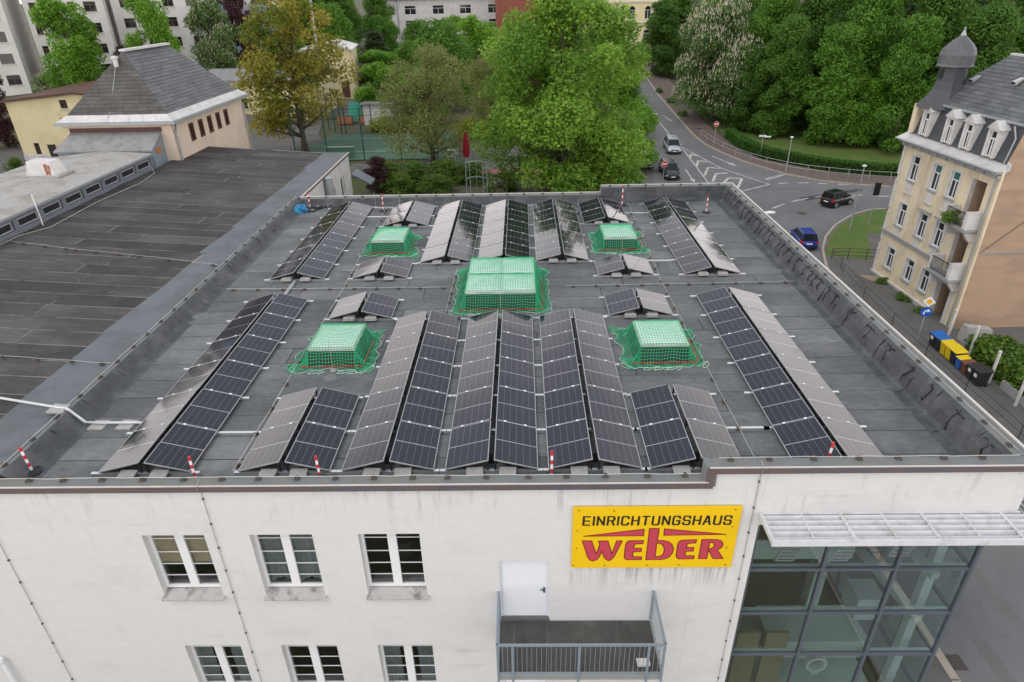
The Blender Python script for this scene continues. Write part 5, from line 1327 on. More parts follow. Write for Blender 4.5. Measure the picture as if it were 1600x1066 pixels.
for h in hw:
    k = MB(); a, b, c, d = h; k.box(hX - .2, a, b, hX + .04, a + .12, d); k.box(hX - .2, c - .12, b, hX + .04, c, d); k.box(hX - .2, a + .12, b, hX + .04, c - .12, b + .1); k.box(hX - .2, a + .12, d - .12, hX + .04, c - .12, d); o = hb(k, 'window', m_brown)
    g = MB(); g.box(hX - .16, a + .12, b + .1, hX - .14, c - .12, d - .12); g.build('pane', m_wglass, o); g = MB(); g.box(hX - .13, a + .13, b + .15, hX - .10, a + .3, d - .5); g.build('sash', m_wfr, o)
k = MB(); o_ = .55
k.hull8([(hx - o_, hy - o_, he - .05), (hX + o_, hy - o_, he - .05), (hX + o_, hY + o_, he - .05), (hx - o_, hY + o_, he - .05), (hx - o_, hy - o_, he + .12), (hX + o_, hy - o_, he + .12), (hX + o_, hY + o_, he + .12), (hx - o_, hY + o_, he + .12)]); hb(k, 'eaves_gutter', m_zinc)
A = [(hx - .42, hy - .42), (hX + .42, hy - .42), (hX + .42, hY + .42), (hx - .42, hY + .42)]; B = [(hx + .1, hy + .1), (hX - .1, hy + .1), (hX - .1, hY - .1), (hx + .1, hY - .1)]
for i in range(4):
    j = (i + 1) % 4; n = 8
    for s in range(n):
        k = MB(); a0 = Vector((*A[i], he + .13)).lerp(Vector((*A[j], he + .13)), (s + .01) / n); a1 = Vector((*A[i], he + .13)).lerp(Vector((*A[j], he + .13)), (s + .99) / n); b0 = Vector((*B[i], he + .5)).lerp(Vector((*B[j], he + .5)), (s + .01) / n); b1 = Vector((*B[i], he + .5)).lerp(Vector((*B[j], he + .5)), (s + .99) / n)
        dz = Vector((0, 0, .02)); k.hull8([a0, a1, b1, b0, a0 + dz, a1 + dz, b1 + dz, b0 + dz]); hb(k, 'eaves_sheet', m_lead)
r0 = Vector((-22.6, 35.0, 7.62)); r1 = Vector((-22.6, 41.2, 7.62)); BZ = [Vector((*p, he + .48)) for p in B]
k = MB(); k.poly([BZ[0], BZ[1], r0]); k.poly([BZ[1], BZ[2], r1, r0]); k.poly([BZ[2], BZ[3], r1]); k.poly([BZ[3], BZ[0], r0, r1]); hb(k, 'roof', m_slate_brown)
slate_course(hall, [p - Vector(hall.location) for p in (BZ[1], BZ[2], r1, r0)], 19, 1.25, (m_slate, m_slate2))
slate_course(hall, [p - Vector(hall.location) for p in (BZ[0], BZ[1], r0, r0 - Vector((.02, 0, 0)))], 17, .95, (m_slate_brown, m_slate_brown))  # front slope coloured darker and browner than the side slope
k = MB(); k.bar(r0 + Vector((0, -.1, .05)), r1 + Vector((0, .1, .05)), .45, .14); hb(k, 'ridge_cap', m_lead)
k = MB(); k.lathe([(.16, 0), (.16, .5), (.24, .52), (.24, .62), (.05, .7)], 10, -22.9, 34.3, 6.7); hb(k, 'roof_vent', m_lead)
k = MB(); k.tube([(-22.9, 34.2, 6.8), (-23.0, 32.4, 4.35), (-23.0, 31.5, 3.6)], .02, 4); hb(k, 'roof_wire', m_wire)
k = MB(); k.tube([(hX + .35, hy - .1, he - .1), (hX + .12, hy + .2, he - .6), (hX + .12, hy + .2, .9)], .07, 8); hb(k, 'downpipe', m_zinc); k = MB(); k.tube([(hX + .35, hY, he - .1), (hX + .12, hY - .2, he - .6), (hX + .12, hY - .2, -5)], .07, 8); hb(k, 'downpipe', m_zinc)
k = MB(); k.hull8([(hx - .3, hy - 1.75, 1.9), (hX - .75, hy - 1.75, 1.9), (hX - .75, hy - .02, 2.75), (hx + .1, hy - .02, 2.75), (hx - .3, hy - 1.75, 2.0), (hX - .75, hy - 1.75, 2.0), (hX - .75, hy - .02, 2.88), (hx + .1, hy - .02, 2.88)]); hb(k, 'lean_to_roof', m_leanto)
k = MB(); k.box(hx + .1, hy - .06, 2.89, hX - .7, hy - .003, 3.16); hb(k, 'red_brown_band', m_brown)
k = MB(); k.poly([(hX - .8, hy - 1.7, .5), (hX - .8, hy - .01, .5), (hX - .8, hy - .01, 2.74), (hX - .8, hy - 1.7, 1.9)]); k.box(hx - .1, hy - 1.65, .3, hX - .82, hy - 1.6, 1.9); hb(k, 'lean_to_wall', m_bluegrey)
k = MB(); k.box(hX - .79, hy - 1.2, 1.6, hX - .77, hy - .55, 2.05); hb(k, 'broken_board', m_orange)

# ------------------------------------------------------------------ other buildings behind
def block(name, label, cat, x, y, z, rz, L_, D_, H_, wallm, roofm, roof='flat', rise=.6, wins=(), over=.3, frame=m_wfr, group=None, winfn=None):
    """box building, front along local x facing -y; wins = list of (x,z,w,h) on the front"""
    t = thing(name, label, cat, (x, y, z), rz, group)
    k = MB(); wall_open(k, (0, L_), (-4, H_), [(a, b, a + c, b + d) for a, b, c, d in wins], 0, .15)
    k.poly([(0, 0, -4), (0, D_, -4), (0, D_, H_), (0, 0, H_)]); k.poly([(L_, 0, -4), (L_, D_, -4), (L_, D_, H_), (L_, 0, H_)]); k.poly([(0, D_, -4), (L_, D_, -4), (L_, D_, H_), (0, D_, H_)])
    if roof == 'gable_front': k.poly([(0, 0, H_), (L_, 0, H_), (L_ * .62, 0, H_ + rise)]); k.poly([(0, D_, H_), (L_, D_, H_), (L_ * .62, D_, H_ + rise)])
    k.build('wall', wallm, t)
    k = MB()
    if roof == 'flat': k.box(-over, -over, H_, L_ + over, D_ + over, H_ + .25)
    elif roof == 'gable_front':
        for a, b in (((-over, H_ - .1), (L_ * .62, H_ + rise)), ((L_ * .62, H_ + rise), (L_ + over, H_ - .1))):
            k.hull8([(a[0], -over, a[1] + .02), (b[0], -over, b[1] + .02), (b[0], D_ + over, b[1] + .02), (a[0], D_ + over, a[1] + .02), (a[0], -over, a[1] + .24), (b[0], -over, b[1] + .24), (b[0], D_ + over, b[1] + .24), (a[0], D_ + over, a[1] + .24)])
    elif roof == 'gable':
        for a, b in (((-over, H_ - .1), (D_ / 2, H_ + rise)), ((D_ / 2, H_ + rise), (D_ + over, H_ - .1))):
            k.hull8([(-over, a[0], a[1]), (L_ + over, a[0], a[1]), (L_ + over, b[0], b[1]), (-over, b[0], b[1]), (-over, a[0], a[1] + .25), (L_ + over, a[0], a[1] + .25), (L_ + over, b[0], b[1] + .25), (-over, b[0], b[1] + .25)])
    k.build('roof', roofm, t)
    for a, b, c, d in wins: (winfn or house_window)(t, a, b, c, d, 0, frame)
    return t
def plain_window(parent, x, z, wd, ht, y=0, frame=m_wfr, **kw): return house_window(parent, x, z, wd, ht, y, frame, ht > wd * 1.1, True)
yb = block('yellow_house', 'pale yellow house with shallow brown edged roof left of the hip roofed hall', 'house', -53, 62.65, -5.5, R(3), 12.6, 16, 6.5, m_yellow_wall, m_brown, 'gable_front', .6, [(5.85, 5.6, .8, .9), (5.35, 3.7, .8, .9), (1.45, .55, .6, 1.4), (8.9, 3.7, .8, .9)], .35, m_brown)
k = MB(); k.box(-.06, -.06, -.5, 12.66, -.003, .7); k.build('plinth', m_trim, yb)
k = MB(); k.box(3.0, -.09, .1, 3.85, -.01, 1.75); k.build('door', m_black, yb)
block('pale_garage', 'long low yellow building with grey roof partly hidden by the orange maple', 'building', -41, 84, -4.2, R(-3), 16, 11, 4.6, m_yellow_wall, m_leanto, 'gable', .9, [(9.0, .9, 1.1, 1.4), (11.4, .9, 1.1, 1.4), (13.4, .9, 1.0, 1.4), (5.5, .9, 1.1, 1.4)], .4, m_brown)
th = block('gym_hall', 'tall pale yellow gable building with white roof behind the court fence', 'building', -31.5, 101, -4.4, R(8), 8.2, 12, 7.2, m_yellow_wall, m_lead, 'gable_front', .9, [(3.0, 4.6, .9, 1.1)], .4, m_brown)
k = MB(); k.box(6.2, -.08, 0, 7.4, -.01, 2.5); k.build('door', m_brown, th)
sh = block('garden_shed', 'low white shed with flat roof behind the court', 'shed', -17.2, 79.8, -5.1, R(-8), 6, 4, 2.6, m_trim, m_leanto, 'flat', 0, [], .25)
# apartment blocks top left
def apt_win(parent, x, z, wd, ht, y=0, frame=m_wfr, **kw):
    return house_window(parent, x, z, wd, ht, y, frame, True, True)
m_brwin = mat('brown_window_frame', (.16, .085, .05), .6, .08, 4)
A1 = [(x, 1.6 + 2.85 * f, 1.7, 1.35) for f in range(7) for x in (.9, 4.2, 7.6, 10.9)]
block('apartment_block', 'white apartment block at the far left edge with brown windows', 'apartment block', -80.4, 83.2, -1.6, R(24), 13.4, 12, 21.5, m_aptw, m_leanto, 'flat', 0, A1, .2, m_brwin, None, apt_win)
A2 = [(x, 1.9 + 2.85 * f, w_, 1.35) for f in range(7) for x, w_ in ((.7, .8), (2.6, 1.7), (5.6, .8), (7.6, 1.6))]
a2 = block('apartment_block', 'pale apartment block set back beside the far left one', 'apartment block', -67.2, 91.5, -1.2, R(24), 10.2, 12, 21.5, m_aptw, m_leanto, 'flat', 0, A2, .2, m_brwin, None, apt_win)
A3 = [(x, 1.9 + 2.85 * f, 1.6, 1.35) for f in range(7) for x in (1.2, 4.0, 7.2, 10.6)]
a3 = block('apartment_block', 'white apartment block with stacks of pale blue balconies behind the hall roof', 'apartment block', -58.6, 99, -.8, R(20), 26, 12, 22, m_aptw, m_leanto, 'flat', 0, A3 + [(x, 1.1 + 2.85 * f, 2.6, 2.1) for f in range(7) for x in (14.6, 20.4)], .2, m_brwin, None, apt_win)
for par_, xs_ in ((a3, (14.0, 19.8)), (a2, (.0,))):
    for x in xs_:
        for f in range(7 if par_ is a3 else 2):
            z = (.9 + 2.85 * f) if par_ is a3 else (18.0 + f * 2.85); k = MB(); d = -1.5; wl = 4.0
            k.box(x, d, z - .15, x + wl, -.16, z); k.box(x, d, z, x + wl, d + .08, z + 1.0); k.box(x, d + .08, z, x + .08, -.16, z + 1.0); k.box(x + wl - .08, d + .08, z, x + wl, -.16, z + 1.0); k.build('balcony', m_aptblue, par_)
A4 = [(x, 2.0 + 3.0 * f, .7, 1.0) for f in range(5) for x in (2, 3.6, 5.2)]
block('apartment_block', 'long plain pale block with tiny windows behind the orange maple', 'apartment block', -55.2, 118, -1.4, R(6), 9.2, 12, 14, m_aptw, m_leanto, 'flat', 0, A4, .3, m_brwin, None, apt_win)
# office building and brick gable in the back
OW = [(x, z, 3.0, 2.1) for z in (1.4, 4.9, 8.4) for x in (9.6, 17.0, 24.2, 31.6)]
ob = block('office_building', 'long white office building with dark window bands behind the garden trees', 'office building', -35.8, 179, -2.6, R(2), 52, 14, 12.0, m_trim, m_leanto, 'gable', 3.5, OW, .6, m_wfr, None, lambda p, x, z, w_, h_, y, f: house_window(p, x, z, w_, h_, 0, m_wfr, True, False))
for x, wd in ((39.3, 5.6), (48.3, 3.4)):
    k = MB(); n = 5
    for i in range(n + 1): k.box(x + wd * i / n - .09, -.26, 6.2, x + wd * i / n + .09, -.04, 11.6)
    for z in (6.2, 7.4, 8.5, 11.5): k.box(x - .09, -.25, z, x + wd + .09, -.05, z + .2)
    o = k.build('stair_window', m_wfr, ob); k = MB(); k.box(x, -.035, 6.2, x + wd, -.012, 11.6); k.build('pane', m_wglass, o)
k = MB(); 
for x in (7.6, 38.4, 46.6): k = MB(); k.box(x, -.2, 0, x + .25, -.02, 11.8); k.build('downpipe', m_zinc, ob)
block('brick_building', 'red brick gable wall at the right end of the white offices', 'building', -1.5, 170, -3, R(4), 16, 12, 13.5, m_redbrick, m_leanto, 'gable_front', 2.0, [], .2)
sc = thing('school_building', 'pale yellow building with round arched windows beyond the street', 'building', (25, 176, -2.8), R(-3))
k = MB(); arch = []
SW = [(x, z, 1.5, hh_) for z, hh_ in ((1.6, 2.4), (6.6, 3.0), (11.4, 3.3)) for x in (1.6, 5.0, 7.6, 11.6, 14.2)]
wall_open(k, (-4, 24), (-4, 16.5), [(a, b, a + c, b + d) for a, b, c, d in SW], 0, .2); k.poly([(-4, 0, -4), (-4, 12, -4), (-4, 12, 16.5), (-4, 0, 16.5)]); k.build('wall', m_cream if False else m_yellow_wall, sc)
k = MB(); k.hull8([(-4.4, -.5, 16.5), (24.4, -.5, 16.5), (24.4, 12, 16.5), (-4.4, 12, 16.5), (-2, 3, 21), (22, 3, 21), (22, 9, 21), (-2, 9, 21)]); k.build('roof', m_slate_dark, sc)
for a, b, c, d in SW:
    o = house_window(sc, a, b, c, d, 0, m_wfr, True, True)
    if d > 2.5:
        k = MB(); n = 10
        for i in range(n):
            t0, t1 = PI * i / n, PI * (i + 1) / n
            k.hull8([(a + c / 2 + r_ * math.cos(t), yy, b + d - .75 + r_ * math.sin(t)) for yy in (-.08, .1) for t, r_ in ((t0, .72), (t1, .72), (t1, 1.06), (t0, 1.06))])
        k.build('arch', m_yellow_wall, o)
for z in (5.6, 10.4, 15.6): k = MB(); k.box(-4.1, -.2, z, 24.1, -.003, z + .3); k.build('string_course', m_trim, sc)
k = MB(); k.box(-3.2, -1.6, 5.0, -.4, -.01, 16.8); tw = k.build('bay_tower', m_trim, sc)
k = MB(); k.hull8([(-3.5, -1.9, 9.5), (-.1, -1.9, 9.5), (-.1, -.02, 9.5), (-3.5, -.02, 9.5), (-3.3, -1.7, 10.4), (-.3, -1.7, 10.4), (-.3, -.02, 10.4), (-3.3, -.02, 10.4)]); k.build('bay_roof', m_slate_dark, tw)
for z in (6.2, 11.4): k = MB(); k.box(-2.5, -1.63, z, -1.1, -1.602, z + 2.6); k.build('bay_pane', m_wglass, tw)
# ------------------------------------------------------------------ cars
def loft(k, st, mi=0):
    """st: list of rings (same count)"""
    n0 = len(k.v); n = len(st[0])
    for r in st: k.v += [tuple(p) for p in r]
    for i in range(len(st) - 1):
        for j in range(n):
            j2 = (j + 1) % n; k.f.append((n0 + i * n + j, n0 + i * n + j2, n0 + (i + 1) * n + j2, n0 + (i + 1) * n + j)); k.m.append(mi)
    k.f.append(tuple(n0 + j for j in range(n))); k.m.append(mi); k.f.append(tuple(n0 + (len(st) - 1) * n + j for j in reversed(range(n)))); k.m.append(mi)
def ring(x, w_, z0, z1, crown=.04):
    h = z1 - z0
    return [(x, -w_ * .86, z0), (x, -w_ * .98, z0 + h * .22), (x, -w_, z0 + h * .55), (x, -w_ * .95, z0 + h * .9), (x, -w_ * .72, z1), (x, 0, z1 + crown), (x, w_ * .72, z1), (x, w_ * .95, z0 + h * .9), (x, w_, z0 + h * .55), (x, w_ * .98, z0 + h * .22), (x, w_ * .86, z0)]
def car(label, x, y, hd, L_, W_, body, lower, house_pts, wheel_r=.31, rails=False, z=None, spare=None):
    """lower: (x, halfwidth factor, z0, z1) stations rear to front; house_pts: bottom rear, top rear, top front, bottom front x and heights"""
    t = thing('parked_car' if False else 'car', label, 'car', (x, y, street_z(y) if z is None else z), hd)
    sl = math.atan((street_z(y + 1) - street_z(y - 1)) / 2)
    t.rotation_euler = (Matrix.Rotation(sl, 4, 'X') @ Matrix.Rotation(hd, 4, 'Z')).to_euler()
    w_ = W_ / 2; k = MB(); loft(k, [ring(a, w_ * f, z0, z1) for a, f, z0, z1 in lower]); k.build('body', body, t, True)
    br, tr, tf, bf, zb, zt = house_pts
    wb, wt = w_ * .90, w_ * .74
    def gring(xx, z, ww): return (xx, ww, z)
    k = MB()
    B = [(br, -wb, zb), (bf, -wb, zb), (bf, wb, zb), (br, wb, zb), (tr, -wt, zt), (tf, -wt, zt), (tf, wt, zt), (tr, wt, zt)]
    k.hull8(B); k.build('glasshouse', m_carglass, t)
    k = MB()
    k.hull8([(tr - .03, -wt - .015, zt - .03), (tf + .05, -wt - .015, zt - .03), (tf + .05, wt + .015, zt - .03), (tr - .03, wt + .015, zt - .03), (tr + .08, -wt + .08, zt + .045), (tf - .12, -wt + .08, zt + .045), (tf - .12, wt - .08, zt + .045), (tr + .08, wt - .08, zt + .045)]); k.build('roof', body, t)
    k = MB()
    for s in (-1, 1):
        for f in (0, .40, .72, 1):
            a = (br + (bf - br) * f, s * (wb + .004), zb); b = (tr + (tf - tr) * f, s * (wt + .004), zt)
            k.bar(a, b, .085 if f in (0, 1) else .05, .03, up=(0, s, .2))
    k.build('pillars', body, t)
    fx = lower[-1][0]; rx = lower[0][0]
    for s in (-1, 1):
        for ax in (rx + L_ * .19, fx - L_ * .19):
            k = MB(); n = 16
            for yy0, yy1, rr in ((s * (w_ - .20), s * (w_ + .012), wheel_r),):
                b0 = len(k.v); k.v += [(ax + rr * math.cos(2 * PI * i / n), yy, wheel_r + rr * math.sin(2 * PI * i / n)) for yy in (yy0, yy1) for i in range(n)]
                for i in range(n): k.f.append((b0 + i, b0 + (i + 1) % n, b0 + n + (i + 1) % n, b0 + n + i)); k.m.append(0)
                k.f.append(tuple(b0 + i for i in range(n))); k.m.append(0); k.f.append(tuple(b0 + n + i for i in range(n))); k.m.append(0)
            o = k.build('wheel', m_tyre, t)
            k = MB(); b0 = len(k.v); rr = wheel_r * .64; k.v += [(ax + rr * math.cos(2 * PI * i / n), s * (w_ + .018), wheel_r + rr * math.sin(2 * PI * i / n)) for i in range(n)]; k.f.append(tuple(range(n))); k.m.append(0); k.build('rim', m_rim, o)
        zf = lower[-2][3]; zr = lower[1][3]
        k = MB(); k.hull8([(fx - .28, s * w_ * .55, zf * .78), (fx - .02, s * w_ * .55, zf * .78), (fx - .10, s * w_ * .93, zf * .78), (fx - .45, s * w_ * .97, zf * .78), (fx - .34, s * w_ * .55, zf * .98), (fx - .10, s * w_ * .55, zf * .96), (fx - .2, s * w_ * .92, zf * .97), (fx - .55, s * w_ * .95, zf * .98)]); k.build('headlight', m_lamp_white, t)
        k = MB(); k.hull8([(rx - .015, s * w_ * .68, zr * .72), (rx + .2, s * w_ * .68, zr * .72), (rx + .25, s * w_ * .985, zr * .72), (rx + .03, s * w_ * .95, zr * .72), (rx + .0, s * w_ * .68, zr * .98), (rx + .2, s * w_ * .68, zr * 1.0), (rx + .25, s * w_ * .97, zr * 1.0), (rx + .05, s * w_ * .93, zr * .98)]); k.build('tail_light', m_lamp_red, t)
        k = MB(); xm = bf - .35; k.hull8([(xm, s * (w_ * .93), zb + .02), (xm + .12, s * (w_ * .93), zb + .02), (xm + .10, s * (w_ + .17), zb + .05), (xm, s * (w_ + .17), zb + .05), (xm, s * (w_ * .93), zb + .12), (xm + .12, s * (w_ * .93), zb + .12), (xm + .10, s * (w_ + .17), zb + .17), (xm, s * (w_ + .17), zb + .17)]); k.build('mirror', body, t)
        if rails: k = MB(); k.bar((tr + .1, s * (wt - .04), zt + .085), (tf - .15, s * (wt - .04), zt + .085), .04, .04); k.build('roof_rail', m_galv, t)
    for xx, s in ((fx + .008, 1), (rx - .008, -1)):
        k = MB(); zz = .42 if s == 1 else .62; k.hull8([(xx, -.26, zz), (xx + .02 * s, -.26, zz), (xx + .02 * s, .26, zz), (xx, .26, zz), (xx, -.26, zz + .12), (xx + .02 * s, -.26, zz + .12), (xx + .02 * s, .26, zz + .12), (xx, .26, zz + .12)]); k.build('number_plate', m_plate, t)
    for xx in (fx - .12, rx + .10): k = MB(); k.box(xx - .14, -w_ * .93, .26, xx + .14, w_ * .93, .42); k.build('bumper', m_black, t)
    k = MB(); k.box(fx - .05, -w_ * .5, .50, fx + .004, w_ * .5, .66); k.build('grille', m_black, t)
    return t
def low(L_, z0, belt, hood, tail, fr):
    h = L_ / 2; return [(-h, .86, z0 + .12, tail - .12), (-h + .10, .95, z0, tail), (-h + .6, 1.0, z0, belt), (0, 1.0, z0, belt), (h * fr, 1.0, z0, belt - .02), (h - .35, .96, z0, hood), (h - .06, .88, z0 + .05, hood - .16), (h, .8, z0 + .14, hood - .28)]
car('silver estate car driving down the street towards the junction', 24.7, 77.2, R(-92), 4.4, 1.82, m_c_silver, low(4.4, .24, .98, .86, .95, .46), (-2.05, -1.75, .42, 1.18, .95, 1.60), .32, True)
car('dark estate car with silver roof rails behind the linden tree and its no entry sign', 22.3, 66.9, R(-88), 4.4, 1.8, m_c_dark, low(4.4, .24, .98, .86, .95, .46), (-2.05, -1.75, .42, 1.18, .95, 1.56), .32, True)
car('black boxy off road car with square rear turning at the junction', 38.1, 56.0, R(30), 3.6, 1.62, m_c_black, low(3.6, .34, 1.02, .98, 1.0, .36), (-1.70, -1.52, .26, .66, .98, 1.60), .35)
car('small blue hatchback seen from behind beside the parapet', 29.95, 44.0, R(84), 3.6, 1.6, m_c_blue, low(3.7, .22, .94, .84, .92, .40), (-1.78, -1.38, .35, 1.10, .92, 1.46), .29)
car('white car parked under the linden leaves at the street edge', 19.9, 71.0, R(-90), 4.3, 1.78, m_plate, low(4.3, .24, .95, .85, .92, .46), (-1.95, -1.6, .40, 1.15, .93, 1.48), .31, z=street_z(71) + .0)
car('dark blue car parked in the yard left of the yellow house', -58.5, 61.0, R(5), 4.3, 1.78, m_c_blue, low(4.3, .24, .95, .85, .92, .46), (-1.95, -1.6, .40, 1.15, .93, 1.48), .31, z=-5.48)
for i, (x, y, c, l) in enumerate(((-58.6, 89.2, m_c_black, 'black car parked by the bushes below the apartment blocks'), (-54.2, 90.6, m_c_dark, 'dark car parked in the middle of the row below the apartment blocks'), (-50.0, 92.0, m_lamp_red, 'red car parked at the right end of the row below the apartment blocks'), (-40.2, 103.5, m_c_black, 'black car parked behind the hall roof'), (-37.4, 100.3, m_c_silver, 'silver car parked behind the hall roof beside the maple'), (-43.2, 101.5, m_plate, 'white van roof showing behind the hall roof'))):
    car(l, x, y, R(100 if i > 2 else 15), 4.3, 1.78, c, low(4.3, .24, .95, .85, .92, .46), (-1.95, -1.6, .40, 1.15, .93, 1.5 if 'van' not in l else 1.9), .31, z=gz(x, y))

# ------------------------------------------------------------------ bins
def bin_(x, y, lidc, bodyc, label, s=1.0, rz=0, papers=False):
    t = thing('wheelie_bin', label, 'bin', (x, y, -10.08), rz, 'wheelie bins lined up beside the old house'); w0, w1, h = .22 * s, .29 * s, .98 * s
    d0, d1 = .26 * s, .36 * s
    k = MB(); k.hull8([(-d0, -w0, .06), (d0 * .8, -w0, .06), (d0 * .8, w0, .06), (-d0, w0, .06), (-d1, -w1, h), (d1, -w1, h), (d1, w1, h), (-d1, w1, h)]); k.box(-d1 - .02, -w1 - .02, h - .08, d1 + .02, w1 + .02, h - .001); k.build('tub', bodyc, t)
    k = MB(); k.hull8([(-d1 - .04, -w1 - .03, h), (d1 + .03, -w1 - .03, h + .04), (d1 + .03, w1 + .03, h + .04), (-d1 - .04, w1 + .03, h), (-d1 + .04, -w1 + .04, h + .06), (d1, -w1 + .02, h + .13), (d1, w1 - .02, h + .13), (-d1 + .04, w1 - .04, h + .06)]); k.build('lid', lidc, t)
    for sgn_ in (-1, 1):
        k = MB(); n = 12; b0 = 0; k.v += [(d0 * .8 + .04 + .1 * math.cos(2 * PI * i / n), sgn_ * (w0 + yy), .1 + .1 * math.sin(2 * PI * i / n)) for yy in (.0, .05) for i in range(n)]
        for i in range(n): k.f.append((i, (i + 1) % n, n + (i + 1) % n, n + i)); k.m.append(0)
        k.f.append(tuple(range(n))); k.f.append(tuple(range(n, 2 * n))); k.m += [0, 0]; k.build('wheel', m_tyre, t)
    k = MB(); k.bar((d1 + .08, -w1 * .8, h - .02), (d1 + .08, w1 * .8, h - .02), .03, .03); k.bar((d1, -w1 * .8, h - .02), (d1 + .08, -w1 * .8, h - .02), .03, .03); k.bar((d1, w1 * .8, h - .02), (d1 + .08, w1 * .8, h - .02), .03, .03); k.build('handle', bodyc, t)
    if papers: k = MB(); k.hull8([(-d1 * .93 - .012, -.12, .55), (-d1 * .93, -.12, .55), (-d1 * .93, .12, .55), (-d1 * .93 - .012, .12, .55), (-d1 * .97 - .012, -.12, .76), (-d1 * .97, -.12, .76), (-d1 * .97, .12, .76), (-d1 * .97 - .012, .12, .76)]); k.build('sticker', m_plate, t)
BN = [(m_bin_blue, m_bin_black, 'black bin with blue lid nearest to the house porch', True), (m_bin_blue, m_bin_black, 'black bin with blue lid next to the first yellow bin', False), (m_bin_yellow, m_bin_yellow, 'yellow bin standing against the blue lidded bins', False), (m_bin_yellow, m_bin_yellow, 'yellow bin standing against the black bin with yellow lid', False), (m_bin_yellow, m_bin_black, 'black bin with yellow lid in the middle of the row', False), (m_bin_yellow, m_bin_blue, 'small blue bin with yellow lid', False), (m_bin_brown, m_bin_brown, 'small brown bin between the blue and black bins', False), (m_bin_black, m_bin_black, 'black bin with black lid beside the brown bin', True), (m_bin_black, m_bin_black, 'large black bin at the near end of the row', True)]
for i, (lc, bc, l, pp_) in enumerate(BN):
    t = i / 8; bin_(30.95 - .12 * t + rnd.uniform(-.05, .05), 24.4 - 4.7 * t, lc, bc, l, (.92, .92, .9, .92, .94, .8, .82, .93, 1.02)[i], R(rnd.uniform(-6, 6)), pp_)
# white fence posts, garden wall
for x, y, l in ((32.35, 25.4, 'white post beside the house porch'), (32.3, 23.0, 'white post behind the yellow bins'), (31.6, 19.9, 'white post beside the near black bin'), (31.55, 17.5, 'white post farthest down the street by the hedge')):
    t = thing('fence_post', l, 'post', (x, y, -10.1), 0, 'white posts along the garden hedge'); k = MB(); k.box(-.06, -.06, 0, .06, .06, 2.1); k.build('shaft', m_trim, t); k = MB(); k.hull8([(-.08, -.08, 2.1), (.08, -.08, 2.1), (.08, .08, 2.1), (-.08, .08, 2.1), (-.02, -.02, 2.2), (.02, -.02, 2.2), (.02, .02, 2.2), (-.02, .02, 2.2)]); k.build('cap', m_trim, t)
gw = thing('garden_wall', 'low mossy concrete wall along the hedge by the bins', 'wall', (31.9, 12, -10.2)); k = MB(); k.box(0, -22, 0, .22, 7.4, .62); k.build('wall', m_trimgrey, gw)
pw = thing('retaining_slab', 'pale concrete slab against the foot of the brown gable wall', 'slab', (33.9, 25.2, -10.1)); k = MB(); k.hull8([(-.9, -.5, 0), (.9, -.5, 0), (.9, .3, 0), (-.9, .3, 0), (-.8, -.3, 1.1), (.8, -.35, .9), (.8, .25, .9), (-.8, .25, 1.1)]); k.build('slab', m_conc, pw); k = MB(); k.box(-.9, -.55, .0, .9, -.505, .3); k.build('footing', m_trimgrey, pw)

# ------------------------------------------------------------------ railings, signs, lamps
def railing(label, pts, h, material, group=None, post=.05, mids=1, step=2.0, zf=None):
    zf = zf or (lambda x, y: street_z(y) + .12)
    t = thing('railing', label, 'railing', (pts[0][0], pts[0][1], zf(*pts[0])), 0, group); O = Vector(t.location); P = [Vector((x, y, zf(x, y))) - O for x, y in pts]
    for p in P: k = MB(); k.box(p.x - post / 2, p.y - post / 2, p.z, p.x + post / 2, p.y + post / 2, p.z + h); k.build('post', material, t)
    for lv in [h - .03] + [h * (i + 1) / (mids + 1) for i in range(mids)]:
        k = MB(); k.tube([p + Vector((0, 0, lv)) for p in P], post * .5, 6); k.build('rail', material, t)
    return t
rp = [(29.9, 83.1), (30.2, 80.8), (30.7, 78.6), (31.3, 76.2), (32.3, 73.8), (33.5, 71.4), (34.9, 69.5), (36.7, 67.6), (38.8, 66.2), (40.9, 65.2), (42.9, 64.4), (45, 63.7), (47.2, 63.1), (50, 62.5), (53, 62)]
railing('long galvanised railing along the curved pavement below the park', rp, 1.05, m_galv)
railing('dark pipe railing between lawn and pavement corner', [(30.6, 37.6), (30.8, 39.9), (32.2, 39.9), (33.6, 39.6), (35.0, 39.3)], 1.0, m_hold, mids=2)
railing('thin black railing along the road edge seen behind the parapet', [(30.3, 36.6), (29.9, 32.0), (29.7, 27.4), (29.65, 23.1), (29.6, 18.9), (29.6, 14.4), (29.6, 10.0)], .95, m_black, post=.028)
def sign_post(name, label, x, y, h, lean=0): 
    t = thing(name, label, 'traffic sign', (x, y, street_z(y) + (.12 if x > 29 else 0))); k = MB(); k.tube([(0, 0, 0), (0, 0, h)], .035, 8); k.build('post', m_galv, t); return t
def face_disc(k, r, y, n=24, cx=0, cz=0, mi=0): k.poly([(cx + r * math.cos(2 * PI * i / n), y, cz + r * math.sin(2 * PI * i / n)) for i in range(n)], mi)
def noentry(label, x, y, h, rz):
    t = sign_post('no_entry_sign', label, x, y, h); t['group'] = 'no entry signs'; t.rotation_euler = (0, 0, rz)
    k = MB(); k.extrude([(.36 * math.cos(2 * PI * i / 24), .36 * math.sin(2 * PI * i / 24)) for i in range(24)], lambda p: (p[0], -.06, h - .3 + p[1]), lambda p: (p[0], -.04, h - .3 + p[1])); k.build('plate', m_white, t)
    k = MB(); face_disc(k, .335, -.064, cz=h - .3); k.build('red_face', m_sred, t); k = MB(); k.box(-.25, -.072, h - .36, .25, -.066, h - .24); k.build('white_bar', m_white, t)
noentry('no entry sign at the railing start on the far pavement', 31.0, 79.6, 2.9, R(8)); noentry('no entry sign in front of the dark estate car', 20.95, 63.6, 2.7, R(3))
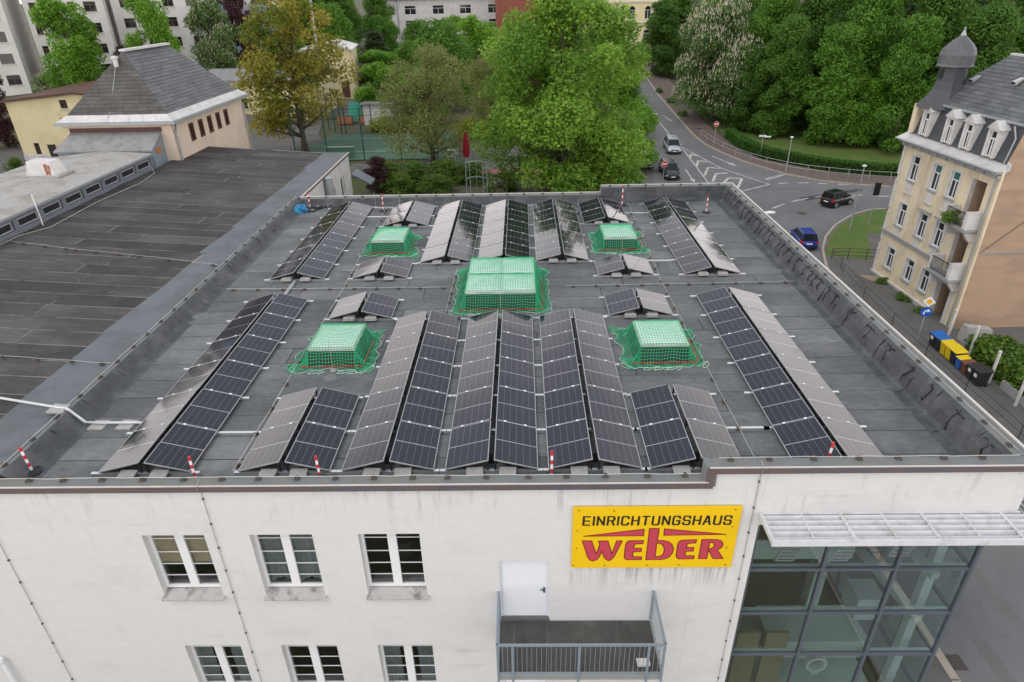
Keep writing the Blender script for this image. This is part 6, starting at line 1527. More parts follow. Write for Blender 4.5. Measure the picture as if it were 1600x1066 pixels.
t = sign_post('direction_sign_post', 'blue turn right sign below a yellow priority sign beside the house porch', 30.35, 25.3, 3.0)
t.rotation_euler = (0, 0, R(-22)); 
k = MB(); k.extrude([(0, -.36), (.36, 0), (0, .36), (-.36, 0)], lambda p: (p[0], -.07, 2.78 + p[1]), lambda p: (p[0], -.05, 2.78 + p[1])); k.build('priority_plate', m_white, t)
k = MB(); k.poly([(0, -.075, 2.78 - .21), (.21, -.075, 2.78), (0, -.075, 2.78 + .21), (-.21, -.075, 2.78)]); k.build('amber_field', m_sorange, t)
k = MB(); k.extrude([(.33 * math.cos(2 * PI * i / 24), .33 * math.sin(2 * PI * i / 24)) for i in range(24)], lambda p: (p[0], -.07, 2.06 + p[1]), lambda p: (p[0], -.05, 2.06 + p[1])); k.build('turn_plate', m_sblue, t)
k = MB(); P = [(-.12, -.2), (-.11, -.02), (-.04, .07), (.06, .09)]
for a, b in zip(P, P[1:]): k.bar((a[0], -.074, 2.06 + a[1]), (b[0], -.074, 2.06 + b[1]), .006, .075, up=(0, 0, 1) if abs(b[0] - a[0]) > .02 else (1, 0, 0))
k.poly([(.04, -.078, 2.06 + .21), (.23, -.078, 2.06 + .09), (.04, -.078, 2.06 - .03)]); k.build('arrow', m_white, t)
t = thing('street_name_sign', 'white street name sign on a post in front of the park hedge', 'street sign', (35.4, 73.4, street_z(73.4) + .1)); k = MB(); k.tube([(0, 0, 0), (0, 0, 2.7)], .035, 8); k.build('post', m_galv, t); k = MB(); k.box(-.55, -.03, 2.5, .35, .0, 2.72); k.box(.2, -.06, 2.42, 1.0, -.035, 2.6); k.build('name_plate', m_white, t)
def lamp(label, x, y, z, h, arm, rz=0, name='street_lamp'):
    t = thing(name, label, 'street lamp', (x, y, z), rz, 'street lamps'); k = MB(); k.tube([(0, 0, 0), (0, 0, h * .5), (0, 0, h - .4), (arm * .3, 0, h), (arm, 0, h + .05)] if arm else [(0, 0, 0), (0, 0, h)], [.08, .07, .055, .045, .04] if arm else [.07, .05], 8); k.build('pole', m_galv, t)
    k = MB(); 
    if arm: k.lathe([(.06, -.08), (.20, -.05), (.22, .02), (.12, .10)], 12, 0, 0, 0); me = k.mesh('lamp_head', m_plate, True); o = link('lamp_head', me, t, (arm + .3, 0, h + .05)); o.scale = (2.0, .9, .9)
    else: k.lathe([(.05, 0), (.20, .05), (.2, .13), (.05, .2)], 12, 0, 0, h); k.build('lamp_head', m_plate, t)
    return t
lamp('tall grey street lamp on the lawn island', 35.7, 47.4, -10.07, 6.0, 0)
lamp('street lamp whose pale head hangs over the junction beside the parapet', 17.6, 32.6, -10.08, 6.4, 4.2, R(2))
lamp('street lamp with pale head over the lane by the linden tree', 18.6, 73, street_z(73) + .1, 5.6, 2.2, R(2))
lamp('short garden lamp behind the corner of the brown roof', -22.4, 64.6, -5.4, 4.0, 0)
lamp('thin lamp post at the bend of the railing', 36.6, 67.2, street_z(67) + .1, 4.0, 0)
t = thing('traffic_light', 'dark traffic signal on a thin post at the back of the lawn island', 'traffic light', (38.2, 48.9, -10.07), R(-20)); k = MB(); k.tube([(0, 0, 0), (0, 0, 3.9)], .05, 8); k.build('post', m_galv, t); k = MB(); k.box(-.26, -.12, 2.9, .26, .12, 4.1); k.build('backboard', m_black, t)
for i, c in enumerate((m_sred, m_sorange, m_green_steel)): k = MB(); face_disc(k, .10, .125, cz=3.85 - i * .35); k.build('lens', c, t)
t = thing('flag_pole', 'tall pale grey pole rising between the garden trees', 'pole', (-31.8, 113, -4)); k = MB(); k.tube([(0, 0, 0), (0, 0, 22)], [.32, .24], 10); k.build('shaft', m_galv, t); k = MB(); k.lathe([(.5, 0), (.5, .4), (.34, .5)], 12); k.build('foot', m_conc, t)
t = thing('utility_pole', 'thin grey pole in front of the brick building', 'pole', (-3.4, 160, -3)); k = MB(); k.tube([(0, 0, 0), (0, 0, 15)], [.3, .2], 8); k.build('shaft', m_galv, t); k = MB(); k.lathe([(.4, 0), (.4, .4), (.3, .5)], 10); k.build('foot', m_conc, t)

# ------------------------------------------------------------------ garden behind: court fence, parasol, frame, boxes
def court_fence(label, pts, h, n_wire=9):
    t = thing('court_fence', label, 'fence', (pts[0][0], pts[0][1], gz(*pts[0])), 0, 'green fences round the court'); O = Vector(t.location); P = [Vector((x, y, gz(x, y))) - O for x, y in pts]
    for p in P: k = MB(); k.box(p.x - .06, p.y - .06, p.z - .1, p.x + .06, p.y + .06, p.z + h); k.build('post', m_green_steel, t)
    k = MB()
    for i in range(n_wire): z = .15 + (h - .25) * i / (n_wire - 1); k.tube([p + Vector((0, 0, z)) for p in P], .012, 4)
    for a, b in zip(P, P[1:]):
        n = int((b - a).length / .3)
        for i in range(1, n): q = a.lerp(b, i / n); k.tube([q + Vector((0, 0, .1)), q + Vector((0, 0, h - .05))], .006, 3, caps=False)
    tag(k.build('wire_mesh', m_green_steel, t), kind='stuff'); return t
court_fence('green wire fence along the near side of the court', [(-20.5, 59.6), (-17, 59.6), (-13.0, 59.7), (-8.9, 59.7), (-4.9, 59.8)], 5.6)
court_fence('green fence with thick posts at the left side of the court', [(-18.9, 73.8), (-20.2, 75.6), (-21.5, 77.3), (-22.8, 79.0), (-24.2, 80.6), (-25.6, 82.4)], 5.4)
court_fence('green wire fence along the far side of the court', [(-18.4, 73.9), (-15, 74.2), (-11, 74.4), (-7, 74.6)], 3.6)
t = thing('goal_frame', 'low pale green goal board on the court', 'goal', (-17.6, 61.2, -5.45)); k = MB(); k.box(0, 0, 0, 3.2, .06, 1.2); k.build('board', m_court, t); k = MB(); k.bar((0, -.03, 1.2), (3.2, -.03, 1.2), .08, .08); k.build('top_bar', m_trim, t)
for a, b in (((-16, 71), (-6, 71)), ((-17, 64), (-5.5, 64))):
    k = MB(); k.hull8([(a[0], a[1], gz(*a) + .03), (b[0], b[1], gz(*b) + .03), (b[0], b[1] + .12, gz(*b) + .03), (a[0], a[1] + .12, gz(*a) + .03), (a[0], a[1], gz(*a) + .034), (b[0], b[1], gz(*b) + .034), (b[0], b[1] + .12, gz(*b) + .034), (a[0], a[1] + .12, gz(*a) + .034)]); struct(k.build('court_line', m_mark))
t = thing('parasol', 'closed dark red parasol on the garden terrace', 'parasol', (-1.4, 55.8, -5.48)); k = MB(); k.tube([(0, 0, 0), (0, 0, 3.7)], .035, 8); k.build('pole', m_trim, t)
k = MB(); n = 16
rings = []
for z, r in ((1.0, .10), (1.25, .26), (1.6, .30), (2.3, .26), (3.0, .18), (3.5, .09), (3.65, .02)): rings.append([(r * (1 + .28 * math.cos(i * PI)) * math.cos(2 * PI * i / n), r * (1 + .28 * math.cos(i * PI)) * math.sin(2 * PI * i / n), z) for i in range(n)])
loft(k, rings); k.build('cloth', m_umb, t); k = MB(); k.lathe([(.35, 0), (.35, .1), (.06, .14)], 14); k.build('foot', m_conc, t)
t = thing('steel_frame', 'pale blue grey steel gate frame rising behind the roof edge', 'frame', (-.6, 44.8, -5.5)); k = MB()
for x in (0, .35, 1.5, 1.85): k.bar((x, 0, 0), (x, 0, 3.0), .07, .07, up=(0, 1, 0))
k.build('uprights', m_bluegrey, t); k = MB(); k.tube([(0, 0, 3.0), (.5, 0, 3.12), (1.35, 0, 3.12), (1.85, 0, 3.0)], .045, 6); k.tube([(.0, 0, 1.6), (.5, 0, 1.75), (1.35, 0, 1.75), (1.85, 0, 1.6)], .035, 6); k.bar((.92, 0, 0), (.92, 0, 3.1), .03, .03, up=(0, 1, 0)); k.build('cross_bars', m_bluegrey, t)
t = thing('play_panel', 'turquoise sheet leaning behind the court fence', 'panel', (-19.9, 82, -5)); k = MB(); k.hull8([(0, 0, 0), (1.7, .3, 0), (1.7, .45, 0), (0, .15, 0), (.1, .5, 2.2), (1.8, .8, 2.9), (1.8, .9, 2.9), (.1, .6, 2.2)]); k.build('sheet', m_teal, t); k = MB(); k.bar((.2, .6, 0), (.5, .7, 2.2), .08, .08); k.bar((1.5, .9, 0), (1.4, .9, 2.2), .08, .08); k.build('legs', m_hold, t)
for i, (x, y, l) in enumerate(((-21.0, 80.4, 'terracotta planter box left of the turquoise sheet'), (-18.2, 80.6, 'terracotta planter box right of the turquoise sheet'))):
    t = thing('planter_box', l, 'planter', (x, y, -5.05), 0, 'terracotta boxes by the court'); k = MB(); k.hull8([(0, 0, 0), (1.9, 0, 0), (1.9, .8, 0), (0, .8, 0), (-.06, -.05, .9), (1.96, -.05, .9), (1.96, .85, .9), (-.06, .85, .9)]); k.build('box', m_orange, t); k = MB(); k.box(.05, .05, .9, 1.85, .75, .95); k.build('soil', m_soil, t)
for i, (x, y) in enumerate(((-4.2, 60.4), (-3.0, 60.0))):
    t = thing('garden_chair', ('pale green garden chair at the left side of the terrace table', 'pale green garden chair nearer to the parasol')[i], 'chair', (x, y, -5.46), R(30 + 200 * i), 'pale green garden chairs'); k = MB(); k.box(-.24, -.24, .42, .24, .24, .47); k.build('seat', m_rope, t); k = MB(); k.box(-.24, .21, .47, .24, .25, .95); k.build('backrest', m_rope, t)
    for a, b in ((-.2, -.2), (.2, -.2), (.2, .2), (-.2, .2)): k = MB(); k.box(a - .02, b - .02, 0, a + .02, b + .02, .42); k.build('leg', m_rope, t)
t = thing('garden_table', 'round pale green garden table under the olive tree', 'table', (-3.6, 60.9, -5.46)); k = MB(); k.lathe([(.5, .7), (.5, .74)], 18); k.build('top', m_rope, t); k = MB(); k.lathe([(.3, 0), (.05, .1), (.05, .7)], 10); k.build('pedestal', m_rope, t)

# ------------------------------------------------------------------ trees and shrubs
def crown_mesh(name, seed, H, Rr, hb, n_leaf, leaf, material, n_lobe=34, lobe=(.22, .36), shape=.55, droop=0., flat=1., spread=.92, tintv=.35, top=.42, cone=0., tp=.9):
    g = np.random.default_rng(seed)
    t = ((np.arange(n_lobe) + g.random(n_lobe)) / n_lobe) ** tp
    prof = np.sin(np.pi * np.clip(.10 + .86 * t ** (.8 if top < .5 else 1.2), 0, 1)) ** shape * (1 - cone * t)
    an = g.random(n_lobe) * 2 * np.pi + np.arange(n_lobe) * 2.4; rad = np.sqrt(g.random(n_lobe)) * Rr * prof * spread * .78
    lr = Rr * g.uniform(lobe[0], lobe[1], n_lobe) * (.75 + .35 * prof)
    lc = np.stack([rad * np.cos(an), rad * np.sin(an), hb + (H - hb) * t * .97 - lr * .35], 1)
    lc[:, 2] = np.clip(lc[:, 2], hb * .8 + lr * .2, H - lr * .75)
    lt = g.normal(.5, tintv * .45, n_lobe)
    wgt = lr ** 2; li = g.choice(n_lobe, n_leaf, p=wgt / wgt.sum())
    d = g.normal(size=(n_leaf, 3)); d[:, 2] += .25; d /= np.linalg.norm(d, axis=1)[:, None]
    r = lr[li] * (.45 + .62 * g.random(n_leaf) ** .45)
    # sprays: clumped irregularity of every lobe
    nrm_ = np.sin(d[:, 0] * 5 + li * 1.7) * np.sin(d[:, 1] * 6 + li) * np.sin(d[:, 2] * 5 + li * .6)
    r = r * (1 + .30 * nrm_)
    p = lc[li] + d * r[:, None] * np.array([1, 1, .80 * flat])
    if droop: p[:, 2] -= droop * (np.hypot(p[:, 0], p[:, 1]) / Rr) ** 2 * H * .2 * g.random(n_leaf)
    n = d * .55 + g.normal(size=(n_leaf, 3)) * .6 + np.array([0, 0, .55]); n /= np.linalg.norm(n, axis=1)[:, None]
    a = np.cross(n, g.normal(size=(n_leaf, 3))); a /= np.linalg.norm(a, axis=1)[:, None]; b = np.cross(n, a)
    s = leaf * g.uniform(.6, 1.35, n_leaf)[:, None] * .5
    v = np.stack([p - a * s * 1.25, p + b * s * .75 - n * s * .15, p + a * s * 1.25, p - b * s * .75 - n * s * .15], 1).reshape(-1, 3)
    tint = np.clip(lt[li] * .62 + .38 * g.random(n_leaf) + .18 * nrm_, 0, 1.2)
    me = bpy.data.meshes.new(name); nv = len(v)
    me.vertices.add(nv); me.vertices.foreach_set('co', v.astype(np.float32).ravel())
    me.loops.add(nv); me.loops.foreach_set('vertex_index', np.arange(nv, dtype=np.int32))
    me.polygons.add(n_leaf); me.polygons.foreach_set('loop_start', np.arange(0, nv, 4, dtype=np.int32)); me.polygons.foreach_set('loop_total', np.full(n_leaf, 4, dtype=np.int32))
    at = me.attributes.new('tint', 'FLOAT', 'POINT'); at.data.foreach_set('value', np.repeat(tint, 4).astype(np.float32))
    me.materials.append(material); me.update(calc_edges=True)
    return me, lc, lr
def trunk_mesh(H, hb, rt_, lc, seed, nb=14):
    g = random.Random(seed); k = MB(); top = H * .62
    ax = [(g.uniform(-.1, .1) * i * .3, g.uniform(-.1, .1) * i * .3, -.3 + (top + .3) * i / 6) for i in range(7)]
    k.tube(ax, [rt_ * (1.35 if i == 0 else 1) * (1 - .11 * i) for i in range(7)], 9)
    idx = list(range(len(lc))); g.shuffle(idx)
    for i in idx[:nb]:
        e = Vector(lc[i]); z0 = max(hb * .55, min(top * .95, e.z - Vector((e.x, e.y)).length * .8)); f = (z0 + .3) / (top + .3) * 6; j = min(5, int(f)); s = Vector(ax[j]).lerp(Vector(ax[j + 1]), f - j)
        m_ = s.lerp(e, .55) + Vector((g.uniform(-.3, .3), g.uniform(-.3, .3), -.25)); k.tube([s, m_, e], [rt_ * .38, rt_ * .24, rt_ * .07], 5)
    return k.mesh('trunk', m_bark, True)
KIND = {}
def kind(nm, cat_name, H, Rr, hb, n_leaf, leaf, material, seed, rt_=.3, nb=14, extra=None, **kw):
    me, lc, lr = crown_mesh('crown', seed, H, Rr, hb, n_leaf, leaf, material, **kw)
    KIND[nm] = (cat_name, H, Rr, me, trunk_mesh(H, hb, rt_, lc, seed, nb), extra(lc, lr) if extra else None)
lf_linden = leaf_mat('linden_leaf', (.036, .130, .014), (.235, .395, .050), .42)
lf_green = leaf_mat('green_leaf', (0.057, 0.155, 0.024), (0.162, 0.324, 0.041), .4)
lf_deep = leaf_mat('deep_green_leaf', (0.043, 0.115, 0.019), (0.119, 0.236, 0.034), .4)
lf_fresh = leaf_mat('fresh_green_leaf', (0.068, 0.196, 0.022), (0.203, 0.392, 0.041), .42)
lf_chest = leaf_mat('chestnut_leaf', (0.068, 0.135, 0.041), (0.176, 0.277, 0.081), .38)
lf_maple = leaf_mat('bronze_maple_leaf', (.085, .17, .016), (.34, .29, .045), .42)
lf_olive = leaf_mat('olive_leaf', (.13, .165, .045), (.29, .31, .10), .42)
lf_purple = leaf_mat('purple_leaf', (0.038, 0.016, 0.022), (0.101, 0.041, 0.047), .25)
lf_conif = leaf_mat('dark_conifer_leaf', (0.019, 0.041, 0.014), (0.054, 0.084, 0.027), .15)
lf_hedge = leaf_mat('hedge_leaf', (0.030, 0.101, 0.014), (0.095, 0.216, 0.024), .25)
lf_shrub = leaf_mat('shrub_leaf', (0.041, 0.101, 0.016), (0.135, 0.230, 0.030), .3)
lf_yell = leaf_mat('yellow_shrub_leaf', (0.162, 0.203, 0.016), (0.351, 0.365, 0.027), .3)
m_bloss = mat('cream_blossom', (.62, .55, .45), .8, .1, 5)
def blossoms(lc, lr, n=3600, sd=5, s=.22):
    g = np.random.default_rng(sd); k = MB(); li = g.choice(len(lc), n, p=lr ** 2 / (lr ** 2).sum())
    for i in li:
        d = g.normal(size=3); d[2] = abs(d[2]) * .9; d /= np.linalg.norm(d); p = Vector(lc[i] + d * lr[i] * (1.0 + .1 * g.random())); h = s * g.uniform(1.0, 2.0); w_ = s * .30
        k.poly([p + Vector((-w_, 0, 0)), p + Vector((w_, 0, 0)), p + Vector((0, 0, h * 1.2))]); k.poly([p + Vector((0, -w_, 0)), p + Vector((0, w_, 0)), p + Vector((0, 0, h * 1.2))])
    return ('blossom', k.mesh('blossom', m_bloss))
kind('linden', 'linden_tree', 17, 7.4, .8, 100000, .20, lf_linden, 11, .42, 26, n_lobe=125, lobe=(.12, .23), shape=.40, tintv=.75, spread=1.12, tp=1.05)
kind('chestnut', 'chestnut_tree', 16, 7.6, 2.5, 34000, .30, lf_chest, 12, .4, 12, n_lobe=48, lobe=(.22, .33), shape=.45, extra=blossoms)
kind('maple', 'maple_tree', 17, 7.0, 3.2, 19000, .29, lf_maple, 13, .36, 22, n_lobe=58, lobe=(.14, .25), shape=.5, tintv=.9, spread=1.1)
kind('olive', 'willow_leaved_tree', 11.5, 5.0, 2.2, 22000, .15, lf_olive, 14, .26, 34, n_lobe=60, lobe=(.14, .26), shape=.5, droop=1.2, spread=1.05)
kind('round', 'broadleaf_tree', 12, 5.5, 1.6, 22000, .27, lf_green, 15, .3, 10, n_lobe=42, lobe=(.2, .32), shape=.45)
kind('fresh', 'broadleaf_tree', 12, 5.2, 1.4, 20000, .26, lf_fresh, 16, .28, 10, n_lobe=46, lobe=(.18, .30), shape=.45)
kind('tall', 'tall_park_tree', 21, 6.0, .9, 36000, .30, lf_deep, 17, .4, 12, n_lobe=80, lobe=(.2, .32), shape=.4)
kind('tall2', 'tall_park_tree', 21, 6.0, 1.2, 34000, .30, lf_green, 18, .4, 12, n_lobe=74, lobe=(.2, .33), shape=.42, cone=.25)
kind('purple', 'copper_beech', 14, 4.0, 1.2, 14000, .28, lf_purple, 19, .3, 8, n_lobe=34, lobe=(.24, .36), shape=.45)
kind('conifer', 'dark_conifer', 20, 4.6, 2.0, 22000, .26, lf_conif, 20, .3, 10, n_lobe=70, lobe=(.2, .34), shape=.5, cone=.62)
kind('shrub', 'shrub', 3.0, 2.2, .15, 5200, .17, lf_shrub, 21, .08, 6, n_lobe=22, lobe=(.28, .42), shape=.35)
kind('shrub_y', 'yellow_shrub', 2.0, 2.2, .1, 4200, .15, lf_yell, 22, .06, 5, n_lobe=20, lobe=(.28, .42), shape=.3)
kind('rhodo', 'flowering_shrub', 3.2, 2.4, .1, 4800, .2, lf_chest, 23, .08, 5, n_lobe=20, lobe=(.3, .42), shape=.3, extra=lambda a, b: blossoms(a, b, 420, 9, .16))
kind('flower_tree', 'blossoming_tree', 14, 5.0, 1.6, 20000, .28, lf_chest, 24, .3, 10, n_lobe=46, lobe=(.2, .32), shape=.45, extra=lambda a, b: blossoms(a, b, 1100, 10, .16))
kind('weed', 'low_plant', 1.0, .8, .05, 700, .14, lf_shrub, 25, .03, 3, n_lobe=9, lobe=(.3, .45), shape=.3)
def tree(kd, x, y, ztop, width, label, group=None, rz=None, zb=None, cat=None):
    nm, H, Rr, cm, tm, ex = KIND[kd]; z = gz(x, y) - .05 if zb is None else zb
    t = thing(nm, label, cat or ('shrub' if H < 4 else 'tree'), (x, y, z), rnd.uniform(0, 6.28) if rz is None else rz, group)
    s = width / (2 * Rr); t.scale = (s, s, (ztop - z) / H)
    link('crown', cm, t); link('trunk', tm, t)
    if ex: tag(link(ex[0], ex[1], t), kind='stuff')
    return t
tree('linden', 7.9, 43.5, 11.3, 16.2, 'huge yellow green linden tree standing right behind the roof edge', rz=2.2)
tree('chestnut', 33.9, 92, 8.9, 15.6, 'chestnut tree covered in cream blossom beside the street', rz=2.0)
tree('maple', -21.0, 64.5, 11.3, 14.2, 'bronze leaved maple between the hall and the court', rz=.5)
tree('olive', -5.0, 56.8, 6.4, 12.2, 'sparse olive brown tree with drooping twigs beside the parasol', rz=.2)
G1 = 'green trees in the garden behind the court'
for a in (('fresh', -14.8, 84, 2.4, 10.5, 'green tree right of the pale yellow gable building'), ('round', -7.0, 91, 7.4, 12.0, 'tall round green tree behind the olive brown tree'), ('fresh', -2.4, 99, 7.6, 9.5, 'green tree just left of the huge linden crown'), ('fresh', -9.5, 80, 2.0, 9.0, 'low green tree straight behind the olive brown tree'), ('olive', 0.6, 72, 4.6, 9.0, 'thin olive tree against the left side of the linden'),
          ('round', -27, 150, 6.6, 9.5, 'round green tree below the first office windows'), ('round', -18, 141, 5.8, 8.4, 'round green tree below the middle office windows'), ('fresh', -10.5, 138, 6.6, 10.5, 'green tree below the right office windows'), ('conifer', -24.5, 128, 4.6, 10, 'dark clump of conifer in front of the offices'), ('round', -31.5, 122, 9.5, 11, 'big green tree right of the tall pale pole'), ('tall', -38.5, 132, 12.5, 11, 'big dark green tree behind the tall pale pole'), ('tall', -29.5, 160, 14, 10, 'dark tree at the left end of the white offices'), ('round', -15, 120, 3.4, 11, 'green tree in the middle of the garden belt'), ('fresh', -20.5, 112, 2.2, 11, 'leafy tree between the yellow gable and the offices'), ('tall', -36.5, 148, 12, 12, 'dark tree closing the gap left of the white offices'), ('tall2', -45, 152, 13, 12, 'tall green tree behind the thin pole and the maple'), ('round', -41, 170, 14, 13, 'far round tree behind the pale pole'), ('tall', -33.8, 134, 7.5, 10, 'dark green tree behind the white shed and the pole'), ('tall2', -52, 168, 15, 14, 'far green tree above the orange maple'), ('round', 4, 118, 6, 12, 'green tree hidden behind the linden crown'), ('round', -3, 125, 4.5, 9, 'small green tree below the brick gable')):
    tree(*a, group=G1)
tree('fresh', 19.2, 83, 1.4, 7.5, 'street tree on the right flank of the linden crown'); tree('fresh', 18.6, 68.5, -1.5, 6.0, 'low street tree at the lower right of the linden crown'); tree('fresh', 19.5, 100, 4, 9.0, 'street tree farther up the street behind the linden'); tree('round', 19.0, 122, 6, 9, 'street tree near the pale yellow school')
G2 = 'tall trees of the park right of the street'
for a in (('tall', 32.4, 128, 9.0, 10.5, 'park tree nearest to the school building'), ('tall2', 36.4, 108, 10.5, 11, 'park tree behind the chestnut on its left'), ('tall2', 41.2, 93, 12, 10.5, 'park tree rising just right of the chestnut'), ('tall', 46.0, 88.5, 12.6, 10.5, 'dark park tree second from the chestnut'), ('tall2', 51.5, 83.5, 12.6, 11.5, 'broad park tree in the middle of the park front'), ('tall', 57.6, 79.5, 11.6, 11.5, 'park tree left of the turret'), ('tall', 64, 84, 8, 12, 'park tree behind the turret'), ('tall2', 71, 82, 6.5, 13, 'park tree behind the slate roof'), ('tall', 44, 104, 16, 12, 'high park tree in the second line behind the chestnut'), ('tall', 55, 102, 16, 13, 'high park tree in the second line, middle'), ('tall', 66, 100, 15, 13, 'high park tree in the second line, right'), ('conifer', 72, 98, 12, 11, 'dark conifer behind the turret top'), ('conifer', 79, 92, 9, 11, 'dark conifer above the slate roof'), ('tall', 84, 98, 13, 14, 'park tree at the right edge of the picture'), ('conifer', 62, 92, 13, 9, 'dark conifer left of the turret top'), ('tall2', 77, 104, 15, 13, 'tall pale park tree beyond the slate roof'), ('tall', 38, 140, 13, 13, 'park tree far up the street'), ('tall', 50, 122, 18, 14, 'back row park tree behind the street trees'), ('tall', 70, 118, 18, 15, 'back row park tree in the right half'), ('tall', 92, 112, 17, 16, 'back row park tree at the far right'), ('tall2', 45.6, 79.2, 6.5, 9.5, 'park tree with branches hanging low over the lawn'), ('tall', 40.6, 83.5, 7.5, 8.5, 'park tree behind the street name sign'), ('tall2', 53.2, 75.4, 7.5, 9.5, 'park tree next to the cream house'), ('tall', 37.2, 86.5, 3.5, 7.5, 'low dark tree to the right below the chestnut'), ('fresh', 49.5, 77.8, .5, 7.5, 'paler low tree between the park front trees'), ('tall', 60.5, 74.0, 8.5, 11.0, 'park tree directly behind the corner of the cream house')):
    tree(*a, group=G2)
G3 = 'trees in front of the apartment blocks'
tree('fresh', -57.5, 84.5, 11.5, 10.5, 'leafy green tree in front of the white apartment blocks', G3); tree('fresh', -47.6, 87, 11.6, 8.2, 'slender green tree left of the hip roof ridge', G3); tree('flower_tree', -42.6, 96, 11, 9.0, 'blossoming dark tree right of the hip roof ridge', G3); tree('purple', -39.6, 99.5, 12, 6.0, 'dark copper beech beside the blossoming tree', G3, cat='tree'); tree('purple', -53.8, 90, 5, 5.0, 'small copper beech between two green trees', G3); tree('purple', -58.6, 68, 4.2, 5.0, 'copper beech cut by the left picture edge', G3); tree('round', -36, 108, 9, 9, 'green tree behind the bronze maple', G3); tree('round', -30.5, 88, 3, 6, 'small green tree behind the maple trunk', G3)
for i, (kd, x, y, w_, h, l) in enumerate((('shrub', -8.6, 50.6, 4.4, 3.3, 'green shrub behind the roof edge next to the white wing wall'), ('shrub', -5.6, 49.4, 4.4, 3.5, 'green shrub second from the white wing wall'), ('shrub', -2.9, 50.0, 4.2, 3.4, 'green shrub in the middle behind the roof edge'), ('shrub', -.2, 50.2, 4.0, 3.0, 'green shrub just behind the steel frame'), ('shrub', 2.6, 47.2, 3.6, 2.2, 'green shrub right of the steel frame'), ('shrub', -7.0, 47.0, 4.0, 2.6, 'low green shrub close to the roof edge'), ('shrub', -3.6, 46.6, 4.0, 2.4, 'low green shrub in front of the larger shrubs'), ('purple', -9.2, 47.4, 3.0, 3.2, 'small dark red shrub at the corner of the white wing'), ('shrub_y', -13.6, 75.6, 5.0, 1.8, 'yellow shrub behind the court on the left'), ('shrub_y', -10.0, 76, 5.0, 1.8, 'yellow shrub behind the court in the middle'), ('shrub_y', -1.5, 71, 5.5, 2.2, 'yellow shrub left of the linden tree'), ('rhodo', 1.9, 45.4, 2.4, 1.4, 'small lilac flowered shrub beside the steel frame'), ('rhodo', -63.6, 87.2, 5.6, 3.0, 'flowering shrub at the foot of the apartment block'), ('rhodo', -59.4, 88.2, 4.6, 2.6, 'second flowering shrub beside the parked cars'), ('shrub', -50, 56.8, 2.2, 1.6, 'clipped green bush in front of the yellow house'), ('shrub', -60, 60.5, 4, 1.4, 'low green shrub left of the yellow house'))):
    tree(kd, x, y, gz(x, y) + h * (.62 if kd == 'shrub' and x > -12 else 1), w_, l, 'shrubs in the gardens', cat='shrub')
for i, (x, y, w_, l) in enumerate(((29.95, 104.5, 1.9, 'low plant in the kerb bed farther up the street'), (29.95, 95.5, 2.2, 'low plant in the kerb bed near the chestnut'), (29.5, 112.5, 1.9, 'low plant in the kerb bed third up the street'), (29.3, 131, 1.9, 'low plant in the farthest kerb bed'))):
    tree('weed', x, y, street_z(y) + .9, w_, l, 'kerb bed plants', zb=street_z(y) + .1, cat='plant')
for x, y, w_, l in ((32.55, 34.6, 1.1, 'weeds at the house wall below the first window'), (32.6, 31.6, 1.3, 'weeds at the house wall below the middle window'), (32.75, 29.2, 1.2, 'weeds at the house wall beside the porch')):
    tree('weed', x, y, -9.6, w_, l, 'weeds along the house plinth', zb=-10.1, cat='plant')
tree('weed', 33.02 + .9, 28.35, -2.2, 1.5, 'green plants filling the upper balcony of the cream house', zb=-2.9, cat='plant').location = (32.2, 28.4, -3.05)
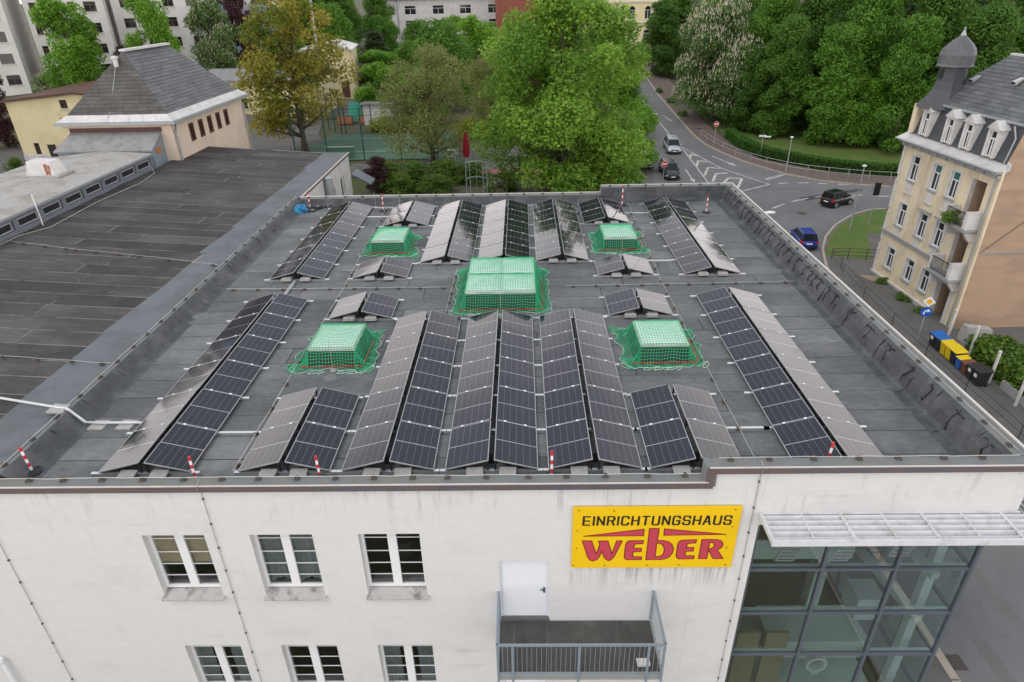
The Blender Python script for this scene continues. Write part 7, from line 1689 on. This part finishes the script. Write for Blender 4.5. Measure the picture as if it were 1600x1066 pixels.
# hedges: boxes of leaves with a dark core
def hedge(label, pts, wd, h, zf, seed, n_per=620, leaf=.13, material=lf_hedge):
    t = thing('hedge', label, 'hedge', (pts[0][0], pts[0][1], zf(*pts[0]))); O = Vector(t.location); g = np.random.default_rng(seed); P = []
    k = MB()
    for a, b in zip(pts, pts[1:]):
        A = Vector((*a, zf(*a))) - O; B = Vector((*b, zf(*b))) - O; d = (B - A); l = d.length; d.normalize(); s = Vector((-d.y, d.x, 0)).normalized() * (wd / 2 - .12)
        k.hull8([A - s, A + s, B + s, B - s, A - s + Vector((0, 0, h - .12)), A + s + Vector((0, 0, h - .12)), B + s + Vector((0, 0, h - .12)), B - s + Vector((0, 0, h - .12))])
        n = int(l * n_per); u = g.random(n); q = g.random(n); side = g.integers(0, 3, n)
        off = np.where(side == 0, -1, np.where(side == 1, 1, g.uniform(-1, 1, n))) * wd / 2; zz = np.where(side == 2, h, q * h) + g.normal(0, .05, n)
        off = off + g.normal(0, .06, n); pos = np.array(A)[None] + np.outer(u, np.array(B - A)) + np.outer(off, np.array(Vector((-d.y, d.x, 0)))) + np.stack([0 * zz, 0 * zz, zz], 1); P.append(pos)
    k.build('core', m_hedge_core, t)
    p = np.concatenate(P); n_leaf = len(p); n = g.normal(size=(n_leaf, 3)) + np.array([0, 0, .6]); n /= np.linalg.norm(n, axis=1)[:, None]; a = np.cross(n, g.normal(size=(n_leaf, 3))); a /= np.linalg.norm(a, axis=1)[:, None]; b = np.cross(n, a); s = leaf * g.uniform(.6, 1.4, n_leaf)[:, None] * .5
    v = np.stack([p - a * s * 1.2, p + b * s * .8, p + a * s * 1.2, p - b * s * .8], 1).reshape(-1, 3); me = bpy.data.meshes.new('leaves'); nv = len(v)
    me.vertices.add(nv); me.vertices.foreach_set('co', v.astype(np.float32).ravel()); me.loops.add(nv); me.loops.foreach_set('vertex_index', np.arange(nv, dtype=np.int32)); me.polygons.add(n_leaf); me.polygons.foreach_set('loop_start', np.arange(0, nv, 4, dtype=np.int32)); me.polygons.foreach_set('loop_total', np.full(n_leaf, 4, dtype=np.int32))
    at = me.attributes.new('tint', 'FLOAT', 'POINT'); at.data.foreach_set('value', np.repeat(g.random(n_leaf) * .9, 4).astype(np.float32)); me.materials.append(material); me.update(calc_edges=True)
    tag(link('leaves', me, t), kind='stuff'); return t
hedge('clipped green hedge along the park pavement', [(33.9, 83), (34.5, 77.2), (36.1, 73.2), (39.2, 70.3), (42, 68), (44.9, 66.6), (48.6, 65.4), (56, 64.4), (66, 63.6)], 1.2, 1.25, lambda x, y: street_z(y), 31)
hedge('wild green hedge beside the bins below the gable wall', [(33.6, 23.6), (33.3, 20), (33.1, 15), (33.1, 8)], 2.3, 1.3, lambda x, y: -10.2, 32, 420, .22, lf_shrub)
# worn tracks and repairs on the asphalt
m_track = mat('tyre_worn_asphalt', (.135, .135, .138), .9, .16, 10, (.165, .166, .17), .9, .35, thr=(.42, .58))
def track(pts, wd, dz):
    P = [Vector((x, y, 0)) for x, y in pts]
    for a, b in zip(P, P[1:]):
        d = (b - a).normalized(); s = Vector((-d.y, d.x, 0)) * wd / 2; k = MB(); k.poly([(v.x, v.y, street_z(v.y) + dz) for v in (a - s, a + s, b + s, b - s)]); k.build('worn_track', m_track, street)
track([(20.6, -12), (20.6, 6), (20.7, 30), (21.2, 52)], .55, .002); track([(22.4, -12), (22.4, 6), (22.5, 30), (23.2, 52)], .55, .002); track([(25.0, -12), (25.0, 6), (25.2, 30), (26.6, 46), (30.4, 52.4)], .55, .0025); track([(27.0, -12), (27.0, 6), (27.2, 30), (28.4, 44)], .55, .0025)
for (x, y, w_, h_) in ((24.0, 9.0, 1.6, 3.0), (21.5, 3.0, 1.1, 2.2), (26.3, 12.5, .9, 4.0), (33.6, 60.2, 3.0, .7), (38.2, 57.4, .8, .8)):
    k = MB(); k.poly([(x, y, street_z(y) + .0035), (x + w_, y + .1, street_z(y) + .0035), (x + w_ - .05, y + h_, street_z(y + h_) + .0035), (x + .04, y + h_ - .08, street_z(y + h_) + .0035)]); k.build('asphalt_repair', mat('tar_patch', (.06, .06, .062), .85, .1, 8) if w_ < 1 else m_track, street)
for (x, y) in ((19.3, 8.5), (19.3, 2.0)):
    k = MB(); k.box(x - .25, y - .3, -10.2, x + .25, y + .3, -10.19)
    for i in range(4): k.box(x - .2, y - .25 + i * .14, -10.19, x + .2, y - .19 + i * .14, -10.18)
    k.build('drain_grate', m_hold, street)
for x, y, zt, w_, l in ((-47, 41, 11, 10, 'tall tree beyond the left picture edge beside the wing'), (-52, 33, 12, 11, 'tall tree beyond the left picture edge near the camera')):
    tree('tall2', x, y, zt, w_, l, 'trees beyond the left picture edge')
